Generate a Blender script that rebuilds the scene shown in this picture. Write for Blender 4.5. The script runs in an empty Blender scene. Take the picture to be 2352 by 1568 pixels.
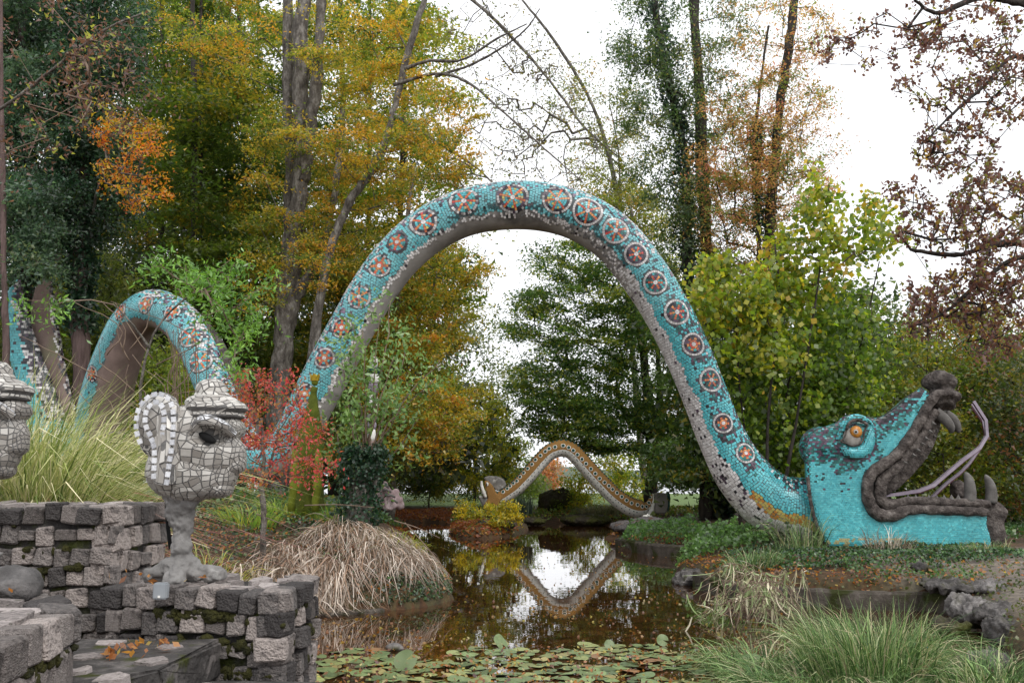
import bpy, bmesh, math, random
import numpy as np
from mathutils import Vector, Matrix
from mathutils.bvhtree import BVHTree
random.seed(7)
RNG = np.random.default_rng(11)
SC = bpy.context.scene
COL = SC.collection
R = math.radians
# ------------------------------------------------------------------ camera
F = 2037.0                      # focal length in units of the sketch grid (2352 wide, 1568 high)
CAMZ = 2.0
TH = math.atan(306 / F)
cd = bpy.data.cameras.new('camera'); cam = bpy.data.objects.new('camera', cd); COL.objects.link(cam)
cd.sensor_width = 36.0; cd.lens = 36.0 * F / 2352.0; cd.clip_end = 3000; cd.clip_start = 0.05
cam.location = (0, 0, CAMZ); cam.rotation_euler = (math.pi / 2 + TH, 0, 0)
SC.camera = cam
# ------------------------------------------------------------------ world, sun, exposure
w = bpy.data.worlds.new('World'); SC.world = w; w.use_nodes = True
nt = w.node_tree; nt.nodes.clear()
sky = nt.nodes.new('ShaderNodeTexSky'); sky.sky_type = 'NISHITA'; sky.sun_disc = False
sky.sun_elevation = R(48); sky.sun_rotation = R(150); sky.dust_density = 4.0; sky.air_density = 1.0
hs = nt.nodes.new('ShaderNodeHueSaturation'); hs.inputs['Saturation'].default_value = 0.16
mx = nt.nodes.new('ShaderNodeMixRGB'); mx.inputs[0].default_value = 0.75; mx.inputs[2].default_value = (13.2, 13.4, 13.9, 1)
bg = nt.nodes.new('ShaderNodeBackground'); bg.inputs['Strength'].default_value = 0.1
ow = nt.nodes.new('ShaderNodeOutputWorld')
nt.links.new(sky.outputs[0], hs.inputs['Color']); nt.links.new(hs.outputs[0], mx.inputs[1])
nt.links.new(mx.outputs[0], bg.inputs[0]); nt.links.new(bg.outputs[0], ow.inputs[0])
sl = bpy.data.lights.new('sun', 'SUN'); sl.energy = 1.1; sl.angle = R(25); sl.color = (1.0, 0.96, 0.9)
so = bpy.data.objects.new('sun', sl); COL.objects.link(so)
so.rotation_euler = (R(42), 0, R(30))
vs = SC.view_settings
vs.view_transform = 'Standard'; vs.look = 'None'; vs.exposure = 0.35; vs.gamma = 1.0; vs.use_curve_mapping = False
SC.render.engine = 'CYCLES'
try:
    SC.cycles.max_bounces = 6; SC.cycles.diffuse_bounces = 3; SC.cycles.transmission_bounces = 3
except Exception: pass

# ------------------------------------------------------------------ projection helpers (sketch point + distance -> place in the garden)
def P(u, v, Y):
    u = np.asarray(u, float); v = np.asarray(v, float); Y = np.asarray(Y, float)
    xc = u - 1176; zc = 784 - v
    yy = F * math.cos(TH) - zc * math.sin(TH); zz = F * math.sin(TH) + zc * math.cos(TH)
    k = Y / yy
    return np.stack(np.broadcast_arrays(xc * k, Y, CAMZ + zz * k), -1)
def G(u, v, z=0.0):
    u = np.asarray(u, float); v = np.asarray(v, float)
    xc = u - 1176; zc = 784 - v
    yy = F * math.cos(TH) - zc * math.sin(TH); zz = F * math.sin(TH) + zc * math.cos(TH)
    k = (z - CAMZ) / zz
    return np.stack([xc * k, yy * k], -1)
def mpp(v, Y):
    zc = 784 - v
    return Y / (F * math.cos(TH) - zc * math.sin(TH))

# ------------------------------------------------------------------ materials
MATS = {}
def _new(name):
    m = bpy.data.materials.new(name); m.use_nodes = True
    t = m.node_tree; b = t.nodes['Principled BSDF']; MATS[name] = m
    return m, t, b
def N(t, kind, **kw):
    n = t.nodes.new(kind)
    for k, v in kw.items(): setattr(n, k, v)
    return n
def ramp(t, cols, src):
    r = N(t, 'ShaderNodeValToRGB')
    e = r.color_ramp.elements
    while len(e) < len(cols): e.new(0.5)
    for i, (p, c) in enumerate(cols):
        e[i].position = p; e[i].color = (*c, 1)
    t.links.new(src, r.inputs[0]); return r.outputs[0]
def noise_mat(name, cols, scale=4.0, rough=0.85, bump=0.3, bscale=None, detail=6, stretch=None, spec=0.3, rnd=0.0, bdist=0.02, second=None):
    m, t, b = _new(name)
    tc = N(t, 'ShaderNodeTexCoord'); src = tc.outputs['Object']
    if stretch:
        mp = N(t, 'ShaderNodeMapping'); mp.inputs['Scale'].default_value = stretch
        t.links.new(src, mp.inputs[0]); src = mp.outputs[0]
    n = N(t, 'ShaderNodeTexNoise'); n.inputs['Scale'].default_value = scale; n.inputs['Detail'].default_value = detail
    n.inputs['Roughness'].default_value = 0.65
    t.links.new(src, n.inputs['Vector']); val = n.outputs['Fac']
    if rnd:
        oi = N(t, 'ShaderNodeObjectInfo'); ma = N(t, 'ShaderNodeMath', operation='MULTIPLY_ADD')
        ma.inputs[1].default_value = rnd
        sb = N(t, 'ShaderNodeMath', operation='SUBTRACT'); sb.inputs[1].default_value = 0.5
        t.links.new(oi.outputs['Random'], sb.inputs[0]); t.links.new(sb.outputs[0], ma.inputs[0]); t.links.new(val, ma.inputs[2]); val = ma.outputs[0]
    out = ramp(t, cols, val)
    if second:      # (colour, scale, lo, hi) e.g. moss or mould in patches
        c2, s2, lo, hi = second
        n3 = N(t, 'ShaderNodeTexNoise'); n3.inputs['Scale'].default_value = s2; n3.inputs['Detail'].default_value = 5
        t.links.new(tc.outputs['Object'], n3.inputs['Vector'])
        f = ramp(t, [(lo, (0, 0, 0)), (hi, (1, 1, 1))], n3.outputs['Fac'])
        mm = N(t, 'ShaderNodeMixRGB'); mm.inputs[2].default_value = (*c2, 1)
        t.links.new(f, mm.inputs[0]); t.links.new(out, mm.inputs[1]); out = mm.outputs[0]
    t.links.new(out, b.inputs['Base Color'])
    b.inputs['Roughness'].default_value = rough; b.inputs['Specular IOR Level'].default_value = spec
    if bump:
        n2 = N(t, 'ShaderNodeTexNoise'); n2.inputs['Scale'].default_value = bscale or scale * 6; n2.inputs['Detail'].default_value = 5
        t.links.new(src, n2.inputs['Vector'])
        bp = N(t, 'ShaderNodeBump'); bp.inputs['Strength'].default_value = bump; bp.inputs['Distance'].default_value = bdist
        t.links.new(n2.outputs['Fac'], bp.inputs['Height']); t.links.new(bp.outputs[0], b.inputs['Normal'])
    return m
def attr_mat(name, rough=0.3, spec=0.5, bump=0.0, var=0.0, metal=0.0):
    m, t, b = _new(name)
    a = N(t, 'ShaderNodeAttribute'); a.attribute_name = 'Col'
    out = a.outputs['Color']
    if var:
        tc = N(t, 'ShaderNodeTexCoord'); n = N(t, 'ShaderNodeTexNoise'); n.inputs['Scale'].default_value = 1.3; n.inputs['Detail'].default_value = 8
        t.links.new(tc.outputs['Object'], n.inputs['Vector'])
        f = ramp(t, [(0.35, (1 - var,) * 3), (0.6, (1, 1, 1))], n.outputs['Fac'])
        mm = N(t, 'ShaderNodeMixRGB', blend_type='MULTIPLY'); mm.inputs[0].default_value = 1
        t.links.new(out, mm.inputs[1]); t.links.new(f, mm.inputs[2]); out = mm.outputs[0]
    t.links.new(out, b.inputs['Base Color'])
    b.inputs['Roughness'].default_value = rough; b.inputs['Specular IOR Level'].default_value = spec; b.inputs['Metallic'].default_value = metal
    return m
def leaf_mat(name, trans=0.5, rough=0.5, spec=0.06):
    m, t, b = _new(name)
    a = N(t, 'ShaderNodeAttribute'); a.attribute_name = 'Col'
    tr = N(t, 'ShaderNodeBsdfTranslucent'); df = N(t, 'ShaderNodeBsdfDiffuse'); gl = N(t, 'ShaderNodeBsdfGlossy'); gl.inputs['Roughness'].default_value = rough
    m1 = N(t, 'ShaderNodeMixShader'); m1.inputs[0].default_value = trans
    m2 = N(t, 'ShaderNodeMixShader'); m2.inputs[0].default_value = spec
    br = N(t, 'ShaderNodeMixRGB', blend_type='MULTIPLY'); br.inputs[0].default_value = 1; br.inputs[2].default_value = (2.0, 2.1, 1.3, 1)
    t.links.new(a.outputs['Color'], df.inputs[0]); t.links.new(a.outputs['Color'], br.inputs[1]); t.links.new(br.outputs[0], tr.inputs[0])
    t.links.new(df.outputs[0], m1.inputs[1]); t.links.new(tr.outputs[0], m1.inputs[2])
    t.links.new(m1.outputs[0], m2.inputs[1]); t.links.new(gl.outputs[0], m2.inputs[2])
    t.links.new(m2.outputs[0], t.nodes['Material Output'].inputs['Surface'])
    return m
M_leaf = leaf_mat('leaf')
M_leafgloss = leaf_mat('leaf_glossy', trans=0.25, rough=0.4, spec=0.06)
M_tile = attr_mat('mosaic_tile', rough=0.28, spec=0.5, var=0.22)
M_paint = attr_mat('painted_mosaic', rough=0.45, spec=0.4, var=0.25)
M_straw = leaf_mat('straw', trans=0.15, spec=0.03)
M_bark = noise_mat('bark', [(0.3, (0.03, 0.025, 0.02)), (0.5, (0.13, 0.115, 0.10)), (0.72, (0.33, 0.31, 0.28))], scale=2.4, detail=14, stretch=(3, 3, 1.3), bump=1.0, bscale=12, bdist=0.05)
M_barkdark = noise_mat('dark_bark', [(0.3, (0.015, 0.012, 0.010)), (0.7, (0.06, 0.05, 0.042))], scale=3, stretch=(3, 3, 0.5), bump=0.8, bscale=12, bdist=0.05)
M_barkpink = noise_mat('pinkish_bark', [(0.3, (0.07, 0.045, 0.04)), (0.7, (0.2, 0.14, 0.13))], scale=3, stretch=(5, 5, 0.4), bump=0.8, bscale=12, bdist=0.05)
M_twig = noise_mat('twig', [(0.3, (0.05, 0.035, 0.028)), (0.7, (0.14, 0.10, 0.08))], scale=6, bump=0.2)
M_palestem = noise_mat('pale_stem', [(0.3, (0.13, 0.09, 0.065)), (0.7, (0.27, 0.2, 0.15))], scale=6, bump=0.2)
M_grout = noise_mat('grout', [(0.3, (0.05, 0.06, 0.062)), (0.7, (0.16, 0.18, 0.18))], scale=2, bump=0.2)
M_concrete = noise_mat('pale_concrete', [(0.3, (0.20, 0.185, 0.17)), (0.6, (0.34, 0.32, 0.30)), (0.8, (0.42, 0.40, 0.37))], scale=1.4, bump=0.3, bscale=30, second=((0.03, 0.03, 0.03), 1.1, 0.56, 0.72))
M_concpink = noise_mat('weathered_pinkish_concrete', [(0.3, (0.16, 0.115, 0.10)), (0.7, (0.29, 0.215, 0.19))], scale=1.8, bump=0.3, bscale=30, second=((0.16, 0.17, 0.09), 0.9, 0.55, 0.7))
M_darkconc = noise_mat('dark_weathered_concrete', [(0.32, (0.022, 0.018, 0.016)), (0.48, (0.065, 0.053, 0.048)), (0.62, (0.145, 0.125, 0.113)), (0.78, (0.26, 0.235, 0.215))], scale=6.5, detail=12, bump=1.0, bscale=22, bdist=0.04)
M_greyconc = noise_mat('grey_concrete', [(0.3, (0.12, 0.115, 0.11)), (0.7, (0.29, 0.28, 0.27))], scale=3.5, bump=0.5, bscale=30, second=((0.5, 0.49, 0.47), 6, 0.6, 0.72))
M_tooth = noise_mat('tooth_concrete', [(0.3, (0.07, 0.065, 0.06)), (0.7, (0.19, 0.18, 0.17))], scale=5, bump=0.3)
M_stone = noise_mat('granite_stone', [(0.05, (0.055, 0.05, 0.049)), (0.36, (0.105, 0.096, 0.093)), (0.58, (0.215, 0.192, 0.18)), (0.88, (0.44, 0.38, 0.35))], scale=5, detail=14, rough=0.9, bump=0.7, bscale=9, rnd=0.85, spec=0.2, bdist=0.06, second=((0.045, 0.04, 0.04), 2.4, 0.5, 0.72))
M_stonetop = noise_mat('pale_flat_stone', [(0.2, (0.13, 0.115, 0.11)), (0.55, (0.33, 0.29, 0.275)), (0.85, (0.5, 0.45, 0.43))], scale=9, rough=0.9, bump=0.7, bscale=60, rnd=0.4, bdist=0.006, second=((0.07, 0.07, 0.05), 6, 0.58, 0.68))
M_mortar = noise_mat('mossy_mortar', [(0.3, (0.012, 0.011, 0.011)), (0.7, (0.06, 0.055, 0.052))], scale=9, bump=1.0, bscale=40, bdist=0.02, second=((0.035, 0.042, 0.006), 5, 0.5, 0.62))
M_moss = noise_mat('moss', [(0.3, (0.012, 0.013, 0.003)), (0.7, (0.055, 0.052, 0.008))], scale=12, bump=1.0, bscale=60, bdist=0.03)
M_rock = noise_mat('rock', [(0.3, (0.035, 0.032, 0.03)), (0.5, (0.12, 0.11, 0.105)), (0.7, (0.30, 0.28, 0.27))], scale=4.5, detail=14, bump=0.9, bscale=14, bdist=0.04, rnd=0.2, second=((0.045, 0.045, 0.015), 2.6, 0.50, 0.62))
M_mossrock = noise_mat('mossy_rock', [(0.25, (0.018, 0.016, 0.012)), (0.6, (0.06, 0.05, 0.035))], scale=3.5, bump=0.9, bscale=14, bdist=0.04, second=((0.05, 0.055, 0.01), 2.0, 0.45, 0.6))
M_shard = noise_mat('cream_grey_tile', [(0.2, (0.27, 0.25, 0.225)), (0.8, (0.56, 0.54, 0.50))], scale=3, rough=0.32, bump=0.05, rnd=0.75, spec=0.5)
M_mirror = noise_mat('bright_glass_tile', [(0.3, (0.42, 0.43, 0.46)), (0.7, (0.75, 0.76, 0.78))], scale=3, rough=0.12, bump=0, rnd=0.4, spec=0.8)
M_purple = noise_mat('purple_tile', [(0.3, (0.09, 0.06, 0.13)), (0.7, (0.26, 0.2, 0.34))], scale=3, rough=0.3, bump=0, rnd=0.6, spec=0.6)
M_black = noise_mat('black_hole', [(0.3, (0.003, 0.003, 0.003)), (0.7, (0.008, 0.008, 0.008))], bump=0)
M_gold = noise_mat('gold', [(0.3, (0.35, 0.22, 0.02)), (0.7, (0.65, 0.48, 0.06))], bump=0.1, rough=0.3); MATS['gold'].node_tree.nodes['Principled BSDF'].inputs['Metallic'].default_value = 0.6
M_greendark = noise_mat('dark_moss_green_surface', [(0.3, (0.04, 0.055, 0.006)), (0.7, (0.12, 0.145, 0.014))], scale=5, detail=10, bump=0.6, bscale=24)
M_greenpaint = noise_mat('moss_green_surface', [(0.3, (0.085, 0.11, 0.008)), (0.7, (0.19, 0.22, 0.02))], scale=5, bump=0.5, bscale=30)
M_orangeeye = noise_mat('amber_glaze', [(0.3, (0.32, 0.12, 0.02)), (0.7, (0.62, 0.28, 0.06))], scale=14, rough=0.15, bump=0)
M_sclera = noise_mat('grey_white_glaze', [(0.3, (0.2, 0.18, 0.16)), (0.7, (0.42, 0.4, 0.37))], scale=8, rough=0.3, bump=0.1)
M_tongue = noise_mat('mauve_painted_metal', [(0.3, (0.19, 0.15, 0.19)), (0.7, (0.36, 0.32, 0.38))], scale=2.5, rough=0.35, bump=0.1)
M_tongueside = noise_mat('wine_red_edge', [(0.3, (0.07, 0.02, 0.03)), (0.7, (0.14, 0.05, 0.065))], scale=2.5, rough=0.4, bump=0.1)
M_metalbox = noise_mat('grey_metal', [(0.3, (0.24, 0.26, 0.28)), (0.7, (0.34, 0.36, 0.38))], scale=4, rough=0.35, bump=0)
M_white = noise_mat('white_plaster', [(0.3, (0.7, 0.69, 0.65)), (0.7, (0.85, 0.84, 0.8))], scale=3, bump=0.1)
M_ochre = noise_mat('ochre_mosaic', [(0.35, (0.22, 0.115, 0.035)), (0.65, (0.36, 0.2, 0.065))], scale=30, bump=0.3, bscale=60)
M_teal = noise_mat('dark_teal_mosaic', [(0.3, (0.01, 0.03, 0.03)), (0.7, (0.03, 0.11, 0.095))], scale=10, bump=0.2)
M_pinkrock = noise_mat('pinkish_sculpted_stone', [(0.3, (0.10, 0.07, 0.07)), (0.5, (0.30, 0.22, 0.22)), (0.7, (0.42, 0.35, 0.35))], scale=2.2, bump=0.7, bscale=8, bdist=0.05)

# ------------------------------------------------------------------ object helpers
ORG = {}
def _props(o, label=None, cat=None, group=None, kind=None):
    if label: o['label'] = label
    if cat: o['category'] = cat
    if group: o['group'] = group
    if kind: o['kind'] = kind
    return o
def thing(name, label, cat, loc, group=None):
    o = bpy.data.objects.new(name, None); COL.objects.link(o); o.empty_display_size = 0.2
    o.location = Vector([float(c) for c in loc]); ORG[o.name] = np.array([float(c) for c in loc])
    return _props(o, label, cat, group)
def mesh_from(name, V, Fs, mat=None, col=None, smooth=False):
    me = bpy.data.meshes.new(name)
    V = np.asarray(V, np.float32)
    if isinstance(Fs, np.ndarray):
        nf, k = Fs.shape; loops = Fs.ravel().astype(np.int32); tot = np.full(nf, k, np.int32)
    else:
        tot = np.array([len(f) for f in Fs], np.int32); loops = np.concatenate([np.asarray(f, np.int32) for f in Fs]); nf = len(Fs)
    start = np.concatenate([[0], np.cumsum(tot)[:-1]]).astype(np.int32)
    me.vertices.add(len(V)); me.vertices.foreach_set('co', V.ravel())
    me.loops.add(len(loops)); me.loops.foreach_set('vertex_index', loops)
    me.polygons.add(nf); me.polygons.foreach_set('loop_start', start); me.polygons.foreach_set('loop_total', tot)
    me.polygons.foreach_set('use_smooth', np.full(nf, bool(smooth)))
    me.update(calc_edges=True)
    if col is not None:
        a = me.attributes.new('Col', 'FLOAT_COLOR', 'FACE')
        c = np.ones((nf, 4), np.float32); c[:, :3] = col; a.data.foreach_set('color', c.ravel())
    if mat: me.materials.append(mat)
    return me
def mk(name, V, Fs, mat, parent=None, origin=None, col=None, smooth=False, **props):
    V = np.asarray(V, float)
    org = ORG[parent.name] if parent is not None else np.array(origin if origin is not None else (0, 0, 0), float)
    me = mesh_from(name, V - org, Fs, mat, col, smooth)
    o = bpy.data.objects.new(name, me); COL.objects.link(o)
    if parent is not None: o.parent = parent
    else: o.location = Vector(org.tolist())
    ORG[o.name] = org
    return _props(o, **props)
def place(name, me, loc, rot, scale, parent=None, **props):
    o = bpy.data.objects.new(name, me); COL.objects.link(o)
    loc = np.array(loc, float)
    if parent is not None: o.parent = parent; loc = loc - ORG[parent.name]
    o.location = Vector(loc.tolist()); o.rotation_euler = rot; o.scale = scale
    return _props(o, **props)

# ---- geometry
def box_vf(c, s, rz=0.0):
    c = np.array(c, float); hx, hy, hz = np.array(s) / 2.0
    V = np.array([[x, y, z] for z in (-hz, hz) for y in (-hy, hy) for x in (-hx, hx)])
    if rz:
        co, si = math.cos(rz), math.sin(rz); V = np.c_[V[:, 0] * co - V[:, 1] * si, V[:, 0] * si + V[:, 1] * co, V[:, 2]]
    return V + c, [[0, 2, 3, 1], [4, 5, 7, 6], [0, 1, 5, 4], [1, 3, 7, 5], [3, 2, 6, 7], [2, 0, 4, 6]]
def join(parts):
    V, Fs, o = [], [], 0
    for v, f in parts:
        V.append(np.asarray(v, float)); Fs += [[i + o for i in g] for g in (f.tolist() if isinstance(f, np.ndarray) else f)]; o += len(v)
    return np.concatenate(V), Fs
def prism(poly, z0, z1):
    n = len(poly); V = [(x, y, z0) for x, y in poly] + [(x, y, z1) for x, y in poly]
    return np.array(V, float), [list(range(n - 1, -1, -1)), list(range(n, 2 * n))] + [[i, (i + 1) % n, n + (i + 1) % n, n + i] for i in range(n)]
def catmull(pts, n):
    pts = np.asarray(pts, float); m = len(pts)
    p = np.concatenate([[2 * pts[0] - pts[1]], pts, [2 * pts[-1] - pts[-2]]])
    t = np.linspace(0, m - 1, n); i = np.minimum(t.astype(int), m - 2); f = (t - i)[:, None]
    a, b, c, d = p[i], p[i + 1], p[i + 2], p[i + 3]
    return 0.5 * ((2 * b) + (-a + c) * f + (2 * a - 5 * b + 4 * c - d) * f ** 2 + (-a + 3 * b - 3 * c + d) * f ** 3)
def tube(pts, rad, k=10, caps=True, flat=None, jit=0.0, side=None):
    """tapered tube along pts; flat=(a,b) scales the two cross axes; side = preferred first cross axis"""
    pts = np.asarray(pts, float); n = len(pts); rad = np.broadcast_to(np.asarray(rad, float), (n,))
    T = np.gradient(pts, axis=0); T /= np.linalg.norm(T, axis=1)[:, None] + 1e-9
    if side is None:
        ref = np.array([0.13, -1, 0.07]);
        if abs(T.mean(0) @ ref) > 0.9: ref = np.array([1, 0.1, 0])
    else: ref = np.array(side, float)
    A = ref - (T @ ref)[:, None] * T; A /= np.linalg.norm(A, axis=1)[:, None] + 1e-9
    B = np.cross(T, A)
    a = np.linspace(0, 2 * math.pi, k, endpoint=False)
    fa, fb = flat or (1, 1)
    rr = rad[:, None, None] * (1 + (RNG.normal(0, jit, (n, k, 1)) if jit else 0))
    V = pts[:, None] + rr * (fa * np.cos(a)[None, :, None] * A[:, None] + fb * np.sin(a)[None, :, None] * B[:, None])
    V = V.reshape(-1, 3)
    i = np.arange(n - 1)[:, None] * k; j = np.arange(k)[None]; jn = (j + 1) % k
    Fq = np.stack([i + j, i + jn, i + k + jn, i + k + j], -1).reshape(-1, 4).tolist()
    if caps: Fq += [list(range(k - 1, -1, -1)), [(n - 1) * k + q for q in range(k)]]
    return V, Fq
def ellipsoid(c, r, nu=16, nv=10, rot=None):
    V = []; Fs = []
    for i in range(1, nv):
        th = math.pi * i / nv
        for j in range(nu):
            ph = 2 * math.pi * j / nu
            V.append((math.sin(th) * math.cos(ph) * r[0], math.sin(th) * math.sin(ph) * r[1], math.cos(th) * r[2]))
    V += [(0, 0, r[2]), (0, 0, -r[2])]
    t, b = len(V) - 2, len(V) - 1
    for i in range(nv - 2):
        for j in range(nu):
            q = (j + 1) % nu; Fs.append([i * nu + j, (i + 1) * nu + j, (i + 1) * nu + q, i * nu + q])
    for j in range(nu):
        q = (j + 1) % nu; Fs.append([t, j, q]); Fs.append([b, (nv - 2) * nu + q, (nv - 2) * nu + j])
    V = np.array(V)
    if rot is not None: V = V @ np.array(rot).T
    return V + np.array(c, float), Fs
def roty(a):
    c, s = math.cos(a), math.sin(a); return np.array([[c, 0, s], [0, 1, 0], [-s, 0, c]])
TS = bpy.data.scenes.new('workbench')
def blob(parts, voxel, smooth=6, noise=0.0, nsc=1.0):
    """union of solids, remeshed to one smooth skin"""
    V, Fs = join(parts)
    me = mesh_from('tmp', V, Fs); o = bpy.data.objects.new('tmp', me); TS.collection.objects.link(o)
    m = o.modifiers.new('r', 'REMESH'); m.mode = 'VOXEL'; m.voxel_size = voxel
    if smooth: s = o.modifiers.new('s', 'SMOOTH'); s.factor = 0.5; s.iterations = smooth
    TS.view_layers[0].update(); ev = o.evaluated_get(TS.view_layers[0].depsgraph); m2 = ev.to_mesh()
    n = len(m2.vertices); co = np.empty(n * 3, np.float32); m2.vertices.foreach_get('co', co); co = co.reshape(-1, 3).astype(float)
    fs = [list(p.vertices) for p in m2.polygons]
    nor = np.empty(n * 3, np.float32); m2.vertices.foreach_get('normal', nor); nor = nor.reshape(-1, 3)
    ev.to_mesh_clear(); bpy.data.objects.remove(o); bpy.data.meshes.remove(me)
    if noise:
        from mathutils import noise as mn
        d = np.array([mn.fractal(Vector((c * nsc).tolist()), 0.6, 2.0, 4) for c in co]); co = co + nor * (d * noise)[:, None]
    return co, fs
def decimate(V, Fs, target):
    me = mesh_from('tmp', V, Fs); o = bpy.data.objects.new('tmp', me); TS.collection.objects.link(o)
    t = o.modifiers.new('t', 'TRIANGULATE')
    ntri = sum(len(f) - 2 for f in Fs)
    m = o.modifiers.new('d', 'DECIMATE'); m.ratio = min(1.0, target / ntri)
    TS.view_layers[0].update(); ev = o.evaluated_get(TS.view_layers[0].depsgraph); m2 = ev.to_mesh()
    bm = bmesh.new(); bm.from_mesh(m2); ev.to_mesh_clear(); bpy.data.objects.remove(o); bpy.data.meshes.remove(me)
    return bm
def bm_vf(bm):
    return np.array([v.co[:] for v in bm.verts]), [[v.index for v in f.verts] for f in bm.faces]

# ---- leaves and blades
def pick(pal, n):
    c = np.array([p[:3] for p in pal], float); w_ = np.array([p[3] for p in pal], float); w_ /= w_.sum()
    return c[RNG.choice(len(pal), n, p=w_)]
def leaf_vf(cen, size, up=0.5, tri=False, aspect=0.62, dirs=None):
    n = len(cen); s = size * RNG.uniform(0.65, 1.3, n)[:, None]
    nor = RNG.normal(0, 1, (n, 3)); nor[:, 2] = nor[:, 2] * (1 - up) + up * 1.6; nor /= np.linalg.norm(nor, axis=1)[:, None]
    d = RNG.normal(0, 1, (n, 3)) if dirs is None else dirs + RNG.normal(0, 0.5, (n, 3))
    d = d - (d * nor).sum(1)[:, None] * nor; d /= np.linalg.norm(d, axis=1)[:, None] + 1e-9
    b = np.cross(nor, d) * aspect
    if tri:
        V = np.stack([cen - d * s * .5 + b * s * .5, cen - d * s * .5 - b * s * .5, cen + d * s * .6], 1).reshape(-1, 3)
        return V, np.arange(3 * n, dtype=np.int32).reshape(-1, 3)
    V = np.stack([cen - d * s * .5, cen + b * s * .5 - d * s * .05, cen + d * s * .5, cen - b * s * .5 - d * s * .05], 1).reshape(-1, 3)
    return V, np.arange(4 * n, dtype=np.int32).reshape(-1, 4)
def blades(base, dirs, L, width, rise=1.0, droop=0.6, seg=4, twist=0.3):
    """grass blades: base (n,3), horizontal dirs (n,2), lengths (n,)"""
    n = len(base); t = np.linspace(0, 1, seg + 1)
    h = np.c_[dirs, np.zeros(n)]
    rise = np.broadcast_to(rise, (n,)); droop = np.broadcast_to(droop, (n,))
    pos = base[:, None] + h[:, None] * (L[:, None] * (t * 0.25 + t ** 2 * 0.75)[None])[..., None] * droop[:, None, None]
    pos[..., 2] += L[:, None] * (rise[:, None] * t - droop[:, None] * 0.75 * t ** 3 * rise[:, None])
    side = np.c_[-dirs[:, 1], dirs[:, 0], RNG.normal(0, twist, n)]; side /= np.linalg.norm(side, axis=1)[:, None]
    a = RNG.uniform(0, math.pi, n); side = side * np.cos(a)[:, None] * 0.8 + np.c_[dirs, RNG.normal(0, twist, n)] * np.sin(a)[:, None] * 0.5 + side * 0.3
    wd = np.broadcast_to(width, (n,))[:, None] * np.array([0.8, 1.0, 0.85, 0.6, 0.12] if seg == 4 else np.linspace(1, 0.12, seg + 1))[None]
    A = pos + side[:, None] * wd[..., None] * .5; B = pos - side[:, None] * wd[..., None] * .5
    V = np.stack([A, B], 2).reshape(-1, 3)
    i = np.arange(n)[:, None] * 2 * (seg + 1) + 2 * np.arange(seg)[None]
    return V, np.stack([i, i + 1, i + 3, i + 2], -1).reshape(-1, 4).astype(np.int32), seg
# ================================================================== ground, pond, lake
POND = [(-1.25, 1.0), (-1.3, 5.3), (-2.3, 6.8), (-3.4, 9.2), (-4.1, 11.2)] + [tuple(G(u, v)) for u, v in
        [(690, 1412), (800, 1408), (900, 1402), (980, 1394), (1042, 1378), (1040, 1345), (1000, 1300), (960, 1255), (935, 1215), (915, 1202),
         (1000, 1199), (1035, 1206), (1030, 1226), (1060, 1236), (1110, 1238), (1170, 1232), (1215, 1218), (1215, 1203), (1300, 1201), (1400, 1203), (1470, 1206), (1500, 1212), (1455, 1222), (1385, 1236),
         (1440, 1240), (1418, 1262), (1500, 1274), (1590, 1278), (1580, 1296), (1545, 1322), (1600, 1344), (1660, 1366), (1760, 1384), (1900, 1392), (2050, 1398), (2150, 1402), (2240, 1425), (2290, 1490), (2345, 1568)]] + [(4.9, 6.0), (4.6, 1.0)]
POND = np.array(POND, float)
def sdist(x, y):
    """signed distance to the pond outline, positive outside"""
    x = np.asarray(x, float); y = np.asarray(y, float); sh = x.shape; p = np.stack([x.ravel(), y.ravel()], -1)
    best = np.full(len(p), 1e9); ins = np.zeros(len(p), bool)
    a = POND; b = np.roll(POND, -1, 0)
    for (ax, ay), (bx, by) in zip(a, b):
        e = np.array([bx - ax, by - ay]); q = p - (ax, ay)
        t = np.clip(q @ e / (e @ e), 0, 1); d = np.hypot(q[:, 0] - t * e[0], q[:, 1] - t * e[1]); best = np.minimum(best, d)
        c = ((ay > p[:, 1]) != (by > p[:, 1])) & (p[:, 0] < (bx - ax) * (p[:, 1] - ay) / (by - ay + 1e-12) + ax); ins ^= c
    return np.where(ins, -best, best).reshape(sh)
def sst(a, b, x): t = np.clip((x - a) / (b - a), 0, 1); return t * t * (3 - 2 * t)
def wob(x, y, s): return np.sin(x * s + 1.3 * np.sin(y * s * 0.7 + 1)) * np.sin(y * s * 1.1 + 1.7 * np.sin(x * s * 0.6 + 2))
def hgt(x, y):
    x = np.asarray(x, float); y = np.asarray(y, float); d = sdist(x, y)
    left = sst(0.5, -0.8, x) * sst(34, 22, y)
    H = 0.45 + left * 1.0
    H = H + sst(-8, -16, x) * sst(34, 24, y) * sst(9, 16, y) * 0.9
    H = H + 0.36 * sst(-1.9, -3.0, x) * sst(12.5, 9.5, y)
    right = sst(2.0, 3.0, x) * sst(27, 21, y)
    H = H * (1 - right) + right * (0.64 + 0.35 * sst(24, 40, y))
    rim = 0.10 + right * 0.22 * sst(19, 16.5, y)
    s = 1.5 - right * 0.6
    s = s + sst(-1.5, -3, x) * sst(20, 16, y) * sst(12, 13, y) * 0.2
    dd = np.maximum(d, 0)
    z = rim * (1 - np.exp(-dd / 0.07)) + (H - rim) * (1 - np.exp(-dd / s))
    z = z + wob(x, y, 1.7) * 0.04 * np.minimum(dd, 1) + wob(x + 3, y, 5.1) * 0.015 * np.minimum(dd, 1)
    far = sst(75, 110, y); z = z * (1 - far) + far * (-7.0)
    z = z + sst(30, 55, np.abs(x)) * sst(75, 50, y) * 1.5
    return np.where(d < 0, -0.12 - 0.55 * np.minimum(-d, 1.2), z)
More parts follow.
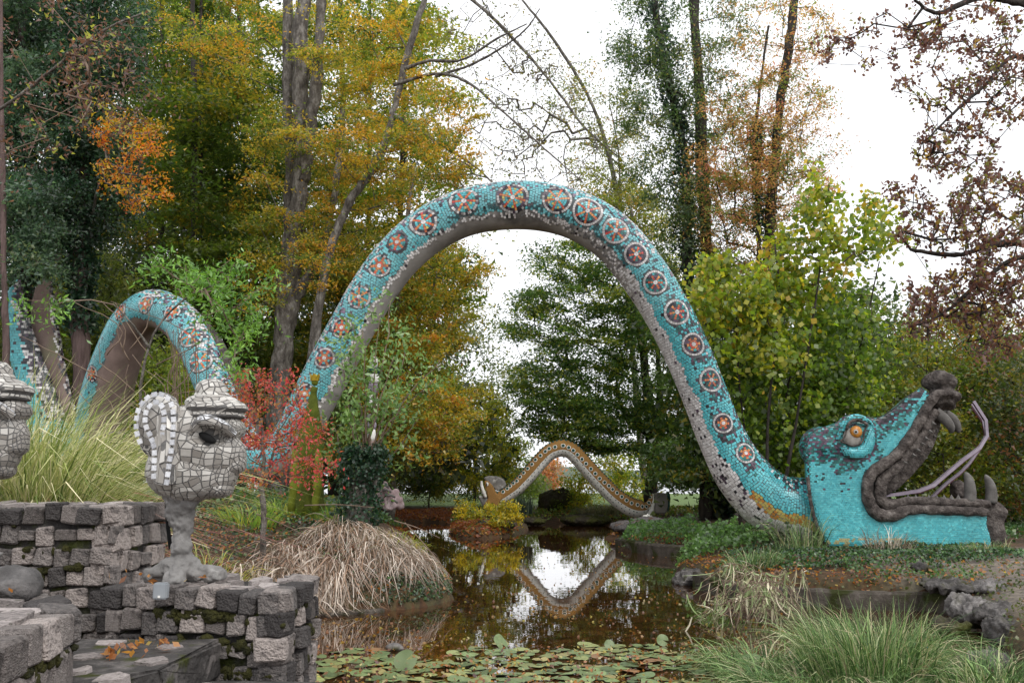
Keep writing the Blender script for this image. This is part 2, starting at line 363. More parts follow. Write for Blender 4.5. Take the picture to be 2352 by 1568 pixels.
def gax(lo, hi, step, far_lo, far_hi, g=1.25):
    a = list(np.arange(lo, hi + 1e-6, step)); s = step
    while a[-1] < far_hi: s *= g; a.append(a[-1] + s)
    s = step
    while a[0] > far_lo: s *= g; a.insert(0, a[0] - s)
    return np.array(a)
gx = gax(-9, 9, 0.11, -1500, 1500, 1.13); gy = gax(3, 24, 0.12, -60, 2500, 1.07)
XX, YY = np.meshgrid(gx, gy); ZZ = hgt(XX, YY)
V = np.stack([XX, YY, ZZ], -1).reshape(-1, 3); nx = len(gx)
ii, jj = np.meshgrid(np.arange(len(gy) - 1), np.arange(nx - 1), indexing='ij'); b0 = (ii * nx + jj).ravel()
Fq = np.stack([b0, b0 + 1, b0 + nx + 1, b0 + nx], -1)
cx = XX[:-1, :-1].ravel(); cy = YY[:-1, :-1].ravel(); dcen = sdist(cx, cy)
soil = np.array([0.05, 0.034, 0.02]); litter = np.array([0.13, 0.06, 0.03]); grass = np.array([0.09, 0.15, 0.03]); gravel = np.array([0.19, 0.165, 0.15]); redl = np.array([0.20, 0.07, 0.035]); moss = np.array([0.05, 0.06, 0.015])
n1 = 0.5 + 0.5 * wob(cx, cy, 2.3) + 0.3 * wob(cx, cy, 7.0)
c = soil + (litter - soil) * np.clip(n1, 0, 1)[:, None] * 0.7
g = sst(41, 46, cy)[:, None]; c = c * (1 - g) + grass * g
pth = (sst(5.4, 6.2, cx - 0.0 * cy) * sst(9, 10.5, cy) * sst(17.3, 15.8, cy))[:, None] * 0.9; c = c * (1 - pth) + gravel * pth
rd = (sst(-1.0, -2.5, cx) * sst(26, 30, cy) * sst(44, 40, cy))[:, None]; c = c * (1 - rd) + redl * rd
rim_ = (np.exp(-np.abs(dcen) / 0.25))[:, None] * 0.7; c = c * (1 - rim_) + (moss * 0.6 + soil * 0.4) * rim_
bed = (dcen < 0)[:, None]; c = np.where(bed, np.array([0.06, 0.03, 0.013]) * (0.7 + 0.6 * np.clip(n1, 0, 1))[:, None], c)
m, t, b = _new('ground'); a = N(t, 'ShaderNodeAttribute'); a.attribute_name = 'Col'
tc = N(t, 'ShaderNodeTexCoord'); nn = N(t, 'ShaderNodeTexNoise'); nn.inputs['Scale'].default_value = 9; nn.inputs['Detail'].default_value = 8; t.links.new(tc.outputs['Object'], nn.inputs[0])
fr = ramp(t, [(0.3, (0.45, 0.45, 0.45)), (0.7, (1.4, 1.35, 1.2))], nn.outputs['Fac'])
mm = N(t, 'ShaderNodeMixRGB', blend_type='MULTIPLY'); mm.inputs[0].default_value = 1; t.links.new(a.outputs['Color'], mm.inputs[1]); t.links.new(fr, mm.inputs[2]); t.links.new(mm.outputs[0], b.inputs['Base Color'])
bp = N(t, 'ShaderNodeBump'); bp.inputs['Strength'].default_value = 0.6; bp.inputs['Distance'].default_value = 0.05; t.links.new(nn.outputs['Fac'], bp.inputs['Height']); t.links.new(bp.outputs[0], b.inputs['Normal']); b.inputs['Roughness'].default_value = 0.95
M_ground = m
mk('ground', V, Fq, M_ground, col=c, smooth=True, kind='structure')
# pond water
m, t, b = _new('pond_water'); b.inputs['Roughness'].default_value = 0.015; b.inputs['IOR'].default_value = 1.33
b.inputs['Base Color'].default_value = (0.55, 0.33, 0.16, 1); b.inputs['Transmission Weight'].default_value = 0.0
tc = N(t, 'ShaderNodeTexCoord'); n1_ = N(t, 'ShaderNodeTexNoise'); n1_.inputs['Scale'].default_value = 1.1; n1_.inputs['Detail'].default_value = 4; t.links.new(tc.outputs['Object'], n1_.inputs[0])
n2_ = N(t, 'ShaderNodeTexNoise'); n2_.inputs['Scale'].default_value = 3.0; n2_.inputs['Detail'].default_value = 9; n2_.inputs['Roughness'].default_value = 0.75; t.links.new(tc.outputs['Object'], n2_.inputs[0])
t.links.new(ramp(t, [(0.35, (0.012, 0.007, 0.003)), (0.52, (0.05, 0.02, 0.007)), (0.68, (0.13, 0.05, 0.016))], n2_.outputs['Fac']), b.inputs['Base Color'])
bp = N(t, 'ShaderNodeBump'); bp.inputs['Strength'].default_value = 0.05; bp.inputs['Distance'].default_value = 0.05; t.links.new(n1_.outputs['Fac'], bp.inputs['Height']); t.links.new(bp.outputs[0], b.inputs['Normal'])
b.inputs['Specular IOR Level'].default_value = 0.5; b.inputs['Coat Weight'].default_value = 0.7; b.inputs['Coat Roughness'].default_value = 0.01
t.links.new(bp.outputs[0], b.inputs['Coat Normal'])
M_water = m
pv = [(-7, 0.8), (8.5, 0.8), (8.5, 45), (-9, 45)]
mk('pond_water', [(x, y, 0) for x, y in pv], [[0, 1, 2, 3]], M_water, kind='structure')
m, t, b = _new('lake_water'); b.inputs['Base Color'].default_value = (0.03, 0.05, 0.06, 1); b.inputs['Roughness'].default_value = 0.12
mk('lake', [(-1500, 105, -6.2), (1500, 105, -6.2), (1500, 2400, -6.2), (-1500, 2400, -6.2)], [[0, 1, 2, 3]], m, kind='structure')
# hills over the lake
hx = np.linspace(-900, 900, 61); V = []; Fs = []
for k_, x in enumerate(hx):
    h = 16 + 14 * math.sin(x * 0.006 + 1) + 6 * math.sin(x * 0.021)
    V += [(x, 1500, -8), (x, 1600, h * 0.3), (x, 1900, h * 0.5 + 2), (x, 2300, -8)]
for i in range(60):
    for j in range(3): q = i * 4 + j; Fs.append([q, q + 4, q + 5, q + 1])
m = noise_mat('wooded_hill', [(0.3, (0.05, 0.075, 0.05)), (0.7, (0.10, 0.13, 0.09))], scale=0.02, bump=0)
mk('hills', V, Fs, m, kind='structure', smooth=True)
def on(x, y, dz=0.0): return np.stack([np.asarray(x, float), np.asarray(y, float), hgt(x, y) + dz], -1)

# ================================================================== trees
M_trunkmats = {'grey': M_bark, 'dark': M_barkdark, 'pink': M_barkpink}
def edges_mesh(p0, p1, r0, r1, k=4):
    d = p1 - p0; L = np.linalg.norm(d, axis=1)[:, None] + 1e-9; T = d / L
    ref = np.where(np.abs(T[:, 2:3]) > 0.8, np.array([[1.0, 0, 0]]), np.array([[0, 0, 1.0]]))
    A = np.cross(T, ref); A /= np.linalg.norm(A, axis=1)[:, None]; B = np.cross(T, A)
    a = np.linspace(0, 2 * math.pi, k, endpoint=False)
    ring = np.cos(a)[None, :, None] * A[:, None] + np.sin(a)[None, :, None] * B[:, None]
    V = np.concatenate([p0[:, None] + ring * r0[:, None, None], p1[:, None] + ring * r1[:, None, None]], 1).reshape(-1, 3)
    n = len(p0); i = np.arange(n)[:, None] * 2 * k; j = np.arange(k)[None]; jn = (j + 1) % k
    return V, np.stack([i + j, i + jn, i + k + jn, i + k + j], -1).reshape(-1, 4).astype(np.int32)
def grow(trunks, seeds, step=0.7, upbias=0.8, sag=0.06):
    pos = []; par = []; fixed = []
    for pts, r0, r1 in trunks:
        for i, p in enumerate(pts): pos.append(np.array(p, float)); par.append(len(pos) - 2 if i else -1); fixed.append(True)
    pos = list(pos); tp = np.array(pos)
    if len(seeds):
        dmin = np.min(np.linalg.norm(seeds[:, None] - tp[None], axis=2), axis=1); order = np.argsort(dmin)
    else: order = []
    cap = len(pos) + len(seeds) * 40; arr = np.zeros((cap, 3)); arr[:len(pos)] = tp; n = len(pos)
    tips = []
    for s in order:
        q = seeds[s]; a = arr[:n]; dv = q - a; d = np.linalg.norm(dv, axis=1)
        cost = d + upbias * np.maximum(0, a[:, 2] - q[2] + 0.35 * np.hypot(dv[:, 0], dv[:, 1]))
        j = int(np.argmin(cost)); L = d[j]; m_ = int(max(1, min(30, L / step)))
        st = arr[j].copy(); prev = j; off = RNG.normal(0, sag * L, 3); off[2] = abs(off[2]) * 0.8
        for i in range(1, m_ + 1):
            f = i / m_; arr[n] = st + (q - st) * f + off * math.sin(math.pi * f) + (RNG.normal(0, 0.05 * step, 3) if i < m_ else 0)
            par.append(prev); fixed.append(False); prev = n; n += 1
        tips.append(prev)
    return arr[:n], np.array(par), np.array(fixed), np.array(tips, int)
LEAFCOUNT = [0]
def tree(name, label, cat, trunks, seeds, nleaf, spread, lsize, pal, flat=0.3, tri=True, bark='grey', group=None, tip_r=0.008, ivy=None, up=0.5,
         step=0.7, leaf=None, upbias=0.8, aspect=0.62, mix=0.6, ksides=9, droop=0.15, twig=None, bexp=0.45):
    """trunks: [(points, r0, r1)]; seeds (n,3) where sprays of leaves hang"""
    trunks = [(catmull(np.array(p, float), max(6, len(p) * 7)), a, b) for p, a, b in trunks]
    root = thing(name, label, cat, trunks[0][0][0], group)
    pos, par, fixed, tips = grow(trunks, seeds, step, upbias)
    cnt = np.zeros(len(pos)); cnt[tips] += 1
    for i in range(len(pos) - 1, -1, -1):
        if par[i] >= 0: cnt[par[i]] += cnt[i]
    idx = np.where((par >= 0) & (~fixed))[0]
    for pts, r0, r1 in trunks:
        n = len(pts); rr = r0 + (r1 - r0) * np.linspace(0, 1, n) ** 0.8
        pj = pts + np.c_[RNG.normal(0, r0 * 0.08, (n, 2)), np.zeros(n)]
        if pts is trunks[0][0]: rr[0] *= 1.35
        v, f = tube(pj, rr * (1 + 0.10 * np.sin(np.linspace(0, 17, n) + r0 * 30)), ksides + 2, jit=0.10); mk('trunk', v, f, M_trunkmats[bark], root, smooth=True)
    if len(idx):
        r = tip_r * np.maximum(cnt, 1) ** bexp
        v, f = edges_mesh(pos[par[idx]], pos[idx], np.minimum(r[idx] * 1.08, 0.2), r[idx] * 0.97)
        mk('limbs', v, f, twig or M_trunkmats[bark], root, smooth=True, kind='stuff')
    if len(seeds) and nleaf:
        tp = pos[tips]; pp = pos[par[tips]]; d = tp - pp; d[:, 2] *= 0.4; d /= np.linalg.norm(d, axis=1)[:, None] + 1e-6
        nc = len(tp); sp = spread * RNG.uniform(0.6, 1.25, nc)
        per = np.maximum(3, (nleaf * RNG.uniform(0.5, 1.5, nc))).astype(int); ci = np.repeat(np.arange(nc), per); n = len(ci)
        side = np.stack([-d[:, 1], d[:, 0], np.zeros(nc)], 1); side /= np.linalg.norm(side, axis=1)[:, None] + 1e-6
        al = RNG.normal(0, 0.55, n); la = RNG.normal(0, 0.5, n); ve = RNG.normal(0, flat, n)
        # sub-sprays: pull leaves towards a few twigs of each spray
        tw = RNG.integers(0, 7, n); ang = (tw - 3) * 0.42 + RNG.normal(0, 0.06, n); rad = RNG.uniform(0, 1.3, n)
        use = RNG.random(n) < 0.55
        al = np.where(use, rad * np.cos(ang) - 0.45, al); la = np.where(use, rad * np.sin(ang) * 0.9, la)
        cen = tp[ci] + sp[ci, None] * (al[:, None] * d[ci] + la[:, None] * side[ci]); cen[:, 2] += sp[ci] * (ve - droop * (al ** 2 + la ** 2))
        main = pick(pal, nc)[ci]; own = pick(pal, n); k = (RNG.random(n) < mix)[:, None]
        colr = np.where(k, main, own) * RNG.uniform(0.7, 1.3, (n, 1)) * RNG.uniform(0.85, 1.15, nc)[ci, None]
        v, f = leaf_vf(cen, lsize, up, tri, aspect); LEAFCOUNT[0] += n
        mk('crown', v, f, leaf or M_leaf, root, col=colr)
    if ivy:
        nI, rI, palI, lo, hi, sI = ivy; cs = []
        for pts, r0, r1 in trunks:
            t_ = lo + (hi - lo) * RNG.random(nI) ** 0.9; i = t_ * (len(pts) - 1); i0 = np.minimum(i.astype(int), len(pts) - 2); f = (i - i0)[:, None]
            base = pts[i0] * (1 - f) + pts[i0 + 1] * f
            lump = (0.7 + 0.5 * np.sin(t_ * 23 + r0 * 50) * np.sin(t_ * 41 + 2)) * rI
            a = RNG.uniform(0, 2 * math.pi, nI); rr = r0 * 0.9 + np.abs(RNG.normal(0, 1, nI)) ** 0.8 * lump
            cs.append(base + np.stack([np.cos(a) * rr, np.sin(a) * rr, RNG.normal(0, 0.1, nI)], 1))
        cs = np.concatenate(cs); v, f = leaf_vf(cs, sI, 0.1, tri, 0.9); LEAFCOUNT[0] += len(cs)
        mk('ivy', v, f, M_leafgloss, root, col=pick(palI, len(cs)) * RNG.uniform(0.6, 1.4, (len(cs), 1)))
    return root
def vol(*vs):
    """seed volumes: (u, v, ru, rv, Ynear, Yfar, count) -> points"""
    out = []
    for u, v, ru, rv, y0, y1, n in vs:
        a = RNG.uniform(0, 2 * math.pi, n); r = np.sqrt(RNG.random(n)); out.append(P(u + ru * r * np.cos(a), v + rv * r * np.sin(a), RNG.uniform(y0, y1, n)))
    return np.concatenate(out)
def trk(pts, Y0, r0, r1, Y1=None):
    """trunk through sketch points, rooted in the ground"""
    Y1 = Y1 or Y0; n = len(pts); q = np.array([P(u, v, Y0 + (Y1 - Y0) * i / max(1, n - 1)) for i, (u, v) in enumerate(pts)])
    g = hgt(np.array([q[0, 0]]), np.array([q[0, 1]]))[0] - 0.2
    if q[0, 2] > g + 0.4: q = np.concatenate([[[q[0, 0] - (q[1, 0] - q[0, 0]) * 0.1, q[0, 1], g]], q])
    return (q, r0, r1)
IVY = [(0.012, 0.035, 0.018, 4), (0.02, 0.06, 0.03, 4), (0.045, 0.095, 0.05, 2), (0.03, 0.05, 0.01, 1)]
OLIVE = [(0.055, 0.095, 0.014, 6), (0.095, 0.13, 0.018, 4), (0.22, 0.19, 0.02, 2), (0.36, 0.23, 0.025, 1)]
YEL = [(0.44, 0.32, 0.035, 4), (0.24, 0.25, 0.035, 5), (0.12, 0.17, 0.025, 6), (0.50, 0.25, 0.03, 2)]
ORNG = [(0.46, 0.25, 0.025, 4), (0.42, 0.17, 0.02, 1.5), (0.46, 0.34, 0.035, 4), (0.22, 0.24, 0.035, 5)]
YGRN = [(0.26, 0.30, 0.02, 5), (0.44, 0.38, 0.03, 4), (0.12, 0.19, 0.015, 3), (0.5, 0.33, 0.03, 1)]
DGRN = [(0.065, 0.13, 0.03, 6), (0.11, 0.18, 0.035, 4), (0.30, 0.31, 0.05, 3), (0.045, 0.08, 0.03, 2)]
SPRUCE = [(0.06, 0.12, 0.075, 5), (0.10, 0.165, 0.10, 3), (0.11, 0.14, 0.06, 1), (0.025, 0.05, 0.03, 3)]
RUST = [(0.40, 0.20, 0.09, 4), (0.46, 0.27, 0.10, 4), (0.16, 0.20, 0.05, 4), (0.48, 0.18, 0.12, 1)]
PURP = [(0.11, 0.042, 0.038, 6), (0.17, 0.07, 0.05, 3), (0.17, 0.16, 0.035, 2), (0.36, 0.22, 0.04, 0.7)]
FRESH = [(0.12, 0.26, 0.035, 5), (0.19, 0.36, 0.05, 3), (0.08, 0.17, 0.035, 2)]
PINK = [(0.5, 0.06, 0.07, 4), (0.42, 0.09, 0.05, 3), (0.35, 0.16, 0.05, 2), (0.18, 0.17, 0.04, 2)]
GROUNDC = [(0.04, 0.10, 0.025, 5), (0.07, 0.15, 0.035, 3), (0.11, 0.17, 0.05, 1)]
# ================================================================== the big turquoise serpent
TURQ = np.array([(0.10, 0.46, 0.50), (0.075, 0.40, 0.45), (0.125, 0.51, 0.545), (0.085, 0.43, 0.48)])
WHT = np.array([(0.62, 0.59, 0.58), (0.52, 0.49, 0.48), (0.70, 0.68, 0.67)])
DRK = np.array([(0.045, 0.04, 0.05), (0.02, 0.018, 0.025), (0.10, 0.065, 0.10)])
GRNP = np.array([(0.02, 0.13, 0.12), (0.03, 0.18, 0.16), (0.10, 0.055, 0.09), (0.015, 0.08, 0.08), (0.05, 0.33, 0.34)])
def rnd(pal, n, v=0.12): return pal[RNG.integers(0, len(pal), n)] * RNG.normal(1, v, (n, 1)).clip(0.5, 1.5)
def vnoise(x, y, s):
    return 0.5 + 0.25 * np.sin(x * s + 2 * np.sin(y * s * .9)) + 0.25 * np.sin(y * s * 1.7 + 2.3 * np.sin(x * s * .63 + 1))
def frusta(top, bot, col, name, mat, parent, **kw):
    """little raised tiles: top and bottom quads (n,4,3)"""
    n = len(top); V = np.concatenate([top, bot], 1).reshape(-1, 3); b = (np.arange(n) * 8)[:, None]
    q = np.array([[0, 1, 2, 3], [1, 0, 4, 5], [2, 1, 5, 6], [3, 2, 6, 7], [0, 3, 7, 4]])
    Fq = (b[:, None] + q[None]).reshape(-1, 4).astype(np.int32)
    return mk(name, V, Fq, mat, parent, col=np.repeat(col, 5, 0), **kw)
class Tube:
    """a swept body: control points (u, v, width, Y); side axis S faces the pond"""
    def __init__(self, ctrl, n=420):
        c = np.array(ctrl, float); C = P(c[:, 0], c[:, 1], c[:, 3]); r = c[:, 2] / 2 * mpp(c[:, 1], c[:, 3])
        X = catmull(np.c_[C, r], n); self.C = X[:, :3]; self.r = X[:, 3]
        d = np.linalg.norm(np.diff(self.C, axis=0), axis=1); self.s = np.concatenate([[0], np.cumsum(d)]); self.L = self.s[-1]
        T = np.gradient(self.C, axis=0); T /= np.linalg.norm(T, axis=1)[:, None]
        h = self.C[-1] - self.C[0]; w_ = 60
        H = []
        for i in range(n):
            a, b = max(0, i - w_), min(n - 1, i + w_); e = self.C[b] - self.C[a]; e[2] = 0; H.append(e / np.linalg.norm(e))
        H = np.array(H); S = np.stack([H[:, 1], -H[:, 0], np.zeros(n)], 1)
        S = S - (S * T).sum(1)[:, None] * T; S /= np.linalg.norm(S, axis=1)[:, None]
        self.T, self.S, self.N = T, S, np.cross(S, T)
    def at(self, s, a, h=0.0):
        s = np.asarray(s, float); f = [np.interp(s, self.s, self.C[:, k]) for k in range(3)]; r = np.interp(s, self.s, self.r) + h
        S = np.stack([np.interp(s, self.s, self.S[:, k]) for k in range(3)], -1); Nn = np.stack([np.interp(s, self.s, self.N[:, k]) for k in range(3)], -1)
        return np.stack(f, -1) + r[..., None] * (np.cos(a)[..., None] * S + np.sin(a)[..., None] * Nn)
    def hit(self, u, v):
        """where the line of sight through (u,v) meets the body: (s, angle)"""
        if not hasattr(self, 'bvh'):
            ss = np.linspace(0, self.L, 300); aa = np.linspace(-math.pi, math.pi, 49); A, B = np.meshgrid(ss, aa, indexing='ij'); V = self.at(A, B)
            vv = [Vector(x) for x in V.reshape(-1, 3).tolist()]; fs = [(i * 49 + j, i * 49 + j + 1, (i + 1) * 49 + j + 1, (i + 1) * 49 + j) for i in range(299) for j in range(48)]
            self.bvh = BVHTree.FromPolygons(vv, fs); self.A, self.B = ss, aa
        d = P(u, v, 10.0) - np.array([0, 0, CAMZ]); loc, nor, idx, dist = self.bvh.ray_cast(Vector((0, 0, CAMZ)), Vector(d.tolist()).normalized())
        if loc is None: return None
        i, j = divmod(idx, 48); best = None
        for ds in np.linspace(0, 1, 9):
            for da in np.linspace(0, 1, 9):
                s_ = self.A[i] + ds * (self.A[min(i + 1, 299)] - self.A[i]); a_ = self.B[j] + da * (self.B[j + 1] - self.B[j])
                e = np.linalg.norm(self.at(np.array(s_), np.array(a_)) - np.array(loc))
                if best is None or e < best[0]: best = (e, s_, a_)
        return best[1], best[2]
base = P(1870, 1245, 18.0)
serpent = thing('sea_serpent', 'giant turquoise mosaic sea serpent arching over the pond with gaping jaws', 'sculpture', (base[0], 18.0, 0.6))
ctrl = [(185, 1010, 84, 22.5), (205, 1050, 96, 22.3), (228, 990, 108, 22.0), (246, 905, 110, 21.6), (272, 820, 104, 21.2), (305, 745, 96, 20.8), (352, 710, 90, 20.3), (410, 735, 88, 19.8),
        (455, 800, 88, 19.3), (490, 880, 86, 18.9), (530, 970, 86, 18.5), (570, 1035, 88, 18.2), (625, 1058, 90, 18), (678, 1000, 96, 18), (722, 915, 102, 18), (770, 822, 104, 18), (818, 735, 104, 18), (862, 660, 105, 18),
        (917, 588, 106, 18), (990, 526, 108, 18), (1085, 484, 109, 18), (1205, 472, 111, 18), (1312, 491, 112, 18), (1400, 540, 113, 18), (1466, 613, 111, 18), (1526, 705, 107, 18),
        (1577, 806, 105, 18), (1618, 905, 103, 18), (1657, 1003, 107, 18), (1708, 1092, 124, 18), (1778, 1156, 138, 18), (1860, 1172, 146, 18), (1940, 1180, 150, 18)]
body = Tube(ctrl, 620)
ss = np.linspace(0, body.L, 420); aa = np.linspace(-math.pi, math.pi, 41)[:-1]; A_, B_ = np.meshgrid(ss, aa, indexing='ij'); V = body.at(A_, B_, -0.004)
ns, na = A_.shape; i = np.arange(ns - 1)[:, None] * na; j = np.arange(na)[None]; jn = (j + 1) % na
Fq = np.stack([i + j, i + jn, i + na + jn, i + na + j], -1).reshape(-1, 4)
# split the shell into the mosaic side and the bare belly
S_HUMP = np.interp(13, np.linspace(0, len(ctrl) - 1, 620), body.s)      # s where the small hump ends and the great arch begins
S_at = lambda k: float(np.interp(k, np.linspace(0, len(ctrl) - 1, 620), body.s))
s_top = S_at(21); s_leg = S_at(25); s_bot = S_at(30)
def belly_edge(s):
    b = np.interp(s, [0, S_at(3), S_at(9), S_HUMP, S_at(17), s_top, s_leg, S_at(28), S_at(29), S_at(30), S_at(32)],
                  [-0.6, -0.55, -0.5, -0.5, -0.55, -0.52, -0.72, -0.62, -0.38, -0.30, -0.75])
    return b + 0.07 * np.sin(s * 3.1) * np.sin(s * 1.3 + 1) + 0.05 * np.sin(s * 8.7)
fs_s = np.repeat((ss[:-1] + ss[1:]) / 2, na); fs_a = np.tile(aa + math.pi / 40, ns - 1)
isb = (fs_a < belly_edge(fs_s) - 0.02) & (fs_a > -math.pi + 0.35)
hump = fs_s < S_HUMP - 0.8
def sub(V, Fq, mask):
    f = Fq[mask]; u_, inv = np.unique(f, return_inverse=True); return V.reshape(-1, 3)[u_], inv.reshape(f.shape)
v, f = sub(V, Fq, ~isb); mk('body', v, f, M_grout, serpent, smooth=True)
v, f = sub(V, Fq, isb & ~hump); mk('belly', v, f, M_concrete, serpent, smooth=True)
v, f = sub(V, Fq, isb & hump); mk('belly', v, f, M_concpink, serpent, smooth=True)
# medallions, each found where the photograph shows it on the body
MED = [(1713, 1040, 25, 0), (1661, 971, 24, 0), (1634, 872, 29, 0), (1593, 790, 28, 1), (1555, 716, 31, 1), (1505, 648, 29, 1), (1461, 583, 29, 1), (1414, 530, 32, 2), (1350, 485, 36, 2), (1280, 458, 35, 3),
       (1178, 453, 38, 3), (1065, 462, 34, 3), (972, 510, 33, 3), (912, 556, 25, 4), (871, 610, 27, 3), (825, 682, 28, 3), (785, 752, 25, 3), (745, 822, 25, 3), (700, 905, 25, 3), (582, 1012, 24, 3),
       (335, 698, 22, 3), (276, 716, 20, 3), (437, 772, 27, 3), (460, 830, 27, 3), (210, 858, 20, 3), (395, 718, 20, 3)]
meds = []
for u, v_, rp, kind in MED:
    h = body.hit(u, v_)
    if h is None: continue
    s_, a_ = h; r_ = rp * float(mpp(v_, 18.0 if s_ > S_HUMP else 20.5)) * 0.95
    meds.append((s_, a_, r_, kind))
# field tiles on the body
CELL = 0.056
rows = np.arange(0.05, body.L - 0.3, CELL); tops = []; bots = []; cols = []
S0, A0, R0 = [], [], []
for q, s0 in enumerate(rows):
    r0 = float(np.interp(s0, body.s, body.r)); n = int(2 * math.pi * r0 / CELL); a = -math.pi + (np.arange(n) + 0.5 * (q % 2) + RNG.uniform(-.12, .12, n)) * (2 * math.pi / n)
    a = (a + math.pi) % (2 * math.pi) - math.pi
    S0.append(np.full(n, s0) + RNG.normal(0, 0.003, n) + 0.012 * np.sin(a * 5 + s0)); A0.append(a); R0.append(np.full(n, r0))
S0 = np.concatenate(S0); A0 = np.concatenate(A0); R0 = np.concatenate(R0)
keep = np.ones(len(S0), bool)
for s_, a_, r_, kd in meds:
    d = np.hypot(S0 - s_, (A0 - a_) * R0); keep &= d > r_ + 0.02
be = belly_edge(S0)
inbelly = (A0 < be) & (A0 > -math.pi + 0.3)
white_ok = sst(s_top + 2.0, s_top + 4.0, S0) + 0.0            # belly tiling survives only on the right leg
edge_ok = (be - A0) < 0.22 + 0.3 * sst(s_top - 1, s_top + 2, S0)
bare = inbelly & (RNG.random(len(S0)) > np.maximum(white_ok * 0.985, edge_ok * 0.75 * (S0 > S_HUMP)))
bare |= inbelly & (A0 < -2.2)
keep &= ~bare; keep &= (np.cos(A0) > -0.75)
S0, A0, R0, be, inbelly = [x[keep] for x in (S0, A0, R0, be, inbelly)]; n = len(S0)
col = rnd(TURQ, n, 0.08)
# dark patches along the back and beside the medallions
pat = vnoise(S0, A0 * R0, 3.2); dorsal = sst(0.55, 1.05, A0 + 0.55 * (pat - 0.5)); lower = sst(s_leg - 2, s_leg + 1, S0)
nearm = np.zeros(n)
for s_, a_, r_, kd in meds: nearm = np.maximum(nearm, np.exp(-((np.hypot(S0 - s_ - 0.1, (A0 - a_) * R0) - r_) / 0.12).clip(0) ** 2) * (A0 > a_ - 0.4))
pd = np.maximum(dorsal * (0.30 + 0.5 * lower), nearm * (0.05 + 0.7 * lower))
k = RNG.random(n) < pd; col[k] = np.where(RNG.random((k.sum(), 1)) < 0.5, rnd(GRNP, k.sum()), rnd(DRK, k.sum()))
k = (RNG.random(n) < dorsal * 0.42 * (1 - 0.8 * lower)); col[k] = rnd(WHT, k.sum())
k = RNG.random(n) < 0.015; col[k] = rnd(DRK, k.sum())
pl = (S0 < s_leg) & ~inbelly & (RNG.random(n) < 0.9); col[pl] = col[pl] * 0.80 + 0.075; pl = (S0 < s_leg) & ~inbelly & (A0 > 0.1) & (RNG.random(n) < 0.16 * sst(0.1, 0.7, A0)); col[pl] = rnd(DRK, pl.sum()) * 2
col[inbelly] = rnd(WHT, inbelly.sum(), 0.06) * 1.15
fl = inbelly & (RNG.random(n) < 0.03 + 0.10 * sst(S_at(27.5), S_at(29), S0)); col[fl] = rnd(DRK, fl.sum())
ye = (np.abs(A0 - be) < 0.16) & (S0 > S_at(29.3)); col[ye] = np.where(RNG.random((ye.sum(), 1)) < 0.7, np.array([[0.5, 0.4, 0.12]]), np.array([[0.5, 0.22, 0.05]]))
# mould on the arch underside
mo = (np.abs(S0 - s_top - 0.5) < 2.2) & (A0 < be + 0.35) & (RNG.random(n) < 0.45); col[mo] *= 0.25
hs_, ha_ = CELL * 0.445 * RNG.uniform(0.9, 1.05, n), CELL * 0.445 * RNG.uniform(0.9, 1.05, n) / R0
rot = RNG.normal(0, 0.07, n)
def quad(S, A, R_, hs, ha, hgt_, rot):
    o = []
    for a, b in ((-1, -1), (1, -1), (1, 1), (-1, 1)):
        ds = a * hs; da = b * ha * R_; o.append(body.at(S + ds * np.cos(rot) - da * np.sin(rot), A + (ds * np.sin(rot) + da * np.cos(rot)) / R_, hgt_))
    return np.stack(o, 1)
frusta(quad(S0, A0, R0, hs_ * .97, ha_ * .97, 0.007, rot), quad(S0, A0, R0, hs_, ha_, -0.006, rot), col, 'mosaic_tiles', M_tile, serpent, kind='stuff')
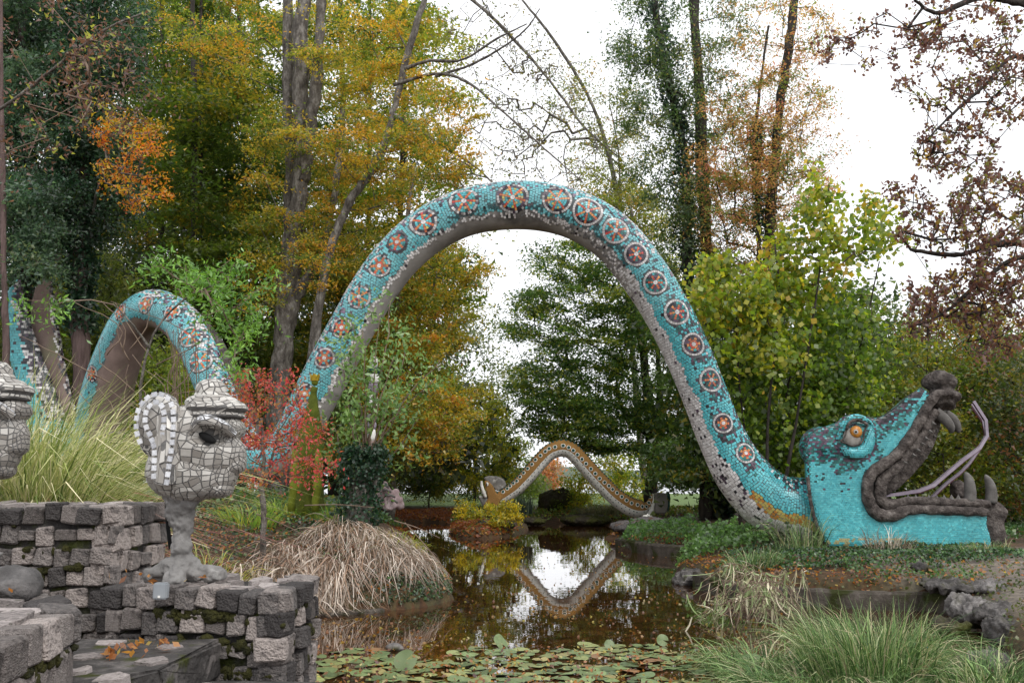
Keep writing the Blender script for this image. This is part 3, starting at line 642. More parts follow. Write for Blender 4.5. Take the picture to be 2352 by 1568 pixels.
# medallions as raised discs of small tiles: white ring, dark ring, star
ORA = np.array([(0.56, 0.17, 0.06), (0.46, 0.12, 0.05), (0.58, 0.24, 0.08)]); RED = np.array([(0.5, 0.06, 0.05), (0.6, 0.1, 0.05)]); YLW = np.array([(0.6, 0.5, 0.12), (0.5, 0.42, 0.2)])
for mi, (s_, a_, r_, kd) in enumerate(meds):
    rm = float(np.interp(s_, body.s, body.r)); nr = max(5, int(r_ / 0.05)); rot0 = RNG.uniform(0, 1)
    groups = {'ring': [], 'star': [], 'field': []}
    for q in range(nr):
        ra, rb = r_ * q / nr, r_ * (q + 1) / nr; rc = (ra + rb) / 2; nt_ = max(6, 6 * round(2 * math.pi * rc / 0.05 / 6)) if q else 6
        for w_ in range(nt_):
            th = 2 * math.pi * w_ / nt_ + rot0; f_ = rc / r_
            spoke = (w_ % (nt_ // 6) == 0) if nt_ > 6 else True
            if f_ < 0.17: g_, c_ = 'star', WHT
            elif f_ > (0.86 if kd != 4 else 2): g_, c_ = 'ring', (WHT * 0.8 if kd < 3 or RNG.random() < 0.6 else (WHT * 0.45 if RNG.random() < 0.6 else DRK))
            elif spoke and f_ < (0.8 if kd >= 2 else 0.55): g_, c_ = 'star', (ORA if RNG.random() < 0.75 else RED)
            elif f_ > 0.70: g_, c_ = 'field', DRK
            elif kd >= 3 and 0.3 < f_ < 0.6: g_, c_ = 'field', (YLW * 0.8 if RNG.random() < 0.3 else TURQ * 0.8)
            else: g_, c_ = 'field', (GRNP if RNG.random() < 0.6 else DRK if kd < 2 else TURQ)
            gap = 0.12; dth = math.pi / nt_ * (1 - gap)
            cs = [(ra + (rb - ra) * gap / 2, th - dth), (rb - (rb - ra) * gap / 2, th - dth), (rb - (rb - ra) * gap / 2, th + dth), (max(ra, 0.004) + (rb - ra) * gap / 2, th + dth)]
            cs[0] = (max(cs[0][0], 0.006), cs[0][1])
            groups[g_].append((cs, rnd(c_, 1)[0]))
    par_ = None
    n_all = 24; dv = [(s_ + r_ * math.cos(t_), a_ + r_ * math.sin(t_) / rm) for t_ in np.linspace(0, 2 * math.pi, n_all, endpoint=False)]
    rings_ = [body.at(np.array([s_ + (x - s_) * k_ for x, y in dv]), np.array([a_ + (y - a_) * k_ for x, y in dv]), 0.004 if k_ < 1 else -0.004) for k_ in (0.02, 0.35, 0.7, 1.0)]
    V = np.concatenate(rings_); Fq = [[q * n_all + w_, q * n_all + (w_ + 1) % n_all, (q + 1) * n_all + (w_ + 1) % n_all, (q + 1) * n_all + w_] for q in range(3) for w_ in range(n_all)]
    par_ = mk('medallion', V, Fq, M_grout, serpent, smooth=True)
    for g_, lst in groups.items():
        if not lst: continue
        top = np.array([[(s_ + r * math.cos(t_), a_ + r * math.sin(t_) / rm) for r, t_ in cs] for cs, _ in lst]); c_ = np.array([x for _, x in lst])
        frusta(body.at(top[..., 0], top[..., 1], 0.016), body.at(top[..., 0], top[..., 1], 0.0), c_, g_, M_tile, par_, kind='stuff')
# dark back fin down the small hump
fs_ = np.linspace(S_at(7.5), S_at(11.5), 24); base_ = body.at(fs_, np.full(24, 1.9), -0.05); tip_ = body.at(fs_, np.full(24, 1.9), 0.22 * np.sin(np.linspace(0, math.pi, 24)) ** 0.6)
V = np.concatenate([base_ + [0, -.05, 0], tip_, base_ + [0, .12, 0]]); Fq = [[i, i + 1, 24 + i + 1, 24 + i] for i in range(23)] + [[24 + i, 24 + i + 1, 48 + i + 1, 48 + i] for i in range(23)]
mk('back_fin', V, Fq, M_darkconc, serpent, smooth=True)
# tail: low bend and two flukes
def fluke(name, c, mat, tiles):
    pts = P([x[0] for x in c], [x[1] for x in c], [x[3] for x in c]); r = np.array([x[2] / 2 * float(mpp(x[1], x[3])) for x in c]); X = catmull(np.c_[pts, r], 60)
    v, f = tube(X[:, :3], np.maximum(X[:, 3], 0.03), 16, flat=(0.45, 1.0)); v0, f0 = blob([(v, f)], 0.07, 5); o = mk(name, v0, f0, mat, serpent, smooth=True)
    return o, X
tb, _ = fluke('tail', [(60, 905, 50, 23.6), (105, 985, 80, 23.3), (160, 1030, 90, 22.9), (205, 1040, 92, 22.4)], M_grout, True)
f1, X1 = fluke('fluke', [(42, 640, 14, 23.5), (34, 690, 44, 23.5), (44, 760, 60, 23.5), (66, 840, 72, 23.5), (92, 920, 80, 23.4), (120, 1000, 84, 23.3)], M_grout, True)
f2, X2 = fluke('fluke', [(104, 644, 34, 23.9), (99, 700, 54, 23.9), (106, 770, 62, 23.9), (122, 850, 58, 23.8), (148, 930, 44, 23.7), (175, 990, 30, 23.5)], M_concpink, False)
def tile_on(obj, cell, fn, name, parent, hw=0.485, hh=0.475, dirs=((0, 1), (0, -1), (1, 1), (1, -1), (2, 1), (2, -1)), keepfn=None, th=0.007, origin_shift=0.0, thr=0.55):
    """lay raised square tiles over a skin, each lying flat on it"""
    me = obj.data; org = ORG[obj.name]; vv = [Vector((np.array(x.co[:]) + org).tolist()) for x in me.vertices]; bvh = BVHTree.FromPolygons(vv, [list(p.vertices) for p in me.polygons])
    A = np.array([x[:] for x in vv]); lo, hi = A.min(0) - 0.1, A.max(0) + 0.1; C, Nn, Ax = [], [], []
    cell = np.broadcast_to(np.array(cell, float), (2,))
    for ax, sg in dirs:
        o1, o2 = [k_ for k_ in range(3) if k_ != ax]; c1, c2 = cell
        row = 0; y = lo[o2]
        while y < hi[o2]:
            x = lo[o1] + (row % 2) * c1 * 0.5
            while x < hi[o1]:
                st = np.zeros(3); st[o1] = x + RNG.normal(0, c1 * 0.03); st[o2] = y + RNG.normal(0, c2 * 0.03); st[ax] = hi[ax] if sg > 0 else lo[ax]
                d = Vector((0, 0, 0)); d[ax] = -sg; loc, nor, idx, dist = bvh.ray_cast(Vector(st.tolist()), d)
                if loc is not None and nor[ax] * sg >= thr and (abs(nor[ax]) >= max(abs(nor[o1]), abs(nor[o2]))): C.append(loc[:]); Nn.append(nor[:]); Ax.append((o1, o2))
                x += c1
            y += c2; row += 1
    C = np.array(C); Nn = np.array(Nn); Ax = np.array(Ax); n = len(C)
    if keepfn is not None: k_ = keepfn(C, Nn); C, Nn, Ax = C[k_], Nn[k_], Ax[k_]; n = len(C)
    col = fn(C, Nn); e1 = np.eye(3)[Ax[:, 0]]; e1 = e1 - (e1 * Nn).sum(1)[:, None] * Nn; e1 /= np.linalg.norm(e1, axis=1)[:, None]; e2 = np.cross(Nn, e1)
    a = RNG.normal(0, 0.05, n)[:, None]; f1_ = e1 * np.cos(a) + e2 * np.sin(a); f2_ = e2 * np.cos(a) - e1 * np.sin(a)
    w1 = cell[0] * hw * RNG.uniform(0.9, 1.05, (n, 1)); w2 = cell[1] * hh * RNG.uniform(0.9, 1.05, (n, 1))
    top = np.stack([C + f1_ * w1 * s1 + f2_ * w2 * s2 + Nn * th for s1, s2 in ((-1, -1), (1, -1), (1, 1), (-1, 1))], 1); bot = np.stack([C + f1_ * w1 * s1 + f2_ * w2 * s2 - Nn * th for s1, s2 in ((-1, -1), (1, -1), (1, 1), (-1, 1))], 1)
    return frusta(top, bot, col, name, M_tile, parent, kind='stuff')
def flukecol(X):
    def fn(C, Nn):
        n = len(C); xc = np.interp(C[:, 2], X[::-1, 2], X[::-1, 0]); wd = np.interp(C[:, 2], X[::-1, 2], X[::-1, 3]) + 0.05
        q = (C[:, 0] - xc) / wd; col = rnd(TURQ, n, 0.08); p_ = sst(-0.15, 0.35, q)
        k_ = RNG.random(n) < p_; col[k_] = np.where(RNG.random((k_.sum(), 1)) < 0.45, rnd(WHT, k_.sum()), rnd(DRK, k_.sum())); k_ = RNG.random(n) < 0.04; col[k_] = rnd(DRK, k_.sum()); return col
    return fn
tile_on(f1, 0.075, flukecol(X1), 'mosaic_tiles', serpent, dirs=((1, -1), (0, 1), (0, -1)))
tile_on(tb, 0.075, lambda C, Nn: np.where(RNG.random((len(C), 1)) < 0.35, rnd(WHT, len(C)), rnd(TURQ, len(C))), 'mosaic_tiles', serpent, dirs=((1, -1), (2, 1)))
def edgekeep(C, Nn):
    xc = np.interp(C[:, 2], X2[::-1, 2], X2[::-1, 0]); wd = np.interp(C[:, 2], X2[::-1, 2], X2[::-1, 3]) + 0.05; return (C[:, 0] - xc) / wd > 0.6
tile_on(f2, 0.07, lambda C, Nn: np.where(RNG.random((len(C), 1)) < 0.5, rnd(WHT, len(C)), rnd(DRK, len(C))), 'edge_tiles', serpent, dirs=((1, -1), (0, 1)), keepfn=edgekeep)

# ---------------- head
YF = 17.25; YB = 18.25
def H(x, y, Y=YF): return P(1776 + 0.332 * np.asarray(x, float), 796 + 0.332 * np.asarray(y, float), Y)
def slab(poly, y0, y1, voxel=0.05, smooth=8, extra=()):
    a = H([p[0] for p in poly], [p[1] for p in poly], y0); n = len(a); V = np.concatenate([a, a + [0.30 * (y1 - y0), y1 - y0, 0]])
    Fs = [list(range(n)), list(range(2 * n - 1, n - 1, -1))] + [[i, n + i, n + (i + 1) % n, (i + 1) % n] for i in range(n)]
    return blob([(V, Fs)] + list(extra), voxel, smooth)
mp_ = 0.332 * float(mpp(1000, YF))
HEAD = [(235, 985), (232, 900), (228, 800), (217, 700), (238, 620), (300, 570), (370, 548), (440, 525), (488, 480), (550, 460), (640, 478), (700, 496), (760, 478), (850, 418), (950, 328), (1035, 276), (1090, 330), (1060, 430), (990, 560),
        (910, 690), (830, 775), (730, 838), (680, 900), (655, 1000), (665, 1080), (700, 1135), (790, 1160), (900, 1130), (1200, 1130), (1480, 1140), (1478, 1190), (1474, 1230), (1492, 1280), (1508, 1330), (1506, 1400), (1300, 1400), (1000, 1400), (700, 1400),
        (380, 1380), (325, 1290), (285, 1160), (252, 1060)]
bulge = [ellipsoid(H(575, 600, YF + 0.12), (0.36, 0.26, 0.36)), ellipsoid(H(330, 700, YF + 0.35), (0.42, 0.42, 0.42))]
v, f = slab(HEAD, YF, YB, 0.045, 7, bulge); head = mk('head', v, f, M_grout, serpent, smooth=True)
def invH(C):
    """sketch coordinates of points on the head's side"""
    y = C[:, 1]; k = y * 0 + YF; zz = C[:, 2] - CAMZ; xx = C[:, 0]
    # line of the head's own front plane
    zc = (F * (zz / YF * math.cos(TH) - math.sin(TH))) / (math.cos(TH) + zz / YF * math.sin(TH))
    yy = F * math.cos(TH) - zc * math.sin(TH); return (xx * yy / YF + 1176 - 1776) / 0.332, (784 - zc - 796) / 0.332
def headcol(C, Nn):
    n = len(C); x, y = invH(C); col = rnd(TURQ, n, 0.07) * [1.0, 1.03, 1.03]
    lim = np.interp(x, [200, 300, 500, 640, 700, 800, 900, 1000, 1080], [900, 850, 870, 850, 770, 680, 560, 440, 330]); nz = (vnoise(x, y, 0.02) - 0.5) * 140
    p_ = sst(50, -90, y - lim + nz) * 0.9; k = RNG.random(n) < p_; col[k] = rnd(GRNP, k.sum(), 0.2)
    top = np.interp(x, [200, 300, 440, 550, 640, 700, 760, 850, 950, 1035, 1100], [640, 585, 540, 480, 490, 510, 495, 440, 350, 300, 330])
    p2 = sst(95, 0, y - top) * 0.8 * sst(380, 600, x); k = RNG.random(n) < p2; col[k] = rnd(DRK, k.sum()) * 0.5
    k = (RNG.random(n) < 0.35 * sst(430, 300, x) * sst(800, 600, y)); col[k] = rnd(np.array([(0.14, 0.08, 0.13), (0.09, 0.05, 0.09)]), k.sum())
    near = np.hypot(x - 575, y - 640); k = (near > 128) & (near < 165) & (y > 640) & (RNG.random(n) < 0.6); col[k] = rnd(np.array([(0.14, 0.075, 0.13), (0.05, 0.04, 0.06)]), k.sum())
    k = (RNG.random(n) < 0.03 * (y < 1000) * (y > 850)); col[k] = rnd(DRK, k.sum())
    k = (y > 1322) & (x < 1000) & (RNG.random(n) < 0.35); col[k] = np.array([0.4, 0.38, 0.2])
    return col
tile_on(head, (0.052, 0.036), headcol, 'mosaic_tiles', serpent, dirs=((1, -1), (2, 1), (0, -1), (0, 1)), thr=0.5)
# gap rib between neck and head
pts = H([238, 255, 280, 310, 345], [900, 1050, 1170, 1260, 1320], YF - 0.02); v, f = tube(pts, 0.035, 8); mk('neck_seam', v, f, M_darkconc, serpent, smooth=True)
def lip(name, xy, r, Y, rib=0.0, amp=0.0, mat=M_darkconc, vox=0.022, nz=0.02):
    c = catmull(np.c_[np.array(xy, float), np.zeros(len(xy))], 90); p = H(c[:, 0], c[:, 1], Y); rr = np.interp(np.linspace(0, 1, 90), np.linspace(0, 1, len(r)), r)
    if rib: rr = rr * (1 + amp * np.sin(np.arange(90) * rib))
    v, f = tube(p, rr, 14); v, f = blob([(v, f)], vox, 2, nz, 2.5); return mk(name, v, f, mat, serpent, smooth=True)
UPL = [(1220, 335), (1150, 325), (1095, 370), (1050, 440), (1005, 530), (950, 620), (890, 700), (820, 775), (740, 825), (680, 875), (652, 950), (650, 1040), (680, 1120), (745, 1165), (830, 1165), (900, 1135), (1000, 1125), (1150, 1130), (1300, 1135), (1420, 1140), (1490, 1145)]
lip('lip', UPL, [0.08, 0.09, 0.095, 0.095, 0.10, 0.105, 0.105, 0.11, 0.115, 0.115, 0.12, 0.125, 0.115, 0.105, 0.095, 0.09, 0.09, 0.09], YF - 0.02, 1.55, 0.06)
lip('gum', [(1130, 440), (1080, 500), (1035, 600), (980, 690), (900, 780), (820, 860), (750, 930), (735, 1000), (745, 1060), (800, 1100), (900, 1075), (1000, 1068), (1150, 1075), (1300, 1080), (1400, 1085), (1500, 1090)], [0.09, 0.1, 0.11, 0.11, 0.12, 0.12, 0.12, 0.10, 0.10, 0.09, 0.09, 0.08], YF + 0.06)
v, f = slab([(1120, 420), (1175, 470), (1150, 590), (1110, 700), (1045, 800), (965, 890), (880, 975), (790, 1030), (700, 1040), (690, 950), (780, 850), (900, 720), (1000, 560)], YF + 0.2, YB, 0.06, 5); mk('palate', v, f, M_darkconc, serpent, smooth=True)
v, f = slab([(700, 1040), (900, 1060), (1490, 1075), (1490, 1200), (800, 1200), (700, 1120)], YF + 0.15, YB - 0.05, 0.06, 5); mk('jaw_floor', v, f, M_darkconc, serpent, smooth=True)
nose = [ellipsoid(H(1140, 240, YF + 0.3), (0.27, 0.36, 0.20)), ellipsoid(H(1200, 245, YF + 0.2), (0.16, 0.3, 0.17)), ellipsoid(H(1190, 330, YF + 0.12), (0.20, 0.26, 0.11)), ellipsoid(H(1240, 345, YF + 0.2), (0.11, 0.3, 0.12)), ellipsoid(H(1190, 390, YF + 0.25), (0.14, 0.3, 0.12)), ellipsoid(H(1110, 380, YF + .3), (0.16, 0.35, 0.2)),
        ellipsoid(H(1215, 410, YF + 0.3), (0.09, 0.2, 0.09))]
v, f = blob(nose, 0.03, 3, 0.03, 3); nz_ = mk('snout', v, f, M_darkconc, serpent, smooth=True)
v, f = ellipsoid(H(1224, 232, YF + 0.06), (0.035, 0.03, 0.05), 12, 8); mk('nostril', v, f, M_black, nz_, smooth=True)
def fang(xy, r0, Y, name='fang', n=14):
    c = catmull(np.c_[np.array(xy, float), np.zeros(len(xy))], n); p = H(c[:, 0], c[:, 1], Y); t_ = np.linspace(0, 1, n); rr = r0 * (1 - t_ ** 2.2) ** 0.6 + 0.012
    v, f = tube(p, rr, 12); mk(name, v, f, M_tooth, serpent, smooth=True)
fang([(1120, 450), (1185, 500), (1225, 550), (1238, 598)], 0.095, YF + 0.1); fang([(1180, 460), (1240, 500), (1272, 550), (1285, 598)], 0.09, YF + 0.55)
fang([(1360, 1070), (1362, 990), (1352, 920), (1328, 865)], 0.10, YF + 0.1); fang([(1506, 1080), (1508, 1000), (1495, 940), (1466, 884)], 0.10, YF + 0.6)
def tooth(x, y, w_, h_, ang, Y):
    p = H(x, y, Y); d = np.array([math.sin(ang), 0, math.cos(ang)]); e = np.array([d[2], 0, -d[0]]); V = [p + e * w_, p - e * w_, p + np.array([0, .04, 0]) + d * 0, p + np.array([0, -.04, 0]), p + d * h_]
    mk('tooth', V, [[0, 3, 4], [3, 1, 4], [1, 2, 4], [2, 0, 4], [0, 2, 1, 3]], M_tooth, serpent)
for x in (935, 988, 1078, 1132, 1184, 1235, 1282): tooth(x, 1056, 0.055, 0.10, 0, YF + 0.03)
for x, y in ((1100, 520), (1078, 575), (1052, 625), (1025, 660), (995, 705), (965, 740), (905, 790)): tooth(x - 4, y + 6, 0.05, 0.10, 1.9, YF - 0.03)
for x, y in ((1120, 580), (1105, 620), (1065, 690)): tooth(x + 6, y, 0.04, 0.07, 1.7, YF + 0.2)
chin = [(1470, 1070), (1500, 1065), (1560, 1066), (1598, 1100), (1634, 1135), (1622, 1185), (1600, 1200), (1612, 1270), (1630, 1330), (1602, 1366), (1520, 1385), (1480, 1300), (1450, 1150)]
v, f = slab(chin, YF + 0.62, YB, 0.05, 6); mk('chin', v, f, M_darkconc, serpent, smooth=True)
v, f = blob([ellipsoid(H(1285, 990, YB - 0.2), (0.15, 0.2, 0.19)), ellipsoid(H(1250, 950, YB - 0.2), (0.08, 0.1, 0.08))], 0.03, 2, 0.03, 4); mk('molar', v, f, M_darkconc, serpent, smooth=True)
# tongue: two long prongs of folded sheet
def strip(xy, Y0, Y1, w_, th, nm, par, mat):
    c = np.array(xy, float); n = len(c); Ys = np.linspace(Y0, Y1, n); p = H(c[:, 0], c[:, 1], 0 * Ys + Ys)
    T = np.gradient(p, axis=0); T /= np.linalg.norm(T, axis=1)[:, None]; up_ = np.stack([-T[:, 2], 0 * T[:, 0], T[:, 0]], 1); wv = np.linspace(w_, w_ * 0.25, n)[:, None] * np.array([[0, 1, 0.0]])
    V = np.concatenate([p - wv, p + wv, p + wv - up_ * th, p - wv - up_ * th]); Fs = []
    for i in range(n - 1):
        for q in range(4): Fs.append([q * n + i, q * n + i + 1, ((q + 1) % 4) * n + i + 1, ((q + 1) % 4) * n + i])
    Fs += [[0, n, 2 * n, 3 * n], [n - 1, 4 * n - 1, 3 * n - 1, 2 * n - 1]]
    return mk(nm, V, Fs, mat, par)
t1 = [(700, 1022), (860, 1008), (1000, 986), (1100, 948), (1200, 862), (1300, 778), (1420, 690), (1468, 612), (1460, 510), (1378, 382)]
t2 = [(745, 1048), (900, 1055), (1090, 1035), (1190, 940), (1290, 862), (1350, 800), (1430, 690), (1462, 612), (1442, 505), (1368, 400)]
tg = strip(t1, YF + 0.32, YF + 0.6, 0.07, 0.06, 'tongue', serpent, M_tongue); strip([(x, y + 21 if 1 < i < 8 else y + 6) for i, (x, y) in enumerate(t1)], YF + 0.34, YF + 0.61, 0.07, 0.025, 'tongue_edge', tg, M_tongueside)
tg = strip(t2, YF + 0.75, YF + 0.85, 0.05, 0.04, 'tongue', serpent, M_tongue); strip([(x, y + 18) for x, y in t2], YF + 0.77, YF + 0.86, 0.05, 0.02, 'tongue_edge', tg, M_tongueside)
# eye
YE = YF - 0.11
v, f = ellipsoid(H(555, 625, YE + 0.06), (0.20, 0.09, 0.20), 24, 14, roty(0.5)); eye = mk('eye', v, f, M_sclera, serpent, smooth=True)
v, f = ellipsoid(H(573, 588, YE - 0.01), (0.118, 0.07, 0.118), 24, 14); mk('iris', v, f, M_orangeeye, eye, smooth=True)
v, f = ellipsoid(H(573, 588, YE - 0.068), (0.05, 0.02, 0.05), 16, 10); mk('pupil', v, f, M_sclera, eye, smooth=True)
v, f = ellipsoid(H(573, 588, YE - 0.083), (0.022, 0.014, 0.022), 12, 8); mk('pupil_dot', v, f, M_black, eye, smooth=True)
rimp = [(466, 655), (495, 620), (508, 575), (530, 530), (570, 512), (610, 520), (650, 545), (632, 580), (622, 640), (596, 676), (555, 686), (510, 672), (466, 655)]
c = catmull(np.c_[np.array(rimp, float), np.zeros(len(rimp))], 60); v, f = tube(H(c[:, 0], c[:, 1], YE - 0.03), 0.018, 8); mk('eyelid_rim', v, f, M_darkconc, serpent, smooth=True)
c = catmull(np.c_[np.array(rimp[2:6] + [rimp[6]], float) * 1.0, np.zeros(5)], 40); v, f = tube(H(c[:, 0], c[:, 1] - 6, YE - 0.05), 0.028, 8); mk('brow_fold', v, f, M_darkconc, serpent, smooth=True)
c = catmull(np.array([(478, 692, 0.03), (518, 728, 0.085), (575, 738, 0.11), (630, 710, 0.11), (658, 655, 0.10), (668, 595, 0.07), (668, 548, 0.03)]), 50)
v, f = blob([tube(H(c[:, 0], c[:, 1], YE + 0.06), c[:, 2] * 1.15, 14)], 0.02, 3); lid = mk('lower_eyelid', v, f, M_grout, serpent, smooth=True)
tile_on(lid, 0.04, lambda C, Nn: rnd(TURQ, len(C), 0.06) * 1.05, 'mosaic_tiles', serpent, dirs=((1, -1), (2, 1), (0, -1), (0, 1)))
c = catmull(np.array([(440, 640, 0.03), (470, 585, 0.05), (500, 520, 0.06), (560, 488, 0.065), (630, 500, 0.06), (690, 550, 0.04)]), 50)
v, f = blob([tube(H(c[:, 0], c[:, 1], YE + 0.08), c[:, 2] * 0.8, 14)], 0.02, 3); br_ = mk('brow', v, f, M_grout, serpent, smooth=True)
tile_on(br_, 0.04, lambda C, Nn: np.where(RNG.random((len(C), 1)) < 0.35, rnd(GRNP, len(C)), rnd(TURQ, len(C))), 'mosaic_tiles', serpent, dirs=((1, -1), (2, 1), (0, -1), (0, 1)))

# ================================================================== the far ochre serpent
YS = 35.0
def Q(x, y, Y=YS): return P(1041.2 + 0.2344 * np.asarray(x, float), 980 + 0.2344 * np.asarray(y, float), Y)
fb = Q(1050, 830); far = thing('mosaic_serpent', 'smaller ochre and white spotted serpent arching behind the pond', 'sculpture', (fb[0], YS, 0.4))
c2 = [(340, 800, 100), (430, 715, 84), (520, 655, 84), (610, 590, 88), (700, 500, 92), (780, 412, 94), (860, 318, 94), (950, 235, 96), (1060, 198, 100), (1150, 222, 100), (1225, 290, 100), (1310, 385, 100), (1395, 480, 100), (1480, 568, 100), (1560, 650, 100), (1650, 720, 104), (1750, 775, 108), (1850, 790, 100), (1910, 765, 84), (1945, 700, 50), (1948, 645, 20)]
fbdy = Tube([(1041.2 + 0.2344 * x, 980 + 0.2344 * (y + 10), w_ * 0.2344 * (1.66 if x < 1900 else 1.15), YS) for x, y, w_ in c2], 300)
ss = np.linspace(0, fbdy.L, 200); aa = np.linspace(-math.pi, math.pi, 33)[:-1]; A_, B_ = np.meshgrid(ss, aa, indexing='ij'); V = fbdy.at(A_, B_); ns, na = A_.shape
i = np.arange(ns - 1)[:, None] * na; j = np.arange(na)[None]; jn = (j + 1) % na; Fq = np.stack([i + j, i + jn, i + na + jn, i + na + j], -1).reshape(-1, 4)
fa_ = np.tile(aa + math.pi / 32, ns - 1); isb = (fa_ < -0.10) & (fa_ > -math.pi + 0.10)
v, f = sub(V, Fq, ~isb); mk('back', v, f, M_ochre, far, smooth=True); v, f = sub(V, Fq, isb); mk('belly', v, f, M_white, far, smooth=True)
SPOT = [(488, 636), (530, 604), (558, 580), (590, 552), (622, 530), (654, 490), (690, 450), (729, 408), (771, 366), (806, 323), (855, 281), (902, 240), (939, 213), (997, 197), (1076, 184), (1131, 202), (1175, 230), (1216, 270), (1260, 315), (1300, 360), (1348, 410), (1390, 457), (1433, 505), (1481, 543), (1524, 578), (1560, 610), (1604, 645), (1650, 684), (1697, 718), (1747, 746), (1805, 762), (1853, 780), (1892, 778), (1917, 742), (1930, 690)]
def disc(tb_, s_, a_, r_, h_, n=12):
    rm = float(np.interp(s_, tb_.s, tb_.r)); t_ = np.linspace(0, 2 * math.pi, n, endpoint=False); out = [tb_.at(np.array([s_]), np.array([a_]), h_)]
    for k_, hh in ((0.6, h_), (1, h_), (1.05, -0.03)): out.append(tb_.at(s_ + k_ * r_ * np.cos(t_), a_ + k_ * r_ * np.sin(t_) / rm, hh))
    V = np.concatenate(out); Fs = [[0, 1 + i, 1 + (i + 1) % n] for i in range(n)] + [[1 + q * n + i, 1 + (q + 1) * n + i, 1 + (q + 1) * n + (i + 1) % n, 1 + q * n + (i + 1) % n] for q in range(2) for i in range(n)]
    return V, Fs
for x, y in SPOT:
    h_ = fbdy.hit(1041.2 + .2344 * x, 980 + .2344 * y)
    if h_ is None: continue
    v, f = disc(fbdy, h_[0], h_[1], 0.08, 0.014); o = mk('eye_spot', v, f, M_white, far); v, f = disc(fbdy, h_[0], h_[1], 0.055, 0.026); mk('spot_centre', v, f, M_teal, o)
pr = []
for s_ in np.arange(0.4, fbdy.L - 0.3, 0.16):
    for row in (-0.35, -0.8):
        pr.append(disc(fbdy, s_ + RNG.normal(0, .04) + (0.08 if row < -0.6 else 0), row + RNG.normal(0, 0.05), 0.022, 0.01, 6))
v, f = join(pr); mk('belly_dots', v, f, M_teal, far, kind='stuff')
pr = []
for s_ in np.arange(0.3, fbdy.L - 0.5, 0.12):
    p = fbdy.at(np.array([s_ - .05, s_ + .05, s_ + .05, s_ - .05]), np.array([0.95, 0.95, 1.6, 1.6]), -0.02); q_ = fbdy.at(np.array([s_]), np.array([1.25]), 0.05)
    pr.append((np.concatenate([p, q_]), [[0, 1, 4], [1, 2, 4], [2, 3, 4], [3, 0, 4]]))
v, f = join(pr); mk('crest', v, f, M_teal, far, kind='stuff')
def fslab(poly, y0, y1, vox, mat, nm, sm=4, nz=0.0):
    a = Q([p[0] for p in poly], [p[1] for p in poly]); n = len(a); V = np.concatenate([a + [0, y0, 0], a + [0, y1, 0]]); Fs = [list(range(n)), list(range(2 * n - 1, n - 1, -1))] + [[i, n + i, n + (i + 1) % n, (i + 1) % n] for i in range(n)]
    v, f = blob([(V, Fs)], vox, sm, nz, 2); return mk(nm, v, f, mat, far, smooth=True)
fslab([(300, 500), (340, 483), (420, 485), (490, 510), (520, 560), (505, 600), (440, 625), (390, 600), (330, 560)], -0.1, 0.25, 0.04, M_greyconc, 'ear_fin', nz=0.03)
fslab([(300, 520), (345, 530), (385, 570), (420, 640), (470, 700), (440, 800), (330, 830), (300, 760), (340, 700), (315, 600)], -0.4, 0.3, 0.05, M_ochre, 'head')
fslab([(245, 668), (290, 672), (345, 700), (350, 760), (290, 775), (262, 720)], -0.35, 0.3, 0.04, M_greyconc, 'lower_jaw')
c = catmull(np.array([(276, 530, 0.04), (278, 575, .06), (295, 635, .07), (318, 690, .05)]), 20); v, f = tube(Q(c[:, 0], c[:, 1], YS - 0.4), c[:, 2], 10); mk('lip', v, f, M_white, far, smooth=True)
v, f = ellipsoid(Q(333, 560, YS - 0.4), (0.05, 0.05, 0.08)); o = mk('eye', v, f, M_white, far, smooth=True); v, f = ellipsoid(Q(326, 562, YS - 0.44), (0.02, 0.03, 0.045)); mk('pupil', v, f, M_black, o, smooth=True)
pr = [(lambda p: (np.array([p + [-.03, 0, 0], p + [.03, 0, 0], p + [0, .03, .08]]), [[0, 1, 2]]))(Q(x, 688, YS - .36)) for x in (262, 280, 300, 318)]
v, f = join(pr); mk('teeth', v, f, M_white, far)
fslab([(1965, 650), (2020, 640), (2080, 645), (2112, 690), (2105, 770), (2085, 845), (1975, 845), (1968, 760)], -0.15, 0.35, 0.05, M_concrete, 'tail_fan', nz=0.02)
fslab([(2085, 640), (2112, 640), (2120, 700), (2110, 790), (2092, 835), (2098, 740)], -0.25, 0.15, 0.035, M_teal, 'tail_fan_edge')
fslab([(1945, 640), (1958, 655), (1968, 740), (1968, 860), (1900, 870), (1850, 850), (1935, 800), (1950, 720)], -0.2, 0.2, 0.04, M_white, 'tail_edge')
# ================================================================== stone walls of granite setts
def chamfer_box(j, seed):
    r = np.random.default_rng(seed); ch = 0.10; V = []; 
    for sx in (-1, 1):
        for sy in (-1, 1):
            for sz in (-1, 1):
                cc = np.array([sx, sy, sz]) * 0.5 + r.normal(0, j, 3)
                for ax in range(3):
                    p = cc.copy(); 
                    for a2 in range(3):
                        if a2 != ax: p[a2] -= (sx, sy, sz)[a2] * ch * r.uniform(0.5, 1.1)
                    V.append(p)
    bm = bmesh.new(); vs_ = [bm.verts.new(p) for p in V]; bmesh.ops.convex_hull(bm, input=vs_); bmesh.ops.delete(bm, geom=[v for v in bm.verts if not v.link_faces], context='VERTS')
    bm.verts.index_update(); v, f = bm_vf(bm); bm.free(); return v, f
M_pale = noise_mat('pale_pinkish_granite', [(0.2, (0.10, 0.088, 0.082)), (0.5, (0.28, 0.245, 0.228)), (0.8, (0.50, 0.44, 0.41))], scale=6, detail=12, rough=0.9, bump=1.0, bscale=20, rnd=0.4, bdist=0.05, second=((0.06, 0.05, 0.05), 2.6, 0.55, 0.75))
STONES = []
for k in range(28):
    v, f = chamfer_box(0.035, 100 + k); STONES.append(mesh_from('stone', v, f, M_stone))
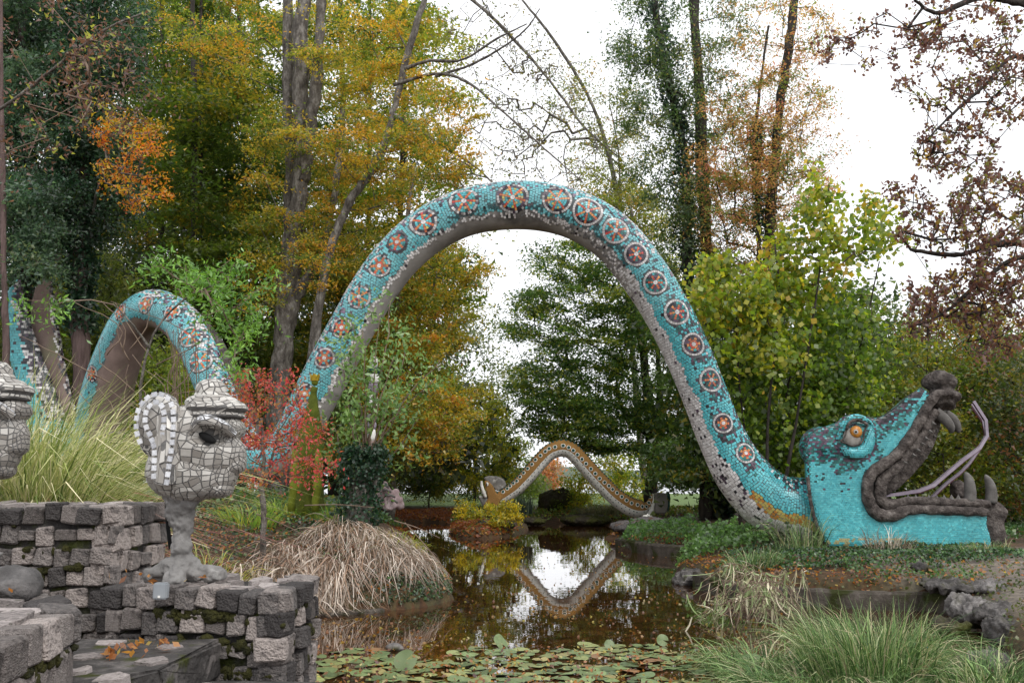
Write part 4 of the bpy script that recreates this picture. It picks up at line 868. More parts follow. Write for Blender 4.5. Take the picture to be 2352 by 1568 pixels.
PALES = [mesh_from('coping_stone', *chamfer_box(0.03, 200 + k), M_stonetop) for k in range(8)]
PALES2 = [mesh_from('stone', *chamfer_box(0.03, 240 + k), M_pale) for k in range(8)]
CAPS = []
for k in range(12):
    r = np.random.default_rng(300 + k); n = r.integers(5, 8); a = np.sort(np.linspace(0, 2 * math.pi, n, endpoint=False) + r.normal(0, 0.18, n)); rr = r.uniform(0.42, 0.6, n)
    v, f = prism([(x, y) for x, y in zip(np.cos(a) * rr, np.sin(a) * rr)], -0.5, 0.5); v[n:, :2] *= 0.93; v[n:, 2] += r.normal(0, 0.08, n); CAPS.append(mesh_from('flat_stone', v, f, M_stonetop))
def face(par, p0, p1, ztop, zbot, row=0.13, w0=0.09, w1=0.155, pale=0.0):
    p0 = np.array(p0, float); p1 = np.array(p1, float); d = p1 - p0; L = np.hypot(*d); d /= L; nrm = np.array([d[1], -d[0]]); ang = math.atan2(d[1], d[0]); z = ztop; k = 0
    while z > zbot:
        h = row * RNG.uniform(0.9, 1.08); x = RNG.uniform(-0.05, 0.0) + (0.03 if k % 2 else 0)
        while x < L - 0.03:
            w_ = RNG.uniform(w0, w1); w_ = min(w_, L - x + 0.02)
            if w_ > 0.05:
                c = p0 + d * (x + w_ / 2) + nrm * (RNG.normal(0.0, 0.011) - 0.055)
                sc = (w_ * RNG.uniform(0.88, 0.96), RNG.uniform(0.13, 0.17), h * RNG.uniform(0.86, 0.95))
                if RNG.random() < 0.12 and k: sc = (sc[0] * 1.02, sc[1], sc[2] * 0.55)
                place('stone', (PALES2[RNG.integers(8)] if RNG.random() < pale + 0.10 else STONES[RNG.integers(28)]), (c[0], c[1], z - h / 2 + RNG.normal(0, .007)), (RNG.normal(0, .04), RNG.normal(0, .05), ang + RNG.normal(0, .05)), sc, par)
            x += w_
        z -= h; k += 1
def moss_on(par, p0, p1, ztop, zbot, n, row=0.15):
    p0 = np.array(p0, float); p1 = np.array(p1, float); d = p1 - p0; L = np.hypot(*d); d /= L; nrm = np.array([d[1], -d[0]]); pr = []
    hot = RNG.uniform(0, L, 6)
    for i in range(n):
        k = RNG.integers(1, max(2, int((ztop - zbot) / row))); x = float(np.clip(hot[(k * 5 + i % 2) % 6] + RNG.normal(0, 0.13), 0, L)); c = p0 + d * x + nrm * RNG.uniform(-0.005, 0.012); z = ztop - k * row + RNG.normal(0, 0.015)
        r_ = (RNG.uniform(0.01, 0.045), 0.018, RNG.uniform(0.008, 0.035)); v, f = ellipsoid((0, 0, 0), r_, 8, 5); v = v * (1 + RNG.normal(0, 0.14, (len(v), 1))); a = math.atan2(d[1], d[0]); co, si = math.cos(a), math.sin(a)
        v = np.c_[v[:, 0] * co - v[:, 1] * si, v[:, 0] * si + v[:, 1] * co, v[:, 2]] + [c[0], c[1], z]; pr.append((v, f))
    v, f = join(pr); mk('moss', v, f, M_moss, par, smooth=True, kind='stuff')
def inset_poly(poly, d):
    c = np.mean(poly, 0); return [tuple(c + (np.array(p) - c) * (1 - d / np.linalg.norm(np.array(p) - c))) for p in poly]
def caps(par, poly, z, n, sz=(0.16, 0.26), th=0.035, mat=None):
    P_ = np.array(poly); lo, hi = P_.min(0), P_.max(0); put = []; t_ = 0
    while len(put) < n and t_ < n * 60:
        t_ += 1; q = RNG.uniform(lo, hi); ins = False; m_ = len(P_)
        for i in range(m_):
            a, b = P_[i], P_[(i + 1) % m_]
            if (a[1] > q[1]) != (b[1] > q[1]) and q[0] < (b[0] - a[0]) * (q[1] - a[1]) / (b[1] - a[1]) + a[0]: ins = not ins
        s_ = RNG.uniform(*sz)
        if ins and all(np.hypot(*(q - p)) > 0.46 * (s_ + r) for p, r in put):
            put.append((q, s_)); place('flat_stone', CAPS[RNG.integers(12)], (q[0], q[1], z + RNG.normal(0, 0.006)), (RNG.normal(0, .04), RNG.normal(0, .04), RNG.uniform(0, 6.28)), (s_, s_ * RNG.uniform(0.6, 0.95), th), par)
# --- wall under the statue with the cap, at the water's edge
x0 = float(P(240, 1345, 5.05)[0]); x1 = float(P(648, 1345, 4.85)[0]); zt = 1.395
wa = thing('stone_wall', 'low wall of grey and pinkish granite setts carrying the elephant-eared head, at the edge of the pond', 'wall', (x1 - 1, 5.3, 0.2), 'granite sett walls')
A0_, A1_, A2_, A3_ = (x0, 5.12), (x1, 4.86), (x1 + 0.02, 5.62), (x0, 5.75)
v, f = prism(inset_poly([A0_, A1_, A2_, A3_], 0.05), -0.5, zt - 0.045); mk('core', v, f, M_mortar, wa)
face(wa, A0_, A1_, zt, 0.62); face(wa, A1_, A2_, zt, 0.1, w0=0.11, w1=0.16); moss_on(wa, A0_, A1_, zt, 0.7, 150); moss_on(wa, A1_, A2_, zt, 0.5, 80)
caps(wa, inset_poly([A0_, A1_, A2_, A3_], 0.12), zt - 0.032, 60, (0.12, 0.22), 0.05)
# --- upper wall at the left
zb = 1.80; B0, B1, B2, B3 = (-4.6, 6.05), (float(P(266, 1165, 6.1)[0]), 6.1), (float(P(266, 1165, 6.1)[0]) + 0.02, 6.95), (-4.6, 6.9)
wb = thing('stone_wall', 'higher dark wall of granite setts in front of the striped grass clump, at the left edge', 'wall', (-3.4, 6.4, 0.9), 'granite sett walls')
v, f = prism(inset_poly([B0, B1, B2, B3], 0.05), 0.2, zb - 0.045); mk('core', v, f, M_mortar, wb)
face(wb, B0, B1, zb, 0.85, row=0.137, w0=0.10, w1=0.16); face(wb, B1, B2, zb, 0.9, row=0.155, w0=0.11, w1=0.17); moss_on(wb, (-3.9, 6.05), B1, zb, 0.9, 60)
caps(wb, inset_poly([B0, B1, B2, B3], 0.12), zb - 0.032, 60, (0.16, 0.28), 0.05)
# --- near wall at the lower left, with the terrace behind
zc_ = 1.45; C0, C1 = (-1.62, 2.5), (-1.84, 3.86); C2, C3, C4 = (-2.25, 4.35), (-4.5, 4.7), (-4.5, 2.5)
wc = thing('stone_wall', 'nearest pale granite wall with a broad flat top, at the bottom left corner', 'wall', (-2.2, 3.4, 0.4), 'granite sett walls')
v, f = prism(inset_poly([C0, C1, C2, C3, C4], 0.06), -0.2, zc_ - 0.05); mk('core', v, f, M_mortar, wc)
face(wc, C0, C1, zc_ + 0.0, 0.6, row=0.17, w0=0.15, w1=0.22, pale=0.6); face(wc, C1, C2, zc_, 0.7, row=0.17, w0=0.14, w1=0.2); moss_on(wc, C0, C1, zc_, 0.8, 50, 0.17)
for t_ in np.arange(0.08, 1.0, 0.145):     # pale coping blocks seen from above
    q = np.array(C0) + (np.array(C1) - C0) * t_; place('coping_stone', PALES[RNG.integers(8)], (q[0] - 0.24, q[1], zc_ - 0.05), (RNG.normal(0, .03), RNG.normal(0, .03), 1.6 + RNG.normal(0, .08)), (0.19, 0.25, 0.10), wc)
caps(wc, inset_poly([(-2.0, 2.6), (-2.05, 3.8), (-2.3, 4.3), (-4.3, 4.6), (-4.3, 2.6)], 0.02), zc_ - 0.025, 60, (0.14, 0.3), 0.05)
# --- steps
def step(label, poly, z, th, th_m):
    s_ = thing('stone_step', label, 'step', (poly[0][0], poly[0][1], z - th), 'stone steps between the walls'); v, f = prism(poly, z - th, z)
    bm = bmesh.new(); vs_ = [bm.verts.new(p) for p in v]; [bm.faces.new([vs_[i] for i in g]) for g in f]; bmesh.ops.bevel(bm, geom=bm.edges[:], offset=0.018, segments=2, affect='EDGES'); bmesh.ops.triangulate(bm, faces=bm.faces[:]); bmesh.ops.subdivide_edges(bm, edges=bm.edges[:], cuts=2)
    for v_ in bm.verts: v_.co += Vector(RNG.normal(0, 0.004, 3).tolist())
    bm.verts.index_update(); v, f = bm_vf(bm); bm.free(); mk('tread', v, f, th_m, s_, smooth=False); return s_
M_step = noise_mat('dark_mossy_slab', [(0.25, (0.022, 0.02, 0.019)), (0.5, (0.06, 0.055, 0.052)), (0.75, (0.2, 0.18, 0.17))], scale=7, detail=12, bump=1.0, bscale=24, bdist=0.03, second=((0.04, 0.046, 0.006), 6.0, 0.56, 0.66))
step('upper dark mossy stone step with orange fallen leaves on it', [(-1.80, 3.80), (-1.60, 4.22), (-1.55, 4.95), (-2.45, 4.95), (-2.3, 4.3)], 1.13, 0.2, M_step)
step('lower stone step at the bottom edge below the pond-side wall', [(-1.75, 3.5), (-1.1, 3.7), (-0.95, 4.75), (-1.65, 4.85), (-1.65, 4.2)], 0.95, 0.3, M_step)
M_bould = noise_mat('dark_boulder', [(0.25, (0.03, 0.028, 0.028)), (0.5, (0.09, 0.085, 0.083)), (0.75, (0.22, 0.205, 0.20))], scale=6, detail=12, bump=1.0, bscale=30, bdist=0.02)
for st_x, st_y, st_z in ((-1.72, 4.0, 1.13), (-1.95, 4.15, 1.13), (-1.7, 4.35, 1.13), (-2.05, 4.45, 1.13), (-1.75, 4.7, 1.13), (-2.1, 4.8, 1.13), (-1.3, 3.9, 0.95), (-1.1, 4.2, 0.95), (-1.4, 4.3, 0.95), (-1.2, 4.55, 0.95), (-1.5, 4.6, 0.95)):
    place('flat_stone', CAPS[RNG.integers(12)], (st_x, st_y, st_z - 0.012), (RNG.normal(0, .03), RNG.normal(0, .03), RNG.uniform(0, 6.28)), (0.17, 0.15, 0.045), bpy.data.objects['stone_step'] if st_z > 1 else bpy.data.objects['stone_step.001'])
v, f = blob([ellipsoid((-0.06, 0, 0), (0.16, 0.14, 0.075)), ellipsoid((0.0, 0.02, -0.02), (0.12, 0.12, 0.07))], 0.03, 3, 0.05, 4); q = P(20, 1392, 4.25)
mk('boulder', v + [q[0], 4.25, zc_ + 0.06], f, M_bould, origin=(q[0], 4.25, zc_), smooth=True, label='rounded grey boulder lying on the flat wall top at the left edge', cat='rock')
# (box)
# little metal box in the wall
q = P(370, 1356, 4.93); bx = thing('lamp_box', 'small square grey metal box set in the stone wall below the elephant-eared head', 'box', (q[0], 4.95, q[2] - 0.05))
bm = bmesh.new(); bmesh.ops.create_cube(bm, size=1); bmesh.ops.scale(bm, vec=(0.074, 0.05, 0.086), verts=bm.verts); bmesh.ops.bevel(bm, geom=bm.edges[:], offset=0.007, segments=2, affect='EDGES'); v, f = bm_vf(bm); bm.free(); mk('case', v + q, f, M_metalbox, bx)
v, f = box_vf(q + [0.0, -0.026, -0.028], (0.012, 0.004, 0.012)); mk('indicator', v, f, M_white, bx)

# ================================================================== mosaic heads
def shards(skin, par, target, matfn, maxn=300, inset=0.10, th=0.005, keep=None, name='tile'):
    """broken tiles: the skin is cut into irregular quads and triangles, each a loose slab"""
    bm = decimate(*skin, int(target * 2.1)); bm.normal_update()
    for v in bm.verts:
        e_ = v.link_edges[RNG.integers(0, len(v.link_edges))].other_vert(v).co - v.co; v.co += e_ * RNG.uniform(0, 0.25)
    bm.normal_update(); bmesh.ops.join_triangles(bm, faces=bm.faces[:], angle_face_threshold=3.1, angle_shape_threshold=3.1); bm.normal_update(); n = 0; extra = []
    for fc in sorted(bm.faces, key=lambda f: f.calc_center_median().y):
        c = fc.calc_center_median(); nn = fc.normal
        if keep and not keep(c, nn): continue
        if fc.calc_area() < 1e-5: continue
        ring = [v.co.copy() for v in fc.verts]; size = sum((a - c).length for a in ring) / len(ring); k = max(0.45, 1 - 0.0042 / size); m_ = len(ring); jit = Vector(RNG.normal(0, 0.10, 3).tolist())
        base_ = []
        for a in ring:
            d_ = a - c; d_ -= nn * d_.dot(nn); base_.append(c + d_ * k * RNG.uniform(0.93, 1.02) + nn * (0.15 * (a - c).dot(nn)))
        top = [p + nn * (th + (p - c).dot(jit) * 0.5) for p in base_]; bot = [p - nn * 0.02 for p in base_]
        V = [p[:] for p in top + bot]; Fs = [list(range(m_))] + [[(i + 1) % m_, i, m_ + i, m_ + (i + 1) % m_] for i in range(m_)]
        mt = matfn(np.array(c[:]), nn)
        if n < maxn: mk(name, V, Fs, mt, par); n += 1
        else: extra.append((np.array(V), Fs))
    bm.free()
    if extra: v, f = join(extra); mk(name + 's', v, f, M_shard, par, kind='stuff')
M_joint = noise_mat('cement_joint', [(0.3, (0.09, 0.088, 0.085)), (0.7, (0.2, 0.195, 0.19))], scale=8, bump=0.5, bscale=40)
def capsule(a, b, ra, rb, k=12):
    p = np.array([np.array(a) + (np.array(b) - a) * t_ for t_ in np.linspace(0, 1, 5)]); return [tube(p, np.linspace(ra, rb, 5), k), ellipsoid(a, (ra,) * 3, 12, 8), ellipsoid(b, (rb,) * 3, 12, 8)]
def statue(label, U0, V0, Y, sc, zbase, purple=False):
    """U0,V0 = sketch offset of the statue; sc = metres per sketch unit"""
    O = P(455 + U0, 1030 + V0, Y)
    def q(u, v, dy=0.0): return O + np.array([(u - 455) * sc, dy * sc, -(v - 1030) * sc])
    e = lambda u, v, dy, ru, ry, rv, rot=None: ellipsoid(q(u, v, dy), (ru * sc, ry * sc, rv * sc), 20, 14, rot)
    root = thing('mosaic_statue', label, 'statue', (O[0], O[1], zbase), 'mosaic heads standing on the walls')
    skull = blob([e(442, 1015, 0, 90, 84, 86), e(425, 1080, 0, 82, 78, 66), e(462, 1092, 0, 74, 66, 52), e(490, 1040, 0, 66, 66, 62), e(505, 1085, 0, 42, 50, 42), e(540, 1070, 0, 24, 34, 16), e(553, 1060, 0, 12, 24, 15), e(395, 1070, 0, 50, 60, 60), e(543, 1045, 0, 20, 32, 32), e(508, 1120, 0, 30, 42, 20), e(530, 985, 0, 26, 60, 24), e(440, 1115, 0, 60, 62, 34)], 0.009, 4)
    sv = np.array(skull[0]); hole = q(496, 1010, -60)
    # sunken eye socket
    d = sv - q(497, 1006, -68); rr = np.sqrt((d[:, 0] / (38 * sc)) ** 2 + (d[:, 2] / (24 * sc)) ** 2); w_ = np.clip(1 - rr, 0, 1) ** 0.6 * (d[:, 1] < 45 * sc); sv = sv + np.c_[0 * w_, w_ * 26 * sc, 0 * w_]
    hd = mk('head', sv, skull[1], M_joint, root, smooth=True)
    v, f = ellipsoid(q(497, 1008, -64), (22 * sc, 8 * sc, 9 * sc), 16, 10, roty(0.5)); mk('eye_hole', v, f, M_black, root, smooth=True)
    for s_, w2 in ((430, 9),): v, f = box_vf(q(s_ - 2, 1046, -88 + 6), (11 * sc, 6 * sc, 12 * sc)); mk('dark_tile', v, f, M_black, root)
    mf = lambda c, n: M_shard if not (purple and c[2] < O[2] - 75 * sc) else M_purple
    shards((sv, skull[1]), root, 760, mf, 295, keep=lambda c, n: c.y < O[1] + 0.12 and c.z > O[2] - 118 * sc and (Vector((c.x, 0, c.z)) - Vector((hole[0], 0, hole[2] + 3 * sc))).length > 15 * sc)
    br = catmull(np.array([q(466, 992, -72), q(480, 973, -84), q(505, 968, -82), q(530, 978, -68), q(549, 1000, -40)]), 24)
    bv = blob([tube(br, np.interp(np.linspace(0, 1, 24), [0, 0.5, 1], [6, 10, 8]) * sc, 12)], 0.006, 2); bb = mk('brow', bv[0], bv[1], M_joint, root, smooth=True); shards(bv, bb, 40, lambda c, n: M_mirror if n.z > 0.1 else M_shard, 60, th=0.004)
    # cap: brim, crown, button
    cap = blob([e(494, 938, 0, 68, 80, 20), e(482, 926, 0, 58, 70, 20), e(492, 957, 0, 64, 76, 10)], 0.008, 3); cp = mk('cap', cap[0], cap[1], M_joint, root, smooth=True)
    shards(cap, cp, 190, lambda c, n: M_shard, 150, keep=lambda c, n: n.z > -0.5 and c.y < O[1] + 0.12)
    crown = blob([e(478, 896, 0, 34, 36, 26), e(482, 912, 0, 40, 42, 14)], 0.008, 3); cr = mk('cap_crown', crown[0], crown[1], M_joint, root, smooth=True); shards(crown, cr, 85, lambda c, n: M_shard, 70, keep=lambda c, n: c.y < O[1] + 0.1)
    # curled ear with its edge of bright square tiles
    disc_ = blob([e(382, 965, -48, 50, 24, 60), e(372, 1010, -40, 34, 22, 40)] + [tube(catmull(np.array([q(408, 960, -55), q(415, 1010, -70), q(416, 1060, -74), q(412, 1108, -70)]), 20), np.linspace(26, 24, 20) * sc, 14)], 0.008, 3)
    er = mk('ear', disc_[0], disc_[1], M_joint, root, smooth=True)
    shards(disc_, er, 150, lambda c, n: M_shard, 120, keep=lambda c, n: n.y < 0.2, th=0.004)
    path = catmull(np.array([q(352, 1020, -70), q(343, 990, -74), (q(345, 950, -76)), q(362, 922, -76), q(388, 912, -78), q(412, 922, -82), q(425, 948, -84), q(431, 985, -92), q(432, 1030, -98), q(428, 1075, -98), q(424, 1108, -94)]), 300)
    path2 = catmull(np.array([q(395, 1095, -93), q(394, 1040, -95), q(380, 1010, -80), q(366, 985, -78), q(362, 960, -77), q(370, 940, -78), q(388, 930, -80), q(402, 945, -82), q(408, 970, -88), q(408, 1005, -92)]), 300)
    bead = mesh_from('edge_tile', *box_vf((0, 0, 0), (1, 0.4, 0.9)), M_mirror)
    for pth, n in ((path, 21), (path2, 17)):
        dd = np.concatenate([[0], np.cumsum(np.linalg.norm(np.diff(pth, axis=0), axis=1))]); 
        for t_ in np.linspace(0.01, 0.99, n): 
            i = int(np.searchsorted(dd, t_ * dd[-1])); i = min(max(i, 1), 298); T = pth[i + 1] - pth[i - 1]; place('edge_tile', bead, pth[i] - [0, 0.001, 0], (RNG.normal(0, .08), -math.atan2(T[2], T[0]) + RNG.normal(0, .05), RNG.normal(0, .1)), (11.5 * sc, 8 * sc, 11.5 * sc), er)
    # neck and foot
    parts = [tube(catmull(np.array([q(428, 1120), q(422, 1160), q(426, 1210), q(428, 1250), q(428, 1300)]), 24), np.interp(np.linspace(0, 1, 24), [0, 0.25, 0.6, 0.85, 1], [50, 33, 22, 25, 36]) * sc, 16, flat=(0.9, 1))]
    parts += capsule(q(425, 1290, 0), q(500, 1308, -8), 24 * sc, 20 * sc) + capsule(q(425, 1292, -5), q(436, 1312, -48), 24 * sc, 21 * sc) + capsule(q(415, 1294, 0), q(368, 1310, -12), 20 * sc, 19 * sc) + [e(512, 1304, -8, 20, 20, 15), e(430, 1290, 0, 46, 40, 26)]
    nk = blob(parts, 0.009, 3, 0.022, 11); no = mk('neck', nk[0], nk[1], M_greyconc, root, smooth=True)
    if purple: shards(nk, no, 420, lambda c, n: M_purple if RNG.random() < 0.8 else M_shard, 150, keep=lambda c, n: c.z > O[2] - 230 * sc and c.y < O[1] + 0.1)
    return root
statue('elephant-eared mosaic head in a flat cap on a three-toed foot, standing on the pond-side wall', 0, 0, 5.22, 5.22 / F, 1.38)
statue('mosaic head with a purple tiled neck cut off by the left edge of the picture', -500, -42, 4.95, 4.95 / F * 1.0, 1.4, True)
# black pipe behind the neck
v, f = tube(catmull(np.array([P(383, 1150, 5.4), P(385, 1200, 5.4), P(392, 1260, 5.4)]), 8), 0.012, 8); mk('pipe', v, f, M_black, origin=P(392, 1270, 5.4), label='thin black pipe running up behind the neck of the elephant-eared head', cat='pipe')
# ================================================================== the trees of the wood
WOOD_L = 'trees of the wood left of the arch'; WOOD_R = 'trees right of the arch'
# far left edge: slim bare trunk and ivy-clad conifers
tree('tree', 'slim pale bare trunk rising at the far left edge', 'tree', [trk([(14, 840), (8, 600), (4, 300), (0, -60)], 21, 0.085, 0.06)], vol((20, -100, 120, 80, 20, 23, 20)), 120, 0.7, 0.11, SPRUCE, bark='pink', group=WOOD_L)
tree('conifer', 'dark ivy-clad conifer with drooping blue green foliage at the left edge', 'tree', [trk([(58, 930), (60, 620), (56, 300), (50, -250)], 24.5, 0.19, 0.10)],
     vol((30, 120, 130, 200, 22, 27, 75), (60, 330, 130, 180, 22, 27, 80), (40, 520, 110, 130, 21, 26, 70), (90, 40, 150, 120, 23, 27, 40)), 300, 0.62, 0.095, SPRUCE, flat=0.3, bark='pink', group=WOOD_L, droop=0.4, ivy=(5000, 0.22, IVY, 0.42, 0.95, 0.11))
tree('conifer', 'tall ivy-clad tree with thick pinkish trunk, second from the left edge', 'tree', [trk([(186, 900), (184, 620), (186, 300), (200, -250)], 24, 0.26, 0.15)],
     vol((190, 170, 120, 200, 22.5, 26, 70), (210, 420, 90, 150, 22.5, 26, 50), (255, 90, 90, 120, 22, 27, 40)), 260, 0.6, 0.095, IVY + SPRUCE[:1], flat=0.3, bark='pink', group=WOOD_L, droop=0.4, ivy=(9000, 0.30, IVY, 0.38, 0.97, 0.11))
tree('tree', 'thin tree with faded pinkish seed clusters hanging over the dark conifers', 'tree', [trk([(-200, 1000), (-190, 500), (-150, 150), (-40, -150)], 20.5, 0.12, 0.05), (P([-180, 0, 120, 240, 330], [330, 250, 160, 70, 30], [20.5, 20, 19.5, 19, 19]), 0.05, 0.02)],
     vol((270, 160, 150, 140, 17, 20, 40), (120, 130, 130, 150, 17, 19.5, 14), (60, 330, 90, 60, 17, 20, 8)), 26, 0.5, 0.1, [(0.16, 0.075, 0.06, 5), (0.10, 0.05, 0.04, 3), (0.28, 0.28, 0.06, 2)], flat=0.5, group=WOOD_L, droop=0.6, twig=M_palestem, tip_r=0.006)
tree('sapling', 'young beech with vivid orange leaves beside the ivy-clad tree', 'tree', [trk([(190, 900), (195, 700), (215, 480), (250, 360)], 27, 0.06, 0.03, 21.5)],
     vol((300, 300, 60, 20, 20.5, 22, 9), (340, 350, 65, 16, 20.5, 22, 9), (250, 290, 30, 60, 20.5, 22, 8), (310, 400, 70, 14, 20.5, 22, 9), (360, 440, 40, 12, 20.5, 22, 4), (260, 400, 30, 50, 20.5, 22, 6), (310, 470, 50, 10, 20.5, 22, 4)), 46, 0.36, 0.08, [(0.62, 0.22, 0.015, 5), (0.5, 0.32, 0.02, 4), (0.42, 0.10, 0.02, 2)], flat=0.34, group=WOOD_L)
# beeches filling the wood
fill = [('olive green beech with layered boughs deep in the left wood', (430, 900, 440, -150), 33, [(430, 150, 170, 200), (380, 420, 150, 200), (520, 620, 150, 150), (470, 330, 160, 170)], OLIVE, 120, 26),
        ('yellow green beech behind the small hump', (560, 930, 540, -150), 37, [(540, 120, 170, 180), (560, 400, 170, 190), (500, 700, 180, 140)], [OLIVE[0], OLIVE[0], OLIVE[1], YEL[1]], 120, 30),
        ('dark dense beech behind the twin trunk', (770, 950, 780, -150), 36, [(800, 150, 170, 200), (790, 450, 170, 200), (740, 720, 170, 170)], OLIVE, 120, 28),
        ('golden beech leaning over the left foot of the great arch', (890, 1000, 930, -100), 34, [(930, 180, 130, 170), (940, 430, 140, 170), (930, 700, 140, 150)], YEL, 110, 26),
        ('deep green tree at the back of the left wood', (330, 900, 330, -100), 41, [(330, 200, 200, 220), (350, 560, 200, 200), (200, 700, 160, 160)], [(0.03, 0.055, 0.012, 5), (0.06, 0.08, 0.012, 3), (0.16, 0.14, 0.015, 1)], 110, 32),
        ('bushy green tree low at the back between the humps', (620, 1000, 610, 400), 43, [(640, 640, 190, 220), (560, 860, 170, 130), (760, 880, 150, 130)], [(0.03, 0.055, 0.012, 5), (0.07, 0.09, 0.012, 3), (0.25, 0.16, 0.015, 1)], 110, 32),
        ('far tall beech with thinning yellow top', (470, 900, 480, -200), 46, [(520, 60, 260, 120), (450, 300, 220, 180), (650, 400, 220, 220)], [OLIVE[1], OLIVE[2], YEL[1], YEL[2]], 100, 34)]
for lab, (ua, va, ub, vb), Y, vols, pal, nleaf, ns in fill:
    tree('beech_tree', lab, 'tree', [trk([(ua, va), ((ua + ub) / 2 + 12, (va + vb) / 2), (ub, vb)], Y, 0.22, 0.08)], vol(*[(a, b, c_, d_, Y - 4, Y + 3, int(ns * 1.15)) for a, b, c_, d_ in vols]), nleaf * 3.0, 1.45, 0.16, pal, flat=0.10, bark='dark', group=WOOD_L, step=1.0, up=0.8, mix=0.8, droop=0.12)
for u, Y, r in ((365, 38, .13), (520, 40, .12), (455, 34, .09), (585, 42, .10), (842, 40, .12), (130, 30, .12)):
    tree('slender_tree', {365: 'straight dark trunk deep in the wood beside the small hump', 520: 'straight dark trunk deep in the wood left of the twin trunk', 455: 'thin dark trunk deep in the wood', 585: 'slim trunk just left of the twin trunk', 842: 'dark trunk behind the great arch left foot', 130: 'bare pinkish trunk between the two ivy-clad trees'}[u], 'tree', [trk([(u, 980), (u + 4, 600), (u + 8, 200), (u + 6, -150)], Y, r, r * 0.7)], vol((u, 100, 80, 120, Y - 1, Y + 2, 14)), 90, 1.0, 0.15, OLIVE, flat=0.2, bark='dark' if u > 200 else 'pink', group=WOOD_L)
# the big twin-trunk tree
tree('beech_tree', 'big twin-trunked grey tree with mossy fissured bark left of the great arch', 'tree',
     [trk([(636, 1010), (648, 800), (668, 640), (690, 420), (690, 200), (700, -200)], 26, 0.40, 0.20), (P([652, 662, 668, 660, 664], [740, 560, 400, 200, -200], [26, 26.3, 26.5, 26.5, 26.5]), 0.22, 0.14),
      (P([660, 705, 745, 770, 790], [700, 640, 560, 430, 250], [26, 26, 26, 26, 26.2]), 0.20, 0.08), (P([690, 712, 730, 738, 745], [420, 300, 150, 0, -200], [26, 25.8, 25.7, 25.7, 25.7]), 0.22, 0.12)],
     vol((700, 130, 150, 140, 25.8, 29, 34), (740, 130, 60, 20, 24, 26, 8), (630, 310, 60, 60, 24, 27, 12), (600, 480, 45, 110, 24, 27, 14), (770, 330, 80, 130, 25.5, 28, 26), (610, 650, 50, 90, 24, 26, 10), (770, 560, 90, 110, 25, 28, 20), (500, 60, 130, 60, 24, 28, 20), (690, 300, 30, 12, 24, 25, 4), (720, 560, 30, 20, 24.5, 25.5, 5)), 190, 0.75, 0.085, YEL, flat=0.10, group=WOOD_L, up=0.7)
tree('beech_tree', 'leaning grey beech with golden leaves whose boughs reach over the great arch', 'tree',
     [trk([(700, 1000), (742, 640), (800, 470), (868, 370), (905, 250), (935, 130), (985, -30)], 24.5, 0.17, 0.08), (P([925, 985, 1060, 1140, 1210], [160, 140, 138, 90, 55], [24.5, 24, 23.5, 23, 22.5]), 0.06, 0.018), (P([905, 1000, 1075, 1170, 1260, 1340], [195, 170, 190, 270, 350, 420], [24.5, 24, 23.6, 23, 22.5, 22]), 0.055, 0.015), (P([900, 1010, 1100, 1180, 1230], [260, 330, 390, 470, 490], [24.5, 24, 23.6, 23, 22.5]), 0.05, 0.012), (P([1000, 1080, 1160, 1210, 1240], [175, 150, 105, 65, 20], [24, 23.8, 23.4, 23, 22.6]), 0.045, 0.015)],
     vol((880, 80, 110, 90, 24.5, 27, 30), (900, 240, 130, 110, 24, 27.5, 40), (960, 350, 130, 80, 22, 26, 44), (830, 420, 110, 120, 24.5, 27, 34), (1010, 260, 90, 70, 22, 25, 20), (760, 560, 100, 80, 24.5, 27, 18), (800, 330, 70, 110, 22.8, 24.3, 14), (730, 600, 40, 60, 23, 24.2, 7), (1050, 420, 50, 50, 23, 25, 12)), 150, 0.62, 0.078, YEL + ORNG[:1], flat=0.10, group=WOOD_L, up=0.7, tip_r=0.006)
tree('tree', 'nearly bare boughs with a few grey green leaves hanging in the white gap', 'tree', [(P([1000, 1120, 1250, 1340, 1420], [-60, 30, 170, 290, 360], [26, 26, 26, 26, 26]), 0.07, 0.02)],
     vol((1130, 100, 150, 110, 24, 27, 90), (1240, 220, 100, 120, 24, 27, 90), (1140, 300, 120, 90, 24, 27, 80), (1310, 330, 80, 90, 24, 27, 50), (1190, 400, 70, 50, 24, 26, 24)), 10, 0.45, 0.09, [(0.13, 0.14, 0.05, 4), (0.22, 0.18, 0.05, 2), (0.1, 0.07, 0.03, 2)], flat=0.4, group=WOOD_L, tip_r=0.0065, bexp=0.4, step=0.45, upbias=0.15)
# golden drop of foliage inside the arch, left side
tree('beech_tree', 'orange and gold beech filling the left side of the great arch', 'tree', [trk([(900, 1080), (905, 800), (930, 560), (950, 380)], 29, 0.16, 0.06)],
     vol((940, 620, 110, 90, 26.5, 31, 70), (990, 740, 95, 90, 26.5, 31, 60), (920, 850, 120, 100, 26, 31, 80), (1000, 930, 90, 80, 26, 31, 60), (1060, 620, 70, 60, 27, 30, 20), (950, 1020, 110, 60, 26, 31, 60)), 130, 0.62, 0.10, ORNG + YEL[:3], flat=0.15, group=WOOD_L, up=0.7)
tree('tree', 'small yellow green tree on the bank inside the arch', 'tree', [trk([(1090, 1150), (1092, 1050), (1085, 940)], 41, 0.09, 0.04)], vol((1080, 960, 75, 90, 38, 43, 60), (1110, 1060, 80, 60, 38, 42, 50), (1040, 900, 50, 50, 38, 42, 18)), 100, 0.75, 0.13, [(0.42, 0.34, 0.02, 4), (0.24, 0.26, 0.02, 4), (0.1, 0.14, 0.015, 2)], flat=0.2, group=WOOD_L)
